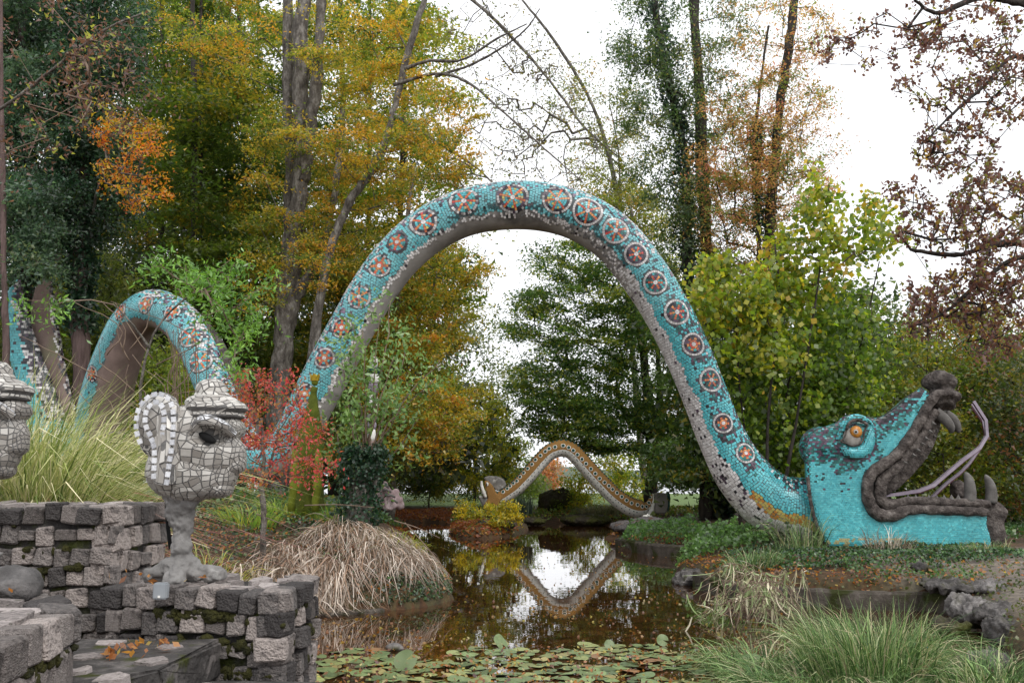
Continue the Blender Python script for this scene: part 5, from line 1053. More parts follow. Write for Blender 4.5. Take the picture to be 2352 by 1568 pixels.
tree('shrub', 'dark green shrub on the bank inside the arch', 'shrub', [trk([(985, 1150), (990, 1100)], 43, 0.05, 0.03)], vol((930, 1105, 90, 36, 42, 46, 60), (1050, 1110, 90, 30, 42, 46, 40), (850, 1100, 60, 40, 40, 46, 30)), 160, 0.6, 0.1, OLIVE, flat=0.35)
tree('tree', 'distant grey green tree in the gap beyond the bank', 'tree', [trk([(1120, 1130), (1115, 900)], 62, 0.15, 0.06)], vol((1100, 850, 90, 130, 58, 64, 60), (1120, 1000, 70, 80, 58, 64, 40)), 70, 1.3, 0.22, [(0.10, 0.13, 0.06, 4), (0.18, 0.18, 0.06, 2)], flat=0.3)
# thin tree in the gap
tree('tree', 'thin leaning tree with sparse small leaves in the white gap above the arch', 'tree', [trk([(1480, 1100), (1437, 640), (1420, 460), (1385, 310), (1340, 200), (1270, 90), (1200, 0)], 47, 0.2, 0.06), (P([1432, 1425, 1418, 1400], [560, 440, 330, 240], [47, 46.7, 46.5, 46.4]), 0.08, 0.03)],
     vol((1390, 380, 90, 110, 45, 49, 60), (1440, 300, 70, 120, 45, 49, 50), (1330, 220, 80, 80, 45, 49, 34), (1430, 500, 70, 90, 45, 49, 60)), 44, 0.9, 0.14, [(0.10, 0.13, 0.03, 4), (0.24, 0.22, 0.03, 2), (0.3, 0.18, 0.03, 1)], flat=0.25, group=WOOD_R, tip_r=0.011)
tree('tree', 'tree with yellow green leaves right behind the crown of the great arch', 'tree', [trk([(1500, 1100), (1470, 640), (1450, 480)], 45, 0.16, 0.06)], vol((1450, 500, 80, 70, 43, 47, 44), (1400, 420, 70, 50, 43, 47, 18), (1510, 560, 70, 90, 43, 47, 44)), 80, 0.9, 0.15, [(0.24, 0.24, 0.03, 4), (0.12, 0.15, 0.02, 4), (0.35, 0.22, 0.03, 2)], flat=0.18, group=WOOD_R)
# green hornbeam under the arch
tree('hornbeam_tree', 'broad dark green hornbeam with layered boughs under the right side of the arch', 'tree',
     [trk([(1495, 1160), (1497, 1000), (1470, 760), (1430, 560)], 39, 0.42, 0.12), (P([1499, 1515, 1500], [1090, 900, 700], [39, 39, 39]), 0.2, 0.08)],
     vol((1330, 600, 110, 50, 36, 42, 46), (1260, 690, 60, 30, 36, 42, 14), (1340, 740, 180, 90, 35, 43, 140), (1330, 880, 160, 70, 35, 43, 120), (1400, 980, 170, 60, 35, 42, 110), (1520, 860, 120, 140, 35, 43, 110), (1290, 960, 90, 50, 35, 41, 40), (1450, 660, 120, 80, 36, 42, 60), (1570, 1040, 80, 60, 36, 42, 50)), 120, 0.95, 0.14, DGRN, flat=0.11, bark='dark', group=WOOD_R, up=0.8, droop=0.08)
tree('hornbeam_tree', 'dark hornbeam trunk and low boughs behind the right foot of the arch', 'tree', [trk([(1632, 1170), (1628, 1000), (1610, 700)], 34, 0.24, 0.12)],
     vol((1600, 900, 90, 130, 31, 36, 70), (1580, 1060, 110, 60, 31, 35, 60), (1560, 740, 80, 100, 31, 36, 40)), 120, 0.85, 0.13, DGRN[:2] + [(0.25, 0.2, 0.02, 1)], flat=0.15, bark='dark', group=WOOD_R)
# tall trees right of centre
tree('tall_tree', 'tall ivy-clad tree leaning left, leftmost of the three tall trees on the right', 'tree', [trk([(1615, 1100), (1580, 600), (1572, 350), (1530, 170), (1490, -80)], 33, 0.22, 0.13)],
     vol((1500, 60, 90, 110, 31, 35, 44), (1520, 240, 100, 110, 31, 35, 50), (1460, 170, 60, 90, 31, 34, 20), (1540, 420, 90, 90, 31, 35, 44), (1560, 560, 80, 80, 31, 35, 30)), 90, 0.75, 0.11, [(0.045, 0.085, 0.03, 5), (0.09, 0.13, 0.04, 3), (0.2, 0.2, 0.05, 1)], flat=0.3, bark='dark', group=WOOD_R, ivy=(4500, 0.34, IVY, 0.2, 0.98, 0.13))
tree('tall_tree', 'tall straight dark trunk, middle one of the three tall trees on the right', 'tree', [trk([(1655, 1100), (1625, 620), (1610, 300), (1590, -80)], 34, 0.30, 0.2)],
     vol((1640, 60, 80, 100, 32, 36, 40), (1620, 250, 90, 100, 32, 36, 36), (1640, 480, 90, 110, 32, 36, 44), (1680, 640, 90, 80, 32, 36, 40)), 80, 0.75, 0.11, [(0.06, 0.10, 0.035, 5), (0.13, 0.16, 0.05, 3), (0.33, 0.2, 0.08, 2)], flat=0.22, bark='dark', group=WOOD_R, ivy=(2500, 0.22, IVY, 0.1, 0.5, 0.13))
tree('tall_tree', 'tall tree with rusty pink leaves, rightmost of the three tall trees', 'tree', [trk([(1760, 1000), (1765, 600), (1785, 300), (1810, 120), (1835, -80)], 32, 0.22, 0.15), (P([1745, 1738, 1740, 1765], [620, 400, 250, 60], [32, 32, 32, 32]), 0.10, 0.04)],
     vol((1800, 80, 120, 90, 29.5, 34, 50), (1760, 230, 150, 80, 29.5, 34, 70), (1810, 330, 130, 70, 29.5, 34, 56), (1760, 440, 150, 80, 29.5, 34, 70), (1700, 330, 80, 110, 30, 34, 40), (1840, 440, 80, 60, 30, 34, 26), (1720, 560, 130, 80, 30, 34, 50), (1660, 420, 80, 120, 30, 34, 36)), 78, 0.72, 0.095, RUST, flat=0.14, bark='dark', group=WOOD_R, up=0.7, ivy=(1500, 0.16, IVY, 0.1, 0.6, 0.12))
# bright lime shrub behind the serpent's neck
tree('linden_shrub', 'tall shrub with big round yellow leaves rising above the serpent neck', 'shrub', [trk([(1760, 1190), (1765, 950), (1790, 700), (1780, 560)], 20.3, 0.05, 0.02), trk([(1790, 1190), (1840, 900), (1880, 640), (1905, 420)], 20.3, 0.055, 0.012), trk([(1740, 1190), (1700, 900), (1690, 700)], 20.5, 0.04, 0.015)],
     vol((1690, 690, 100, 80, 19.5, 21.5, 60), (1780, 680, 90, 70, 19.5, 21.5, 46), (1890, 480, 50, 100, 20, 21.5, 26), (2020, 520, 50, 80, 20, 21.5, 18), (1850, 600, 120, 80, 20, 21.5, 50), (1650, 650, 50, 70, 19.5, 21, 20), (1760, 800, 110, 60, 19.5, 21, 30)), 30, 0.42, 0.14, [(0.22, 0.27, 0.02, 5), (0.38, 0.35, 0.035, 4), (0.13, 0.20, 0.02, 5), (0.5, 0.33, 0.04, 1)], flat=0.45, tri=False, leaf=M_leaf, aspect=0.95, tip_r=0.005, twig=M_twig, bark='dark', up=0.2, mix=0.6, droop=0.3)
tree('hazel_shrub', 'broad green shrub with round leaves filling the space behind the serpent neck', 'shrub', [trk([(1830, 1190), (1960, 850), (2020, 600)], 21.5, 0.05, 0.015), trk([(1780, 1190), (1800, 950), (1830, 800)], 21.5, 0.06, 0.02), trk([(1700, 1190), (1680, 1000), (1660, 850)], 21.5, 0.05, 0.02)],
     vol((1790, 880, 160, 110, 20.5, 23, 120), (1930, 780, 120, 120, 20.5, 23, 90), (1780, 1040, 130, 100, 20.5, 23, 100), (1950, 920, 110, 100, 20.5, 23, 60), (1680, 860, 60, 90, 20.5, 22.5, 34)), 42, 0.42, 0.125, [(0.10, 0.17, 0.02, 5), (0.16, 0.24, 0.02, 4), (0.28, 0.32, 0.03, 2), (0.07, 0.12, 0.02, 3)], flat=0.45, tri=False, leaf=M_leaf, aspect=0.95, tip_r=0.005, twig=M_twig, bark='dark', up=0.25, mix=0.5, droop=0.3)
R_HEDGE = [('broad green bush behind the serpent head', (2000, 1180), 24, [(1990, 850, 130, 160), (1960, 1050, 150, 120)], [(0.06, 0.11, 0.015, 5), (0.12, 0.17, 0.02, 4), (0.26, 0.24, 0.02, 1)]),
           ('yellow green bush behind the open jaws', (2160, 1190), 23, [(2130, 900, 120, 150), (2180, 1080, 130, 110)], [(0.10, 0.14, 0.015, 5), (0.20, 0.21, 0.02, 4), (0.3, 0.24, 0.025, 1)]),
           ('mixed green and rusty bush beyond the tongue tip', (2300, 1200), 24, [(2280, 950, 110, 120), (2290, 1100, 110, 100), (2220, 780, 130, 90)], [(0.08, 0.13, 0.015, 5), (0.22, 0.2, 0.02, 3), (0.28, 0.13, 0.03, 2)]),
           ('dark thicket at the right edge behind the chin', (2400, 1220), 22, [(2390, 1050, 110, 150), (2360, 900, 100, 90)], [(0.045, 0.07, 0.012, 5), (0.16, 0.15, 0.02, 2), (0.2, 0.08, 0.03, 1)])]
for lab, (ua, va), Y, vols, pal in R_HEDGE:
    tree('bush', lab, 'bush', [trk([(ua, va), (ua - 5, va - 200), (ua - 10, va - 380)], Y, 0.09, 0.03), trk([(ua + 30, va), (ua + 50, va - 220)], Y, 0.06, 0.02)], vol(*[(a, b, c_, d_, Y - 1.5, Y + 3, 75) for a, b, c_, d_ in vols]), 85, 0.6, 0.10, pal, flat=0.3, bark='dark', up=0.5, step=0.6)
for lab, ua, Y, uu in (('low dark wood filling the background left of the arch foot', 0, 52, None),): pass
def mass(name, label, boxes, n, size, pal):
    cs = []
    for u, v, ru, rv, y0, y1, wt in boxes:
        k = int(n * wt); cl = P(u + ru * RNG.uniform(-1, 1, k // 60 + 1), v + rv * RNG.uniform(-1, 1, k // 60 + 1), RNG.uniform(y0, y1, k // 60 + 1)); ci = RNG.integers(0, len(cl), k)
        cs.append(cl[ci] + RNG.normal(0, 1, (k, 3)) * [1.1, 1.1, 0.5])
    cs = np.concatenate(cs); v, f = leaf_vf(cs, size, 0.5, True); ci = (cs[:, 0] * 0.7).astype(int) * 31 + (cs[:, 2] * 0.9).astype(int); r = np.random.default_rng(5).uniform(0.6, 1.4, 997)
    mk(name, v, f, M_leaf, col=pick(pal, len(cs)) * r[np.abs(ci) % 997][:, None], kind='stuff', label=label, cat='woodland'); LEAFCOUNT[0] += len(cs)
mass('distant_wood', 'dark woodland beyond the trees on the left', [(200, 330, 320, 330, 48, 72, .24), (520, 650, 320, 330, 50, 72, .3), (850, 850, 200, 260, 50, 58, .16), (100, 850, 260, 220, 34, 40, .16), (620, 1010, 420, 70, 34, 46, .16)], 110000, 0.32, [(0.02, 0.036, 0.010, 5), (0.04, 0.055, 0.012, 3), (0.10, 0.09, 0.012, 1)])
mass('distant_thicket', 'dense dark thicket behind the serpent head on the right', [(1800, 900, 200, 240, 30, 36, .38), (2100, 960, 220, 170, 28, 34, .36), (2350, 1000, 160, 170, 26, 32, .26)], 42000, 0.22, [(0.03, 0.055, 0.012, 5), (0.07, 0.10, 0.015, 3), (0.16, 0.14, 0.02, 1)])
# purple-leaved branches reaching in from the right, near the camera
near_tr = (np.array([[9.5, 10.5, 0.3], [9.0, 10.5, 4.0], [8.6, 10.5, 8.0], [8.3, 10.6, 11.0]]), 0.28, 0.14)
def nb(*p): return (P([a for a, b, c_ in p], [b for a, b, c_ in p], [c_ for a, b, c_ in p]), 0.05, 0.012)
tree('copper_beech', 'near copper beech branches with small purple brown leaf clusters reaching in from the right edge', 'tree',
     [near_tr, (np.vstack([[8.9, 10.5, 4.6], P([2500, 2300, 2200, 2100, 2095], [560, 560, 585, 575, 572], [10.4, 10.2, 10.1, 10, 10])]), 0.06, 0.012), (np.vstack([[8.5, 10.5, 8.6], P([2500, 2352, 2250, 2150, 2080], [40, 10, -5, 30, -20], [10.4, 10.2, 10, 9.8, 9.6])]), 0.07, 0.015),
      (np.vstack([[8.8, 10.5, 6.0], P([2500, 2340, 2270, 2190, 2120], [200, 130, 190, 260, 330], [10.4, 10.2, 10, 9.8, 9.6])]), 0.04, 0.01), (np.vstack([[9.0, 10.5, 3.6], P([2480, 2352, 2250, 2180, 2130], [640, 590, 650, 710, 740], [10.4, 10.2, 10.1, 10, 10])]), 0.05, 0.01)],
     vol((2200, 60, 150, 70, 9.2, 11, 90), (2020, 90, 120, 70, 9.2, 10.5, 26), (2280, 200, 100, 90, 9.2, 11, 100), (2150, 200, 90, 60, 9.2, 10.5, 24), (2200, 340, 100, 70, 9.2, 10.5, 80), (2280, 470, 100, 90, 9.2, 11, 110), (2170, 520, 110, 60, 9.2, 10.5, 60),
         (2300, 620, 90, 80, 9.2, 11, 120), (2200, 680, 120, 60, 9.4, 11, 110), (2290, 760, 90, 60, 9.4, 11, 70), (2080, 450, 60, 40, 9.2, 10, 16), (2120, 740, 60, 40, 9.4, 11, 26), (1900, 110, 60, 40, 9.2, 10, 8), (2420, 400, 100, 400, 9.5, 11.5, 80)), 15, 0.08, 0.055, PURP, flat=0.6, tri=False, aspect=0.6, tip_r=0.0032, bark='dark', mix=0.5, step=0.25, bexp=0.42, up=0.3, droop=0.4)
print('LEAVES', LEAFCOUNT[0])

for lab, (ua, va), Y, vols, pal in [
    ('olive bush behind the tail flukes', (250, 1000), 27, [(220, 700, 90, 110), (180, 800, 80, 80)], [(0.12, 0.16, 0.03, 5), (0.25, 0.26, 0.05, 3), (0.08, 0.11, 0.02, 2)]),
    ('yellow green bush seen through the small hump', (370, 1060), 26, [(390, 880, 110, 90), (380, 1000, 110, 80)], [(0.24, 0.30, 0.04, 5), (0.15, 0.22, 0.03, 4), (0.5, 0.4, 0.03, 1)]),
    ('dark bush between the small hump and the twin trunk', (560, 1080), 28, [(560, 940, 90, 110), (500, 1040, 90, 60)], [(0.06, 0.10, 0.02, 5), (0.14, 0.15, 0.02, 2)]),
    ('dark bush behind the left foot of the great arch', (730, 1090), 27, [(760, 980, 100, 100), (840, 1040, 90, 70)], [(0.06, 0.10, 0.02, 5), (0.18, 0.19, 0.02, 2), (0.3, 0.2, 0.03, 1)]),
    ('olive bush at the left edge behind the grass clump', (60, 1020), 26, [(40, 900, 90, 110), (-60, 800, 80, 120)], [(0.08, 0.11, 0.02, 5), (0.16, 0.17, 0.04, 2)])]:
    tree('bush', lab, 'bush', [trk([(ua, va), (ua - 5, va - 120), (ua - 10, va - 260)], Y, 0.06, 0.02)], vol(*[(a, b, c_, d_, Y - 1.5, Y + 2.5, 60) for a, b, c_, d_ in vols]), 90, 0.6, 0.11, pal, flat=0.35, bark='dark', up=0.5, step=0.6)
# ================================================================== sculptures and plants on the left bank
def gz(x, y): return float(hgt(np.array([float(x)]), np.array([float(y)]))[0])
# moss-green robed figure with a gilded crown
YG = 16.4
def g_(u, v, dy=0.0): return P(u, v, YG) + np.array([0, dy, 0])
k_ = float(mpp(1060, YG)); gb = g_(706, 1160)
fig = thing('robed_figure', 'moss green robed figure on bamboo-like legs with a small gilded crown', 'sculpture', (gb[0], YG, gb[2]))
v, f = blob([tube(np.array([g_(706, 1175, .15), g_(706, 1100, .12), g_(708, 1040, .08), g_(712, 985, .05), g_(716, 945, .03), g_(720, 905), g_(722, 888)]), np.array([36, 33, 32, 26, 17, 9, 9]) * k_, 18), ellipsoid(g_(708, 1035, .05), (37 * k_, 0.2, 40 * k_)), tube(np.array([g_(680, 1172, .12), g_(694, 1090, .1), g_(700, 1040, .08)]), np.array([17, 12, 10]) * k_, 10)], 0.03, 4, 0.015, 3)
mk('robe', v, f, M_greendark, fig, smooth=True)
for u0, u1 in ((686, 681), (739, 735)):
    p = np.array([g_(u0 + 3, 1035, -.25), g_(u0, 1080, -.27), g_(u0, 1112, -.27), g_(u0, 1118, -.27), g_(u0, 1124, -.27), g_(u1, 1150, -.27), g_(u1, 1172, -.27)]) + [0, -.1, 0]; v, f = tube(p, np.array([7, 8, 9.5, 11, 9, 8.5, 9]) * k_, 12); mk('leg', v, f, M_greenpaint, fig, smooth=True)
v, f = blob([ellipsoid(g_(723, 878), (8 * k_,) * 3)], 0.012, 2); hd_ = mk('head', v, f, M_greenpaint, fig, smooth=True)
cz = g_(723, 868); a = np.linspace(0, 2 * math.pi, 12, endpoint=False); V = []; 
for i, t_ in enumerate(a): V += [(cz[0] + math.cos(t_) * 10 * k_, cz[1] + math.sin(t_) * 10 * k_, cz[2] - 7 * k_), (cz[0] + math.cos(t_) * 12 * k_, cz[1] + math.sin(t_) * 12 * k_, cz[2] + (11 if i % 2 else 3) * k_)]
Fs = [[2 * i, 2 * ((i + 1) % 12), 2 * ((i + 1) % 12) + 1, 2 * i + 1] for i in range(12)] + [[2 * i for i in range(12)]]
mk('crown', V, Fs, M_gold, hd_)
# striped totem pole
YT = 19.0; tp = thing('totem_pole', 'slim striped mosaic pole of white, blue and orange bands behind the ivy-covered stump', 'sculpture', (*P(850, 1120, YT)[:2], 1.2), None)
bands = [(1120, 1060, 11, M_greyconc), (1060, 1030, 9, M_white), (1030, 1012, 12, M_concpink), (1012, 985, 9, M_white), (985, 968, 10, M_tongue), (968, 950, 12, M_greyconc), (950, 938, 13, M_ochre), (938, 905, 11, M_white), (905, 880, 12, M_tongue), (880, 858, 13, M_white), (858, 845, 15, M_teal), (845, 820, 9, M_white), (820, 800, 5, M_ochre)]
for a_, b_, r_, mt in bands:
    p = np.array([P(850 + (1120 - vv) * 0.03, vv, YT) for vv in np.linspace(a_, b_, 5)]); v, f = tube(p, np.array([0.85, 1, 1.05, 1, 0.85]) * r_ * float(mpp(950, YT)), 12); mk('band', v, f, mt, tp, smooth=True)
# pinkish boulder sculptures
def fig_stone(U, V0, Y, s, lab):
    o = P(U, V0, Y); k = float(mpp(V0, Y)) * s
    q = lambda du, dv, dy=0: o + np.array([du * k, dy, dv * k])
    r = thing('carved_stone', lab, 'sculpture', (o[0], Y, o[2] - 5 * k))
    v, f = blob([tube(np.array([q(-18, -6), q(-14, 26), q(-6, 58)]), np.array([14, 13, 9]) * k, 12), tube(np.array([q(8, -8, -.1), q(2, 20, -.15), q(-8, 40, -.15)]), np.array([15, 15, 12]) * k, 12), tube(np.array([q(30, -8, .1), q(24, 14, 0), q(14, 34, 0)]), np.array([11, 11, 9]) * k, 12)], 0.035, 3, 0.05, 2.5); mk('stone', v, f, M_pinkrock, r, smooth=True)
    for i, (a, b, c_) in enumerate(((-2, 44, 11), (2, 34, 13), (12, 22, 12), (20, 10, 9))):
        v, f = tube(np.array([q(a - c_ * 0.7, b, -.28), q(a, b + 2, -.36), q(a + c_ * 0.7, b - 3, -.30)]), 0.028, 6); mk('dark_band', v, f, M_tooth, r, smooth=True)
    return r
fig_stone(890, 1160, 21.5, 1.0, 'low pinkish carved stone with dark bands beside the pond inlet')
# ivy-covered stump sprouting long bare shoots
YSt = 15.6; sb = P(822, 1180, YSt)
st = thing('stump_shrub', 'ivy-covered tree stump sprouting long pale shoots with a few fresh leaves', 'shrub', (sb[0], YSt, gz(sb[0], YSt)))
p = np.array([[sb[0], YSt, gz(sb[0], YSt) - 0.2], P(826, 1120, YSt), P(835, 1060, YSt), P(840, 1030, YSt)]); c = catmull(p, 16); v, f = tube(c, np.linspace(0.24, 0.17, 16), 12, jit=0.05); mk('stump', v, f, M_bark, st, smooth=True)
p = np.array([P(850, 1120, YSt), P(862, 1075, YSt), P(874, 1030, YSt + .1)]); v, f = tube(catmull(p, 8), np.linspace(0.12, 0.07, 8), 10, jit=0.04); mk('side_stem', v, f, M_bark, st, smooth=True)
n = 5200; t_ = RNG.random(n); i = t_ * 15; i0 = np.minimum(i.astype(int), 14); base_ = c[i0] + (c[np.minimum(i0 + 1, 15)] - c[i0]) * (i - i0)[:, None]; a = RNG.uniform(0, 6.28, n); rr = 0.18 + np.abs(RNG.normal(0, 0.10, n)) + 0.10 * np.sin(t_ * 9) ** 2
cen = base_ + np.stack([np.cos(a) * rr, np.sin(a) * rr, RNG.normal(0, 0.05, n)], 1); v, f = leaf_vf(cen, 0.06, 0.1, False, 0.9); mk('ivy', v, f, M_leafgloss, st, col=pick(IVY, n) * RNG.uniform(0.7, 1.5, (n, 1)))
shoots = [((840, 1030), (838, 900), (832, 760)), ((830, 1035), (800, 920), (780, 800)), ((845, 1030), (858, 900), (870, 720)), ((850, 1040), (900, 900), (935, 800)), ((850, 1045), (930, 920), (1010, 830)), ((835, 1030), (812, 1000), (790, 930)), ((858, 1050), (905, 960), (1000, 870)), ((842, 1035), (880, 830), (900, 690)), ((846, 1040), (862, 960), (905, 820)), ((848, 1180), (880, 1080), (960, 960)), ((790, 1160), (783, 1060), (770, 980)), ((836, 1035), (822, 880), (812, 740))]
tips_ = []
for a_, b_, c_ in shoots:
    y1 = YSt + RNG.uniform(-0.6, 0.6); p = catmull(np.array([P(*a_, YSt), P(*b_, (YSt + y1) / 2), P(*c_, y1)]), 12) + RNG.normal(0, 0.015, (12, 3)); v, f = tube(p, np.linspace(0.022, 0.007, 12), 6); mk('shoot', v, f, M_palestem, st, smooth=True)
    for j in range(4, 12):
        for _ in range(2): tips_.append(p[j] + RNG.normal(0, 0.16, 3))
tips_ = np.array(tips_); cs = (tips_[:, None] + RNG.normal(0, 0.12, (len(tips_), 11, 3))).reshape(-1, 3); v, f = leaf_vf(cs, 0.115, 0.3, False, 0.42); mk('leaves', v, f, M_leafgloss, st, col=pick([(0.14, 0.25, 0.06, 4), (0.22, 0.34, 0.10, 3), (0.08, 0.15, 0.04, 2)], len(cs)))
# red-leaved shrub
YM = 13.6; rb = P(606, 1235, YM)
tree('spindle_shrub', 'small shrub with bright pink red leaves in front of the great arch foot', 'shrub', [(np.array([[rb[0], YM, gz(rb[0], YM) - 0.1], P(606, 1180, YM), P(600, 1110, YM), P(606, 1060, YM), P(600, 960, YM)]), 0.055, 0.02), (P([603, 622, 640], [1110, 1060, 990], [YM, YM, YM]), 0.03, 0.012)],
     vol((620, 940, 90, 50, 13, 14.4, 40), (560, 880, 50, 40, 13, 14.2, 18), (690, 990, 70, 45, 13, 14.4, 28), (600, 1030, 50, 40, 13, 14.2, 18), (700, 1070, 70, 30, 13, 14.2, 24), (555, 1000, 30, 50, 13, 14, 14), (650, 870, 60, 25, 13, 14.2, 14), (570, 1100, 40, 20, 13, 14, 10)), 22, 0.19, 0.062, PINK, flat=0.4, tri=False, twig=M_twig, tip_r=0.0035, bexp=0.4, aspect=0.5, step=0.2, droop=0.4, up=0.3)
# fresh green elder bough over the small hump
ge = [(-4.7, 12.2)]
ep = np.array([[-5.6, 12.4, gz(-5.6, 12.4)], P(330, 1010, 12.3), P(322, 900, 12.2), P(352, 770, 12.2), P(420, 690, 12.2), P(500, 650, 12.2)])
tree('elder_shrub', 'elder shrub with fresh green leaflets hanging in front of the small hump', 'shrub', [(ep, 0.026, 0.01), (P([345, 300, 262], [800, 740, 700], [12.2, 12, 12]), 0.02, 0.008), (np.array([[-6.4, 11.4, gz(-6.4, 11.4)], P(200, 1015, 11.5), P(300, 1000, 11.8), P(330, 1015, 12)]), 0.03, 0.015)],
     vol((540, 640, 95, 45, 11.6, 13, 26), (450, 640, 60, 40, 11.6, 13, 14), (560, 720, 55, 45, 11.6, 13, 16), (480, 690, 60, 40, 11.6, 13, 9), (360, 610, 50, 30, 11.6, 13, 10), (540, 790, 30, 25, 11.6, 12.6, 8), (90, 700, 70, 30, 11.6, 12.6, 8), (540, 850, 30, 30, 11.8, 12.6, 6)), 26, 0.24, 0.095, FRESH, flat=0.35, tri=False, leaf=M_leafgloss, twig=M_palestem, tip_r=0.004, aspect=0.3, step=0.2, droop=0.6, up=0.3, bexp=0.4)
tree('bare_shrub', 'tangle of bare brown stems hanging in the opening of the small hump', 'shrub', [(np.array([[-5.0, 12.8, gz(-5.0, 12.8)], P(412, 1000, 12.8), P(408, 840, 12.8), P(400, 740, 12.8)]), 0.02, 0.01), (P([350, 345, 360, 400], [1050, 900, 790, 730], [12.6] * 4), 0.018, 0.008), (P([440, 442, 436], [1030, 900, 760], [12.9] * 3), 0.014, 0.008), (P([465, 470, 466], [1040, 900, 790], [12.9] * 3), 0.013, 0.008), (P([285, 292, 330, 380], [1030, 900, 820, 740], [12.4] * 4), 0.02, 0.01)],
     vol((340, 850, 90, 100, 12, 13, 60), (300, 760, 70, 50, 12, 13, 26)), 0, 0.2, 0.08, FRESH, twig=M_palestem, tip_r=0.0035, bexp=0.42, step=0.18, sag=0.1) if False else None
tw = []
bs = thing('bare_shrub', 'tangle of bare pale stems hanging in the opening of the small hump', 'shrub', (-5.0, 12.8, gz(-5, 12.8)))
for k in range(34):
    if k < 12: u0 = RNG.uniform(395, 480); p = np.array([P(u0, 1060, 12.9), P(u0 + RNG.normal(0, 5), 900, 12.9), P(u0 + RNG.normal(-5, 12), RNG.uniform(720, 800), 12.9)])
    else: u0 = RNG.uniform(240, 400); v0 = RNG.uniform(740, 980); p = np.array([P(u0, v0 + 60, 12.5), P(u0 + RNG.normal(0, 40), v0, 12.5), P(u0 + RNG.normal(0, 90), v0 - RNG.uniform(20, 90), 12.5)])
    v, f = tube(catmull(p, 8) + RNG.normal(0, .012, (8, 3)), np.linspace(0.011, 0.004, 8), 5); mk('stem', v, f, M_palestem, bs, smooth=True)

# ================================================================== grasses
DRY = [(0.46, 0.38, 0.32, 5), (0.66, 0.58, 0.51, 3), (0.30, 0.20, 0.14, 4), (0.14, 0.10, 0.07, 4)]
def grassclump(name, label, cat, cx, cy, rx, ry, n, L, W, pal, rise=1.0, droop=(0.5, 1.0), lean=None, zoff=0.0, mat=None, bias=0.0, group=None, kind=None, z=None):
    a = RNG.uniform(0, 6.28, n); r = np.sqrt(RNG.random(n)); x = cx + rx * r * np.cos(a); y = cy + ry * r * np.sin(a); zz = hgt(x, y) if z is None else np.full(n, z)
    ang = a * (1 - bias) + RNG.normal(0, 0.7, n); d = np.stack([np.cos(ang), np.sin(ang)], 1)
    if lean is not None: d = d + np.array(lean); d /= np.linalg.norm(d, axis=1)[:, None] * RNG.uniform(0.7, 1.4, n)[:, None]
    v, f, seg = blades(np.stack([x, y, zz + zoff - 0.03], 1), d, L * RNG.uniform(0.55, 1.15, n), W * RNG.uniform(0.6, 1.3, n), rise, RNG.uniform(*droop, n))
    col = np.repeat(pick(pal, n) * RNG.uniform(0.75, 1.25, (n, 1)), seg, 0)
    o = mk(name, v, f, mat or M_straw, origin=(cx, cy, gz(cx, cy) if z is None else z), col=col, label=label, cat=cat)
    if kind: o['kind'] = kind
    if group: o['group'] = group
    return o
GRASSP = [(0.50, 0.50, 0.24, 4), (0.32, 0.38, 0.12, 4), (0.72, 0.66, 0.44, 5), (0.15, 0.21, 0.06, 4)]
grassclump('striped_grass', 'arching clump of striped yellow green ornamental grass behind the upper wall', 'ornamental grass', -4.15, 7.75, 0.5, 0.35, 3400, 2.3, 0.013, GRASSP, rise=0.95, droop=(0.25, 0.85))
grassclump('striped_grass', 'smaller striped grass clump touching the left statue', 'ornamental grass', -4.9, 8.4, 0.5, 0.35, 1700, 2.2, 0.013, GRASSP, rise=0.95, droop=(0.25, 0.8))
grassclump('feather_grass', 'reddish feathery grass plumes beside the striped grass', 'ornamental grass', -3.95, 7.95, 0.35, 0.3, 620, 1.8, 0.009, [(0.38, 0.15, 0.15, 4), (0.5, 0.3, 0.25, 2)], rise=0.9, droop=(0.6, 1.1), lean=(0.5, -0.1))
# dead grass draped over the mound, combed downhill to the water
n = 15000; x = RNG.uniform(-4.9, -1.2, n); y = RNG.uniform(12.5, 15.9, n); e = 0.05
keep = (sdist(x, y) > 0.05) & (RNG.random(n) < np.clip(1.1 - np.abs(x + 3.0) * 0.28, 0.15, 1)) & ~((x > -1.9) & (y < 14.2) & (RNG.random(n) < 0.6)) & (RNG.random(n) < sst(16.2, 15.2, y) + 0.15)
zt_ = hgt(x, y); us = 1176 + x / y * F; vs2 = 1090 + (2 - zt_) / y * F
keep = (sdist(x, y) > 0.05) & (vs2 > 1172 + np.abs(us - 860) * 0.42) & ~((us > 900) & (vs2 > 1300)) & ~(us > 985) & (RNG.random(n) < np.where(us < 640, 0.35, 0.85) * np.clip(vnoise(x, y, 2.9) * 2.2 - 0.35, 0.06, 1))
x, y = x[keep], y[keep]; n = len(x); gx_ = (hgt(x + e, y) - hgt(x - e, y)); gy_ = (hgt(x, y + e) - hgt(x, y - e)); d = -np.stack([gx_, gy_], 1); d /= np.linalg.norm(d, axis=1)[:, None] + 1e-6
fan = np.stack([x + 2.7, y - 16.3], 1); fan /= np.linalg.norm(fan, axis=1)[:, None]; d = d * 0.5 + fan * 0.9 + RNG.normal(0, 0.42, (n, 2)); d /= np.linalg.norm(d, axis=1)[:, None]
L = RNG.uniform(0.3, 0.95, n) * np.where(us[keep] > 820, 0.6, 1.0); seg = 5; t_ = np.linspace(0, 1, seg + 1); px = x[:, None] + d[:, :1] * L[:, None] * t_; py = y[:, None] + d[:, 1:] * L[:, None] * t_; curl = RNG.normal(0, 0.22, n)[:, None] * t_ ** 2; px = px - d[:, 1:] * curl; py = py + d[:, :1] * curl
pz = np.maximum(hgt(px, py), -0.02) + 0.03 + (RNG.uniform(0.02, 0.24, n)[:, None]) * np.sin(math.pi * np.clip(t_ * 0.9 + 0.05, 0, 1)) + 0.02
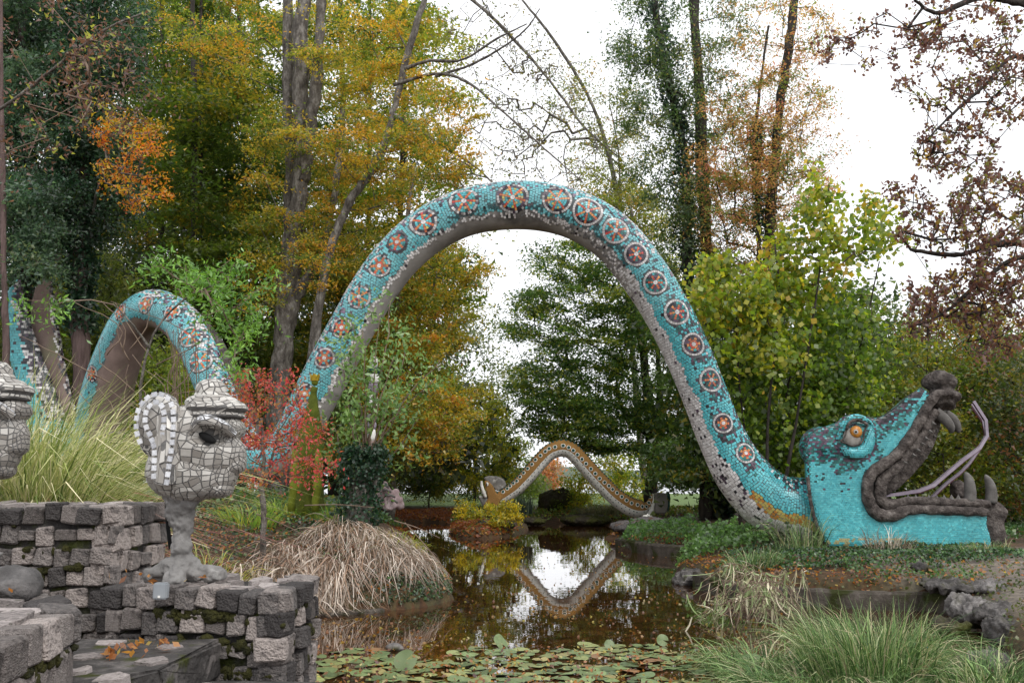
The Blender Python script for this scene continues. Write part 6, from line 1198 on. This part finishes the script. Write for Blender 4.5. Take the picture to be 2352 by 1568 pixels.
side = np.stack([-d[:, 1], d[:, 0], RNG.normal(0, 0.5, n)], 1); wd = 0.0048 * RNG.uniform(0.5, 1.6, n)[:, None] * np.array([0.7, 1, 1, 0.9, 0.6, 0.15]); pos = np.stack([px, py, pz], -1)
V = np.stack([pos + side[:, None] * wd[..., None], pos - side[:, None] * wd[..., None]], 2).reshape(-1, 3); i = np.arange(n)[:, None] * 2 * (seg + 1) + 2 * np.arange(seg)[None]
mk('dry_grass', V, np.stack([i, i + 1, i + 3, i + 2], -1).reshape(-1, 4), M_straw, origin=(-3, 14, 0.5), col=np.repeat(pick(DRY, n) * RNG.uniform(0.6, 1.3, (n, 1)), seg, 0), label='bleached dead grass draped over the mound down to the water', cat='dry grass', kind='stuff')
# long dry stalks lying over the mound
for k, (a_, b_) in enumerate((((905, 1195), (1010, 1235)), ((930, 1200), (1040, 1330)), ((700, 1160), (860, 1165)), ((590, 1180), (720, 1240)), ((950, 1290), (1035, 1360)))):
    Ya = 15.0; p = np.array([P(*a_, Ya), P((a_[0] + b_[0]) / 2, (a_[1] + b_[1]) / 2 - 4, Ya - .3), P(*b_, Ya - .6)]); v, f = tube(catmull(p, 8), np.linspace(0.011, 0.005, 8), 5)
    mk('dry_stalk', v, f, M_palestem, origin=p[0], smooth=True, label=['dry stalk sticking out over the inlet, highest of those on the mound', 'long dry stalk slanting down the right flank of the mound', 'dry stalk lying level at the green figure feet', 'dry stalk slanting beside the pink shrub stem', 'short dry stalk nearest the right tip of the mound'][k], cat='stalk', group='dry stalks on the mound')
# lush blades around the figures
IR = [(0.16, 0.28, 0.05, 5), (0.28, 0.36, 0.06, 3), (0.45, 0.42, 0.08, 2)]
for k, (u, v_, Y, rx, n, lab) in enumerate(((575, 1150, 15.4, .5, 260, 'lush green blades left of the robed figure'), (655, 1140, 16.6, .5, 260, 'lush green blades under the white belly of the arch foot'), (770, 1140, 16.4, .4, 240, 'lush green blades right of the robed figure'), (920, 1185, 15.4, .35, 200, 'yellow green blades at the top of the mound beside the stump'), (490, 1190, 12.6, .5, 170, 'yellow green blades behind the neck of the elephant-eared head'), (480, 1290, 10.5, .35, 120, 'yellow blades on the slope right of the statue foot'), (400, 1270, 9.4, .2, 60, 'few yellowing blades left of the statue foot'))):
    q = P(u, v_, Y); grassclump('blade_clump', lab, 'plant', q[0], Y, rx, 0.35, n, 0.55, 0.022, IR if k < 3 else [(0.4, 0.4, 0.07, 4), (0.2, 0.28, 0.05, 3), (0.6, 0.45, 0.1, 1)], rise=0.95, droop=(0.3, 0.9), mat=M_leaf)
# right foreground sedge and drooping reed
SED = [(0.10, 0.18, 0.06, 5), (0.22, 0.33, 0.12, 4), (0.44, 0.46, 0.26, 2), (0.05, 0.10, 0.03, 4), (0.46, 0.38, 0.26, 1.3)]
for k, (x_, y_, rx, ry, n, L, dr, lab) in enumerate(((2.75, 8.5, 0.7, .45, 1700, 0.62, (0.6, 1.2), 'fine arching sedge clump in the water at the lower right of the lilies'), (3.35, 8.7, 0.55, .5, 2000, 1.05, (0.15, 0.7), 'tall upright green sedge clump in the right foreground'), (4.35, 8.4, 0.6, .6, 1500, 0.75, (0.4, 1.0), 'sedge clump against the rocks at the lower right corner'),
        (2.5, 9.5, 0.5, .4, 900, 0.6, (0.6, 1.2), 'pale arching sedge clump left of the drooping reeds'), (3.9, 9.9, 0.8, .6, 1500, 0.75, (0.3, 1.0), 'green sedge clump behind the upright one'), (3.3, 7.6, 0.9, .35, 1500, 0.55, (0.5, 1.1), 'nearest sedge clump at the bottom edge'))):
    grassclump('sedge_clump', lab, 'sedge', x_, y_, rx, ry, int(n * 0.7), L, 0.0115, SED, rise=0.9, droop=dr, lean=(-0.25, -0.1), z=0.0, group='sedge clumps in the right foreground')
REED = [(0.34, 0.42, 0.22, 4), (0.24, 0.32, 0.14, 4), (0.75, 0.68, 0.52, 4), (0.5, 0.5, 0.32, 2)]
q = G(1700, 1440)
ro = thing('reed_clump', 'bent reed clump with long drooping blades hanging into the pond', 'reeds', (q[0], q[1], 0))
for k in range(52):
    u0, u1 = RNG.uniform(1660, 1860), RNG.uniform(1575, 1860); y0 = q[1] + RNG.uniform(-.5, .9); top = RNG.uniform(1290, 1380); b = P(u0 + 20, 1425, y0); b[2] = 0; m_ = P((u0 + u1) / 2, top, y0); e_ = P(u1, top + RNG.uniform(20, 80), y0 - .2)
    c = catmull(np.array([b, m_, e_]), 12); v, f = tube(c, np.linspace(0.008, 0.004, 12), 5); s_ = mk('stalk', v, f, M_palestem, ro, smooth=True)
    n = 14; j = RNG.integers(3, 12, n); bb = c[j]; dd = np.stack([RNG.normal(-0.2, 0.6, n), RNG.normal(0, 0.4, n)], 1); v, f, seg = blades(bb, dd, RNG.uniform(0.25, 0.6, n), 0.032 * RNG.uniform(0.6, 1.2, n), RNG.uniform(-0.9, 0.25, n), 0.35)
    mk('blades', v, f, M_straw, s_, col=np.repeat(pick(REED, n) * RNG.uniform(0.8, 1.2, (n, 1)), seg, 0), kind='stuff')
for u, v_, Y, n, L, lab in ((1835, 1235, 16.6, 160, 0.9, 'thin green grass growing against the serpent white neck'), (2040, 1255, 16.4, 120, 0.55, 'dry tuft of grass below the serpent jaw'), (2130, 1235, 16.7, 40, 0.35, 'dark narrow-leaved plant below the front of the jaw'), (1730, 1290, 15.3, 300, 0.45, 'light green grass on the bank above the concrete edge'), (1600, 1215, 19.5, 200, 0.4, 'grass tuft on the green mound left of the serpent neck'), (2260, 1290, 15.8, 220, 0.35, 'green tuft at the right end of the ivy bank')):
    q = P(u, v_, Y); grassclump('grass_tuft', lab, 'grass', q[0], Y, 0.45, 0.3, int(n * 1.5), L * 1.15, 0.012, SED if 'dry' not in lab else DRY, rise=0.95, droop=(0.2, 0.8))
# reeds beside far shore and dark yucca
q = P(1205, 1165, 33); grassclump('yucca', 'dark spiky yucca under the left side of the far serpent', 'plant', q[0], 33, 0.3, 0.2, 160, 0.95, 0.05, [(0.03, 0.05, 0.035, 4), (0.07, 0.09, 0.06, 2)], rise=0.75, droop=(0.0, 0.35), z=q[2] - 0.2)
q = P(1372, 1150, 38); grassclump('grass_tussock', 'grey brown grass tussock under the right side of the far serpent', 'grass', q[0], 38, 0.8, 0.4, 700, 1.0, 0.02, [(0.22, 0.2, 0.12, 4), (0.12, 0.14, 0.07, 2)], rise=0.9, droop=(0.3, 1.0))

# ================================================================== ground covers
def cover(name, label, x0, x1, y0, y1, dens, size, pal, h=0.12, mask=None, mat=None, up=0.6, cat='ground cover', aspect=0.8):
    n = int((x1 - x0) * (y1 - y0) * dens); x = RNG.uniform(x0, x1, n); y = RNG.uniform(y0, y1, n); d = sdist(x, y); k = d > 0.03
    if mask is not None: k &= RNG.random(n) < mask(x, y, d)
    x, y, d = x[k], y[k], d[k]; hh = h * (0.45 + 0.55 * vnoise(x, y, 2.6)) * np.minimum(1, d * 3 + 0.2)
    z = hgt(x, y) + hh * RNG.random(len(x)) ** 0.5 + 0.01; v, f = leaf_vf(np.stack([x, y, z], 1), size, up, False, aspect); LEAFCOUNT[0] += len(x)
    patch = 0.75 + 0.5 * vnoise(x + 5, y, 1.9)
    mk(name, v, f, mat or M_leafgloss, origin=(x.mean(), y.mean(), 0), col=pick(pal, len(x)) * (RNG.uniform(0.7, 1.3, len(x)) * patch)[:, None], kind='stuff', label=label, cat=cat)
GC = [(0.05, 0.115, 0.035, 5), (0.085, 0.17, 0.05, 3), (0.13, 0.20, 0.06, 1), (0.14, 0.07, 0.04, 0.5)]
DI = [(0.02, 0.045, 0.022, 5), (0.04, 0.08, 0.035, 3), (0.10, 0.06, 0.04, 1)]
cover('ivy_ground', 'low green leaves covering the slope behind the statue', -6.8, -1.4, 6.9, 12.6, 420, 0.055, GC, 0.16, lambda x, y, d: np.clip(1.2 - sst(-2.4, -1.4, x) * 0.7, 0, 1))
cover('ivy_ground', 'dark ivy on the mound behind the dead grass', -6.5, -1.0, 12.4, 17.5, 330, 0.06, GC + DI, 0.12, lambda x, y, d: 0.75 + 0.25 * sst(14.5, 16, y) + 0.6 * (x > -1.9))
cover('ivy_ground', 'small dark leaves on the right tip of the mound', -2.6, -0.8, 12.4, 19.5, 1500, 0.04, [(0.06, 0.11, 0.055, 5), (0.11, 0.17, 0.09, 3), (0.03, 0.05, 0.03, 2), (0.2, 0.09, 0.04, 0.6)], 0.09, lambda x, y, d: sst(-2.5, -1.8, x))
cover('ground_plants', 'leafy green plants on the mound left of the serpent neck', 2.2, 5.0, 17.2, 26.5, 480, 0.08, [(0.10, 0.20, 0.06, 5), (0.16, 0.28, 0.10, 3), (0.06, 0.11, 0.04, 2)], 0.6, lambda x, y, d: sst(0.0, 0.25, d), mat=M_leaf)
cover('ivy_ground', 'dark ivy bank below the serpent head', 3.9, 8.8, 14.7, 17.3, 620, 0.055, DI + GC[:2], 0.12, lambda x, y, d: sst(0.3, 0.7, d))
cover('ground_plants', 'mixed green plants along the concrete pond edge', 3.2, 7.0, 13.4, 16.4, 380, 0.055, GC + [(0.3, 0.14, 0.05, 1)], 0.13, lambda x, y, d: sst(0.08, 0.2, d) * sst(1.5, 0.9, d) * (vnoise(x, y, 2.4) > 0.42))
cover('ground_plants', 'green ground plants beyond the serpent head', 4.5, 14, 18.4, 26, 110, 0.09, GC, 0.25)
cover('leaf_litter', 'undergrowth along the foot of the left wood', -16, -3.5, 17.5, 30, 110, 0.10, GC + [(0.2, 0.2, 0.05, 2)], 0.35, mat=M_leaf)
cover('ground_plants', 'undergrowth on the far bank around the far serpent', -2.5, 9, 36.0, 40, 110, 0.11, [(0.13, 0.2, 0.04, 5), (0.25, 0.26, 0.04, 2), (0.3, 0.14, 0.04, 1)], 0.3)
cover('ivy_ground', 'mossy tufts among the rocks at the right edge', 4.6, 9.5, 8.0, 14.6, 200, 0.05, [(0.08, 0.11, 0.03, 4), (0.15, 0.16, 0.06, 2), (0.2, 0.1, 0.05, 1)], 0.08, lambda x, y, d: 0.3 + 0.7 * (vnoise(x, y, 2.2) > 0.5))
# fallen leaves
FALL = [(0.34, 0.12, 0.03, 5), (0.45, 0.2, 0.05, 4), (0.22, 0.08, 0.03, 4), (0.5, 0.35, 0.08, 1)]
def litter(label, x, y, z, size, pal=FALL):
    n = len(x); cen = np.stack([x, y, z], 1); v, f = leaf_vf(cen, size, 0.86, False, 0.75); mk('fallen_leaves', v, f, M_leaf, origin=(x.mean(), y.mean(), z.mean()), col=pick(pal, n) * RNG.uniform(0.7, 1.2, (n, 1)), kind='stuff', label=label, cat='fallen leaves')
def scat(x0, x1, y0, y1, n, msk=None):
    x = RNG.uniform(x0, x1, n); y = RNG.uniform(y0, y1, n); k = sdist(x, y) > 0.02
    if msk is not None: k &= RNG.random(n) < msk(x, y)
    return x[k], y[k]
x, y = scat(-5.5, -1.0, 7, 17, 2600); litter('brown fallen leaves on the left bank', x, y, hgt(x, y) + 0.1, 0.055)
x, y = scat(-9, 0, 27, 42, 9000); litter('red brown fallen leaves carpeting the far inlet bank', x, y, hgt(x, y) + 0.03, 0.13, [(0.32, 0.10, 0.035, 5), (0.24, 0.08, 0.03, 4), (0.4, 0.2, 0.06, 1)])
x, y = scat(2.5, 9, 13, 19, 9000, lambda x, y: np.exp(-((sdist(x, y) - 0.3) / 0.22) ** 2) + 0.12); litter('orange fallen leaves along the top of the concrete pond edge', x, y, hgt(x, y) + 0.03 + 0.03 * RNG.random(len(x)), 0.06)
x, y = scat(1.0, 6, 22, 36, 3500); litter('fallen leaves on the bank by the far serpent', x, y, hgt(x, y) + 0.03, 0.09)
pts = []
for (xa, ya, ra, z_, n) in ((-1.83, 4.55, 0.2, 1.135, 42), (-1.12, 4.35, 0.17, 0.955, 34), (-2.5, 4.0, 0.3, 1.47, 30), (-2.9, 4.5, 0.4, 1.47, 30), (-1.9, 5.35, 0.5, 1.41, 24)):
    a = RNG.uniform(0, 6.28, n); r = np.sqrt(RNG.random(n)) * ra; pts.append(np.stack([xa + np.cos(a) * r * 0.9, ya + np.sin(a) * r, z_ + RNG.uniform(0.005, 0.04, n)], 1))
pts = np.concatenate(pts)
for nm, sl_ in (('curled orange fallen leaves lying on the upper step', slice(0, 42)), ('curled orange fallen leaves on the lower step', slice(42, 76)), ('scattered fallen leaves on the wall tops', slice(76, None))):
    q = pts[sl_]; v, f = leaf_vf(q, 0.046, 0.55, False, 0.6); mk('fallen_leaves', v, f, M_leaf, origin=q.mean(0), col=pick(FALL, len(q)), kind='stuff', label=nm, cat='fallen leaves')

# ================================================================== on the water
lp = []
for k in range(6):
    r = np.random.default_rng(700 + k); n = 15; a = np.linspace(0.16, 2 * math.pi - 0.16, n); rr = 1 + r.normal(0, 0.03, n); z = r.normal(0, 0.025, n) + (0.06 * np.sin(a * 2 + k))
    V = [(0.08, 0, 0)] + [(math.cos(t_) * q_, math.sin(t_) * q_, z_) for t_, q_, z_ in zip(a, rr, z)]; Fs = [[0, i + 1, i + 2] for i in range(n - 1)]
    for m_i, c_ in enumerate(((0.16, 0.22, 0.085), (0.22, 0.25, 0.09), (0.11, 0.16, 0.065), (0.30, 0.26, 0.10), (0.24, 0.13, 0.06))):
        mn = 'lily_pad_%s' % ['green', 'olive', 'dark', 'yellowing', 'brown'][m_i]
        if mn not in MATS: mt = noise_mat(mn, [(0.3, tuple(x * 0.75 for x in c_)), (0.7, tuple(x * 1.25 for x in c_))], scale=2.5, rough=0.4, bump=0.15, bscale=9, rnd=0.5, spec=0.5, second=((0.2, 0.12, 0.05), 1.6, 0.62, 0.72))
        lp.append((m_i, mesh_from('lily_pad', V, Fs, MATS[mn], smooth=True)))
PADS = []; t_ = 0
while len(PADS) < 290 and t_ < 30000:
    t_ += 1; u = RNG.uniform(640, 1760); v_ = 1478 + 120 * RNG.random() ** 0.9; q = G(u, v_)
    edge = 1484 + 12 * math.sin(u * 0.021) + 16 * math.sin(u * 0.0077 + 1) + (30 if 1180 < u < 1330 else 0) * 0.5 + sst(1560, 1750, u) * 60 + sst(800, 690, u) * 22
    if v_ < edge: continue
    r_ = RNG.uniform(0.065, 0.125); 
    if sdist(np.array([q[0]]), np.array([q[1]]))[0] > -0.1 or (vnoise(q[0] * 1.0, q[1] * 1.0, 3.6) < 0.22): continue
    if all(math.hypot(q[0] - p[0], q[1] - p[1]) > (r_ + p[2]) * 0.68 for p in PADS): PADS.append((q[0], q[1], r_))
def LILY(mi, x, y):
    return '%s lily pad floating %s, %s' % (['green', 'olive green', 'dark green', 'yellowing', 'brown withered'][mi], 'by the left wall' if x < -0.75 else 'in mid pond' if x < 0.9 else 'by the right sedge', 'at the far lily edge' if y > 9.6 else 'nearest the bottom edge' if y < 8.9 else 'halfway back')
for k, (x_, y_, r_) in enumerate(PADS):
    mi = RNG.choice(5, p=[0.4, 0.3, 0.18, 0.08, 0.04]); cand = [m_ for a_, m_ in lp if a_ == mi]
    place('lily_pad', cand[RNG.integers(len(cand))], (x_, y_, 0.006 + 0.012 * RNG.random()), (RNG.normal(0, .07), RNG.normal(0, .07), RNG.uniform(0, 6.28)), (r_, r_, r_), label=LILY(mi, x_, y_), cat='lily pad', group='floating water lily pads')
bigm = mesh_from('lily_pad', [(0.08, 0, 0)] + [(math.cos(t_) * 1.0, math.sin(t_) * 1.0, 0.1 * math.sin(3 * t_)) for t_ in np.linspace(0.2, 6.08, 17)], [[0, i + 1, i + 2] for i in range(16)], MATS['lily_pad_green'], smooth=True)
for u, v_, r_, rx, ry, lab in ((1728, 1545, 0.125, 0.85, 0.0, 'large pale lily pad tilted up beside the sedge at the lower right'), (1522, 1482, 0.07, 1.2, 0.3, 'round lily pad standing on edge at the back of the lilies'), (1150, 1490, 0.10, 0.5, 0.9, 'folded pale lily leaf poking up in the middle of the lilies'), (930, 1537, 0.12, 0.9, -0.5, 'curled dark green lily leaf lifted above the left lilies'), (1400, 1492, 0.06, 1.0, 0.6, 'small upright lily leaf right of the middle')):
    q = G(u, v_); place('lily_pad', bigm, (q[0], q[1], 0.03 + r_ * 0.5), (rx, ry, RNG.uniform(-0.4, 0.4)), (r_, r_, r_), label=lab, cat='lily pad')
q = G(905, 1492); v, f = blob([ellipsoid((q[0], q[1], 0.03), (0.10, 0.08, 0.05)), ellipsoid((q[0] + .05, q[1], 0.02), (0.07, 0.06, 0.04))], 0.015, 2, 0.01, 9); mk('stone', v, f, M_rock, origin=(q[0], q[1], 0), smooth=True, label='small dark grey stone showing among the left lily pads', cat='stone')
n = 2600; u = RNG.uniform(700, 1800, n); v_ = 1190 + 300 * RNG.random(n) ** 0.8; q = G(u, v_); k = (sdist(q[:, 0], q[:, 1]) < -0.05) & (RNG.random(n) < 0.12 + 0.5 * (vnoise(q[:, 0], q[:, 1] * 0.6, 1.8) > 0.5)); q = q[k]
v, f = leaf_vf(np.c_[q, np.full(len(q), 0.006)], 0.05, 0.97, False, 0.7); mk('floating_leaves', v, f, M_leaf, origin=(0, 14, 0), col=pick([(0.35, 0.2, 0.06, 4), (0.22, 0.09, 0.03, 5), (0.45, 0.38, 0.16, 2)], len(q)) * RNG.uniform(0.6, 1.2, (len(q), 1)), kind='stuff', label='small fallen leaves floating on the pond', cat='fallen leaves')
n = 900; u = RNG.uniform(660, 1760, n); q = G(u, RNG.uniform(1485, 1580, n)); q = q[sdist(q[:, 0], q[:, 1]) < -0.05]
v, f = leaf_vf(np.c_[q, np.full(len(q), 0.028)], 0.05, 0.8, False, 0.6); mk('floating_leaves', v, f, M_leaf, origin=(0, 9, 0), col=pick([(0.40, 0.16, 0.05, 4), (0.22, 0.09, 0.04, 3), (0.5, 0.42, 0.2, 2), (0.15, 0.07, 0.07, 1)], len(q)) * RNG.uniform(0.6, 1.2, (len(q), 1)), kind='stuff', label='withered leaves lying on the lily pads', cat='fallen leaves')

# ================================================================== rocks and pond edges
def rock(label, u, v_, Y, ru, rv, ry, mat=None, extra=(), nz=0.12, name='rock', vox=None, dz=0.0, group=None):
    k = float(mpp(v_, Y)); o = P(u, v_, Y); pr = [ellipsoid(o, (ru * k, ry, rv * k))] + [ellipsoid(o + np.array([a * k, 0, b * k]), (c_ * k, ry * 0.8, d * k)) for a, b, c_, d in extra]
    v, f = blob(pr, vox or max(0.02, rv * k * 0.09), 2, nz * max(0.4, rv * k * 2), 1.2 / max(rv * k, 0.15)); return mk(name, v, f, mat or M_rock, origin=(o[0], Y, o[2] - rv * k), smooth=True, label=label, cat='rock', **({'group': group} if group else {}))
M_slab = noise_mat('dull_slab', [(0.3, (0.06, 0.055, 0.055)), (0.7, (0.17, 0.16, 0.16))], scale=2, detail=10, bump=0.8, bscale=12, second=((0.10, 0.05, 0.03), 3, 0.5, 0.65))
rock('dark mossy two-lobed boulder under the crown of the far serpent', 1262, 1152, 40, 26, 24, 0.6, M_mossrock, [(30, 6, 19, 26), (12, -4, 20, 18)])
rock('grey sloping slab at the foot of the far serpent tail', 1450, 1210, 29.5, 48, 13, 1.6, M_slab, [(40, 8, 40, 14)])
rock('low mossy rock at the far shore, left of the reflection', 1225, 1196, 36, 30, 8, 0.8, M_mossrock)
rock('long mossy rock bank at the far shore', 1345, 1193, 36.5, 60, 13, 1.0, M_mossrock)
rock('small white stone under the far serpent tail', 1488, 1186, 31.5, 10, 5, 0.2, M_white)
rock('grey root-like rock at the corner of the pond edge', 1596, 1326, 17.0, 42, 18, 0.5, M_rock, [(-30, -8, 22, 10), (28, -2, 24, 12), (8, 10, 14, 10)])
rock('flat grey rock beside the concrete edge', 1690, 1340, 15.6, 42, 12, 0.35, M_rock, [(30, 2, 20, 9)])
for k, (u, v_, ru, rv) in enumerate(((1108, 1205, 12, 12), (1142, 1200, 13, 12), (1128, 1222, 15, 9), (1158, 1220, 12, 10), (1175, 1205, 9, 8), (1092, 1222, 10, 8))):
    rock(['upper left stone of the island pile', 'upper middle stone of the island pile', 'low wide stone at the water in the island pile', 'low right stone of the island pile', 'small right stone of the island pile', 'small left stone of the island pile'][k], u, v_, 30.2, ru, rv, 0.25, M_rock, group='stones piled on the little island')
RK = [(2050, 1322, 15.1, 36, 9, .3, 'flat brown stone at the right end of the concrete edge'), (2100, 1318, 14.6, 30, 14, .3, 'mossy stone beside the pale angular one'), (2118, 1305, 14.4, 22, 11, .2, 'pale angular stone on top of the edge stones'), (2190, 1345, 13.4, 70, 12, .5, 'long flat slab at the top of the right-hand rocks'),
      (2290, 1350, 13.0, 60, 14, .5, 'flat slab at the right edge below the path'), (2225, 1400, 12.0, 42, 34, .4, 'large pale boulder at the head of the right-hand rocks'), (2300, 1410, 11.4, 50, 22, .4, 'grey slab stacked right of the pale boulder'), (2330, 1460, 10.6, 50, 40, .5, 'big grey boulder at the right edge'), (2290, 1530, 9.9, 46, 36, .4, 'grey boulder behind the sedge at the lower right corner'), (2180, 1440, 11.6, 40, 18, .3, 'dark low rock behind the sedge')]
for u, v_, Y, ru, rv, ry, lab in RK: rock(lab, u, v_, Y, ru, rv, ry, M_mossrock if 'mossy' in lab or 'dark' in lab else M_rock, [(ru * 0.4, rv * 0.2, ru * 0.5, rv * 0.6)], nz=0.16, group='rocks at the right of the pond')
q = P(2170 + 1, 1302, 14.6)
v, f = box_vf(q, (0.26, 0.2, 0.12), 0.3); mk('light_block', v, f, M_greyconc, origin=q, label='small pale square block lying at the path edge', cat='block')
# thin stone slabs layered along the right-hand path edge
def kerb(label, pts, z, wdt, h, mat):
    p = np.array(pts, float); c = catmull(np.c_[p, np.zeros(len(p))], 40)[:, :2]; T = np.gradient(c, axis=0); T /= np.linalg.norm(T, axis=1)[:, None]; Nn = np.stack([-T[:, 1], T[:, 0]], 1)
    rings = []
    for a, b in ((-1, -1), (-1, 0.75), (-0.75, 1), (0.75, 1), (1, 0.75), (1, -1)): rings.append(np.c_[c + Nn * a * wdt / 2 + RNG.normal(0, 0.008, c.shape), z + b * h / 2 + RNG.normal(0, 0.006, len(c))])
    V = np.concatenate(rings); n = 40; Fs = [[q * n + i, q * n + i + 1, ((q + 1) % 6) * n + i + 1, ((q + 1) % 6) * n + i] for q in range(6) for i in range(n - 1)] + [[q * n for q in range(6)][::-1], [q * n + n - 1 for q in range(6)]]
    mk('pond_edge', V, Fs, mat, origin=(c[0, 0], c[0, 1], z), label=label, cat='kerb', group='concrete edges of the pond', smooth=False)
M_edge = noise_mat('wet_concrete_edge', [(0.3, (0.03, 0.024, 0.018)), (0.6, (0.10, 0.085, 0.07)), (0.8, (0.22, 0.19, 0.17))], scale=4, detail=10, bump=0.7, bscale=30, second=((0.03, 0.035, 0.006), 3, 0.5, 0.6))
kerb('low concrete rim running below the serpent bank', [tuple(G(u, v_)) for u, v_ in ((1600, 1347), (1660, 1368), (1760, 1386), (1900, 1394), (2050, 1400), (2150, 1403), (2230, 1425))], 0.10, 0.16, 0.34, M_edge)
kerb('mossy concrete rim by the green mound across the pond', [tuple(G(u, v_)) for u, v_ in ((1425, 1258), (1500, 1273), (1588, 1280))], 0.10, 0.3, 0.36, M_edge)
kerb('grey concrete rim showing under the dead grass of the mound', [tuple(G(u, v_)) for u, v_ in ((640, 1412), (700, 1413), (800, 1409), (880, 1404))], 0.0, 0.2, 0.09, M_edge)
# yellow bush and leaves on the small island
YI = 30.3; q = P(1150, 1190, YI)
tree('yellow_shrub', 'golden yellow shrub on the little island below the far serpent head', 'shrub', [trk([(1150, 1195), (1152, 1175), (1155, 1160)], YI, 0.04, 0.02)], vol((1155, 1172, 44, 18, 29.6, 30.8, 40), (1080, 1168, 36, 20, 29.8, 31, 20), (1165, 1192, 36, 12, 29.4, 30.4, 18)), 46, 0.22, 0.085, [(0.55, 0.42, 0.03, 5), (0.38, 0.36, 0.04, 3), (0.2, 0.24, 0.03, 2)], flat=0.3, tri=False, tip_r=0.005)
n = 900; x, y = RNG.normal(float(q[0]) - 0.4, 0.8, n), RNG.normal(YI, 0.9, n); k = sdist(x, y) > 0; x, y = x[k], y[k]; litter('red and brown leaves on the little island', x, y, hgt(x, y) + 0.08 * RNG.random(len(x)), 0.10, [(0.35, 0.1, 0.04, 4), (0.3, 0.2, 0.05, 2), (0.1, 0.15, 0.04, 2)])
for lab, (u, v_), Y, vols, pal in [('small yellow bush right of the boulder under the far serpent', (1330, 1170), 41, [(1335, 1110, 40, 45), (1310, 1150, 30, 20)], YGRN), ('yellow bush beyond the right slope of the far serpent', (1420, 1150), 46, [(1415, 1060, 50, 50), (1440, 1120, 50, 30)], YGRN), ('reddish round tree far off inside the far serpent arch', (1270, 1140), 75, [(1262, 1090, 26, 34)], [(0.42, 0.16, 0.07, 4), (0.3, 0.2, 0.08, 2)]),
        ('yellow green tree left of the far serpent crown', (1180, 1160), 48, [(1180, 1060, 50, 60), (1200, 1110, 40, 30)], [(0.2, 0.24, 0.04, 4), (0.12, 0.17, 0.03, 4)]), ('grey bush far off under the far serpent arch', (1235, 1140), 60, [(1225, 1110, 30, 24)], [(0.13, 0.15, 0.07, 4), (0.2, 0.17, 0.08, 2)])]:
    tree('bush', lab, 'bush', [trk([(u, v_), (u + 2, v_ - 30), (u, v_ - 60)], Y, 0.06, 0.03)], vol(*[(a, b, c_, d_, Y - 1.5, Y + 1.5, 40) for a, b, c_, d_ in vols]), 60, 0.55 * Y / 42, 0.12 * Y / 42, pal, flat=0.25)
bpy.data.scenes.remove(TS)
print('LEAVES', LEAFCOUNT[0], 'TRIS', sum(len(o.data.loops) - 2 * len(o.data.polygons) for o in bpy.data.objects if o.type == 'MESH' and o.data.users == 1))
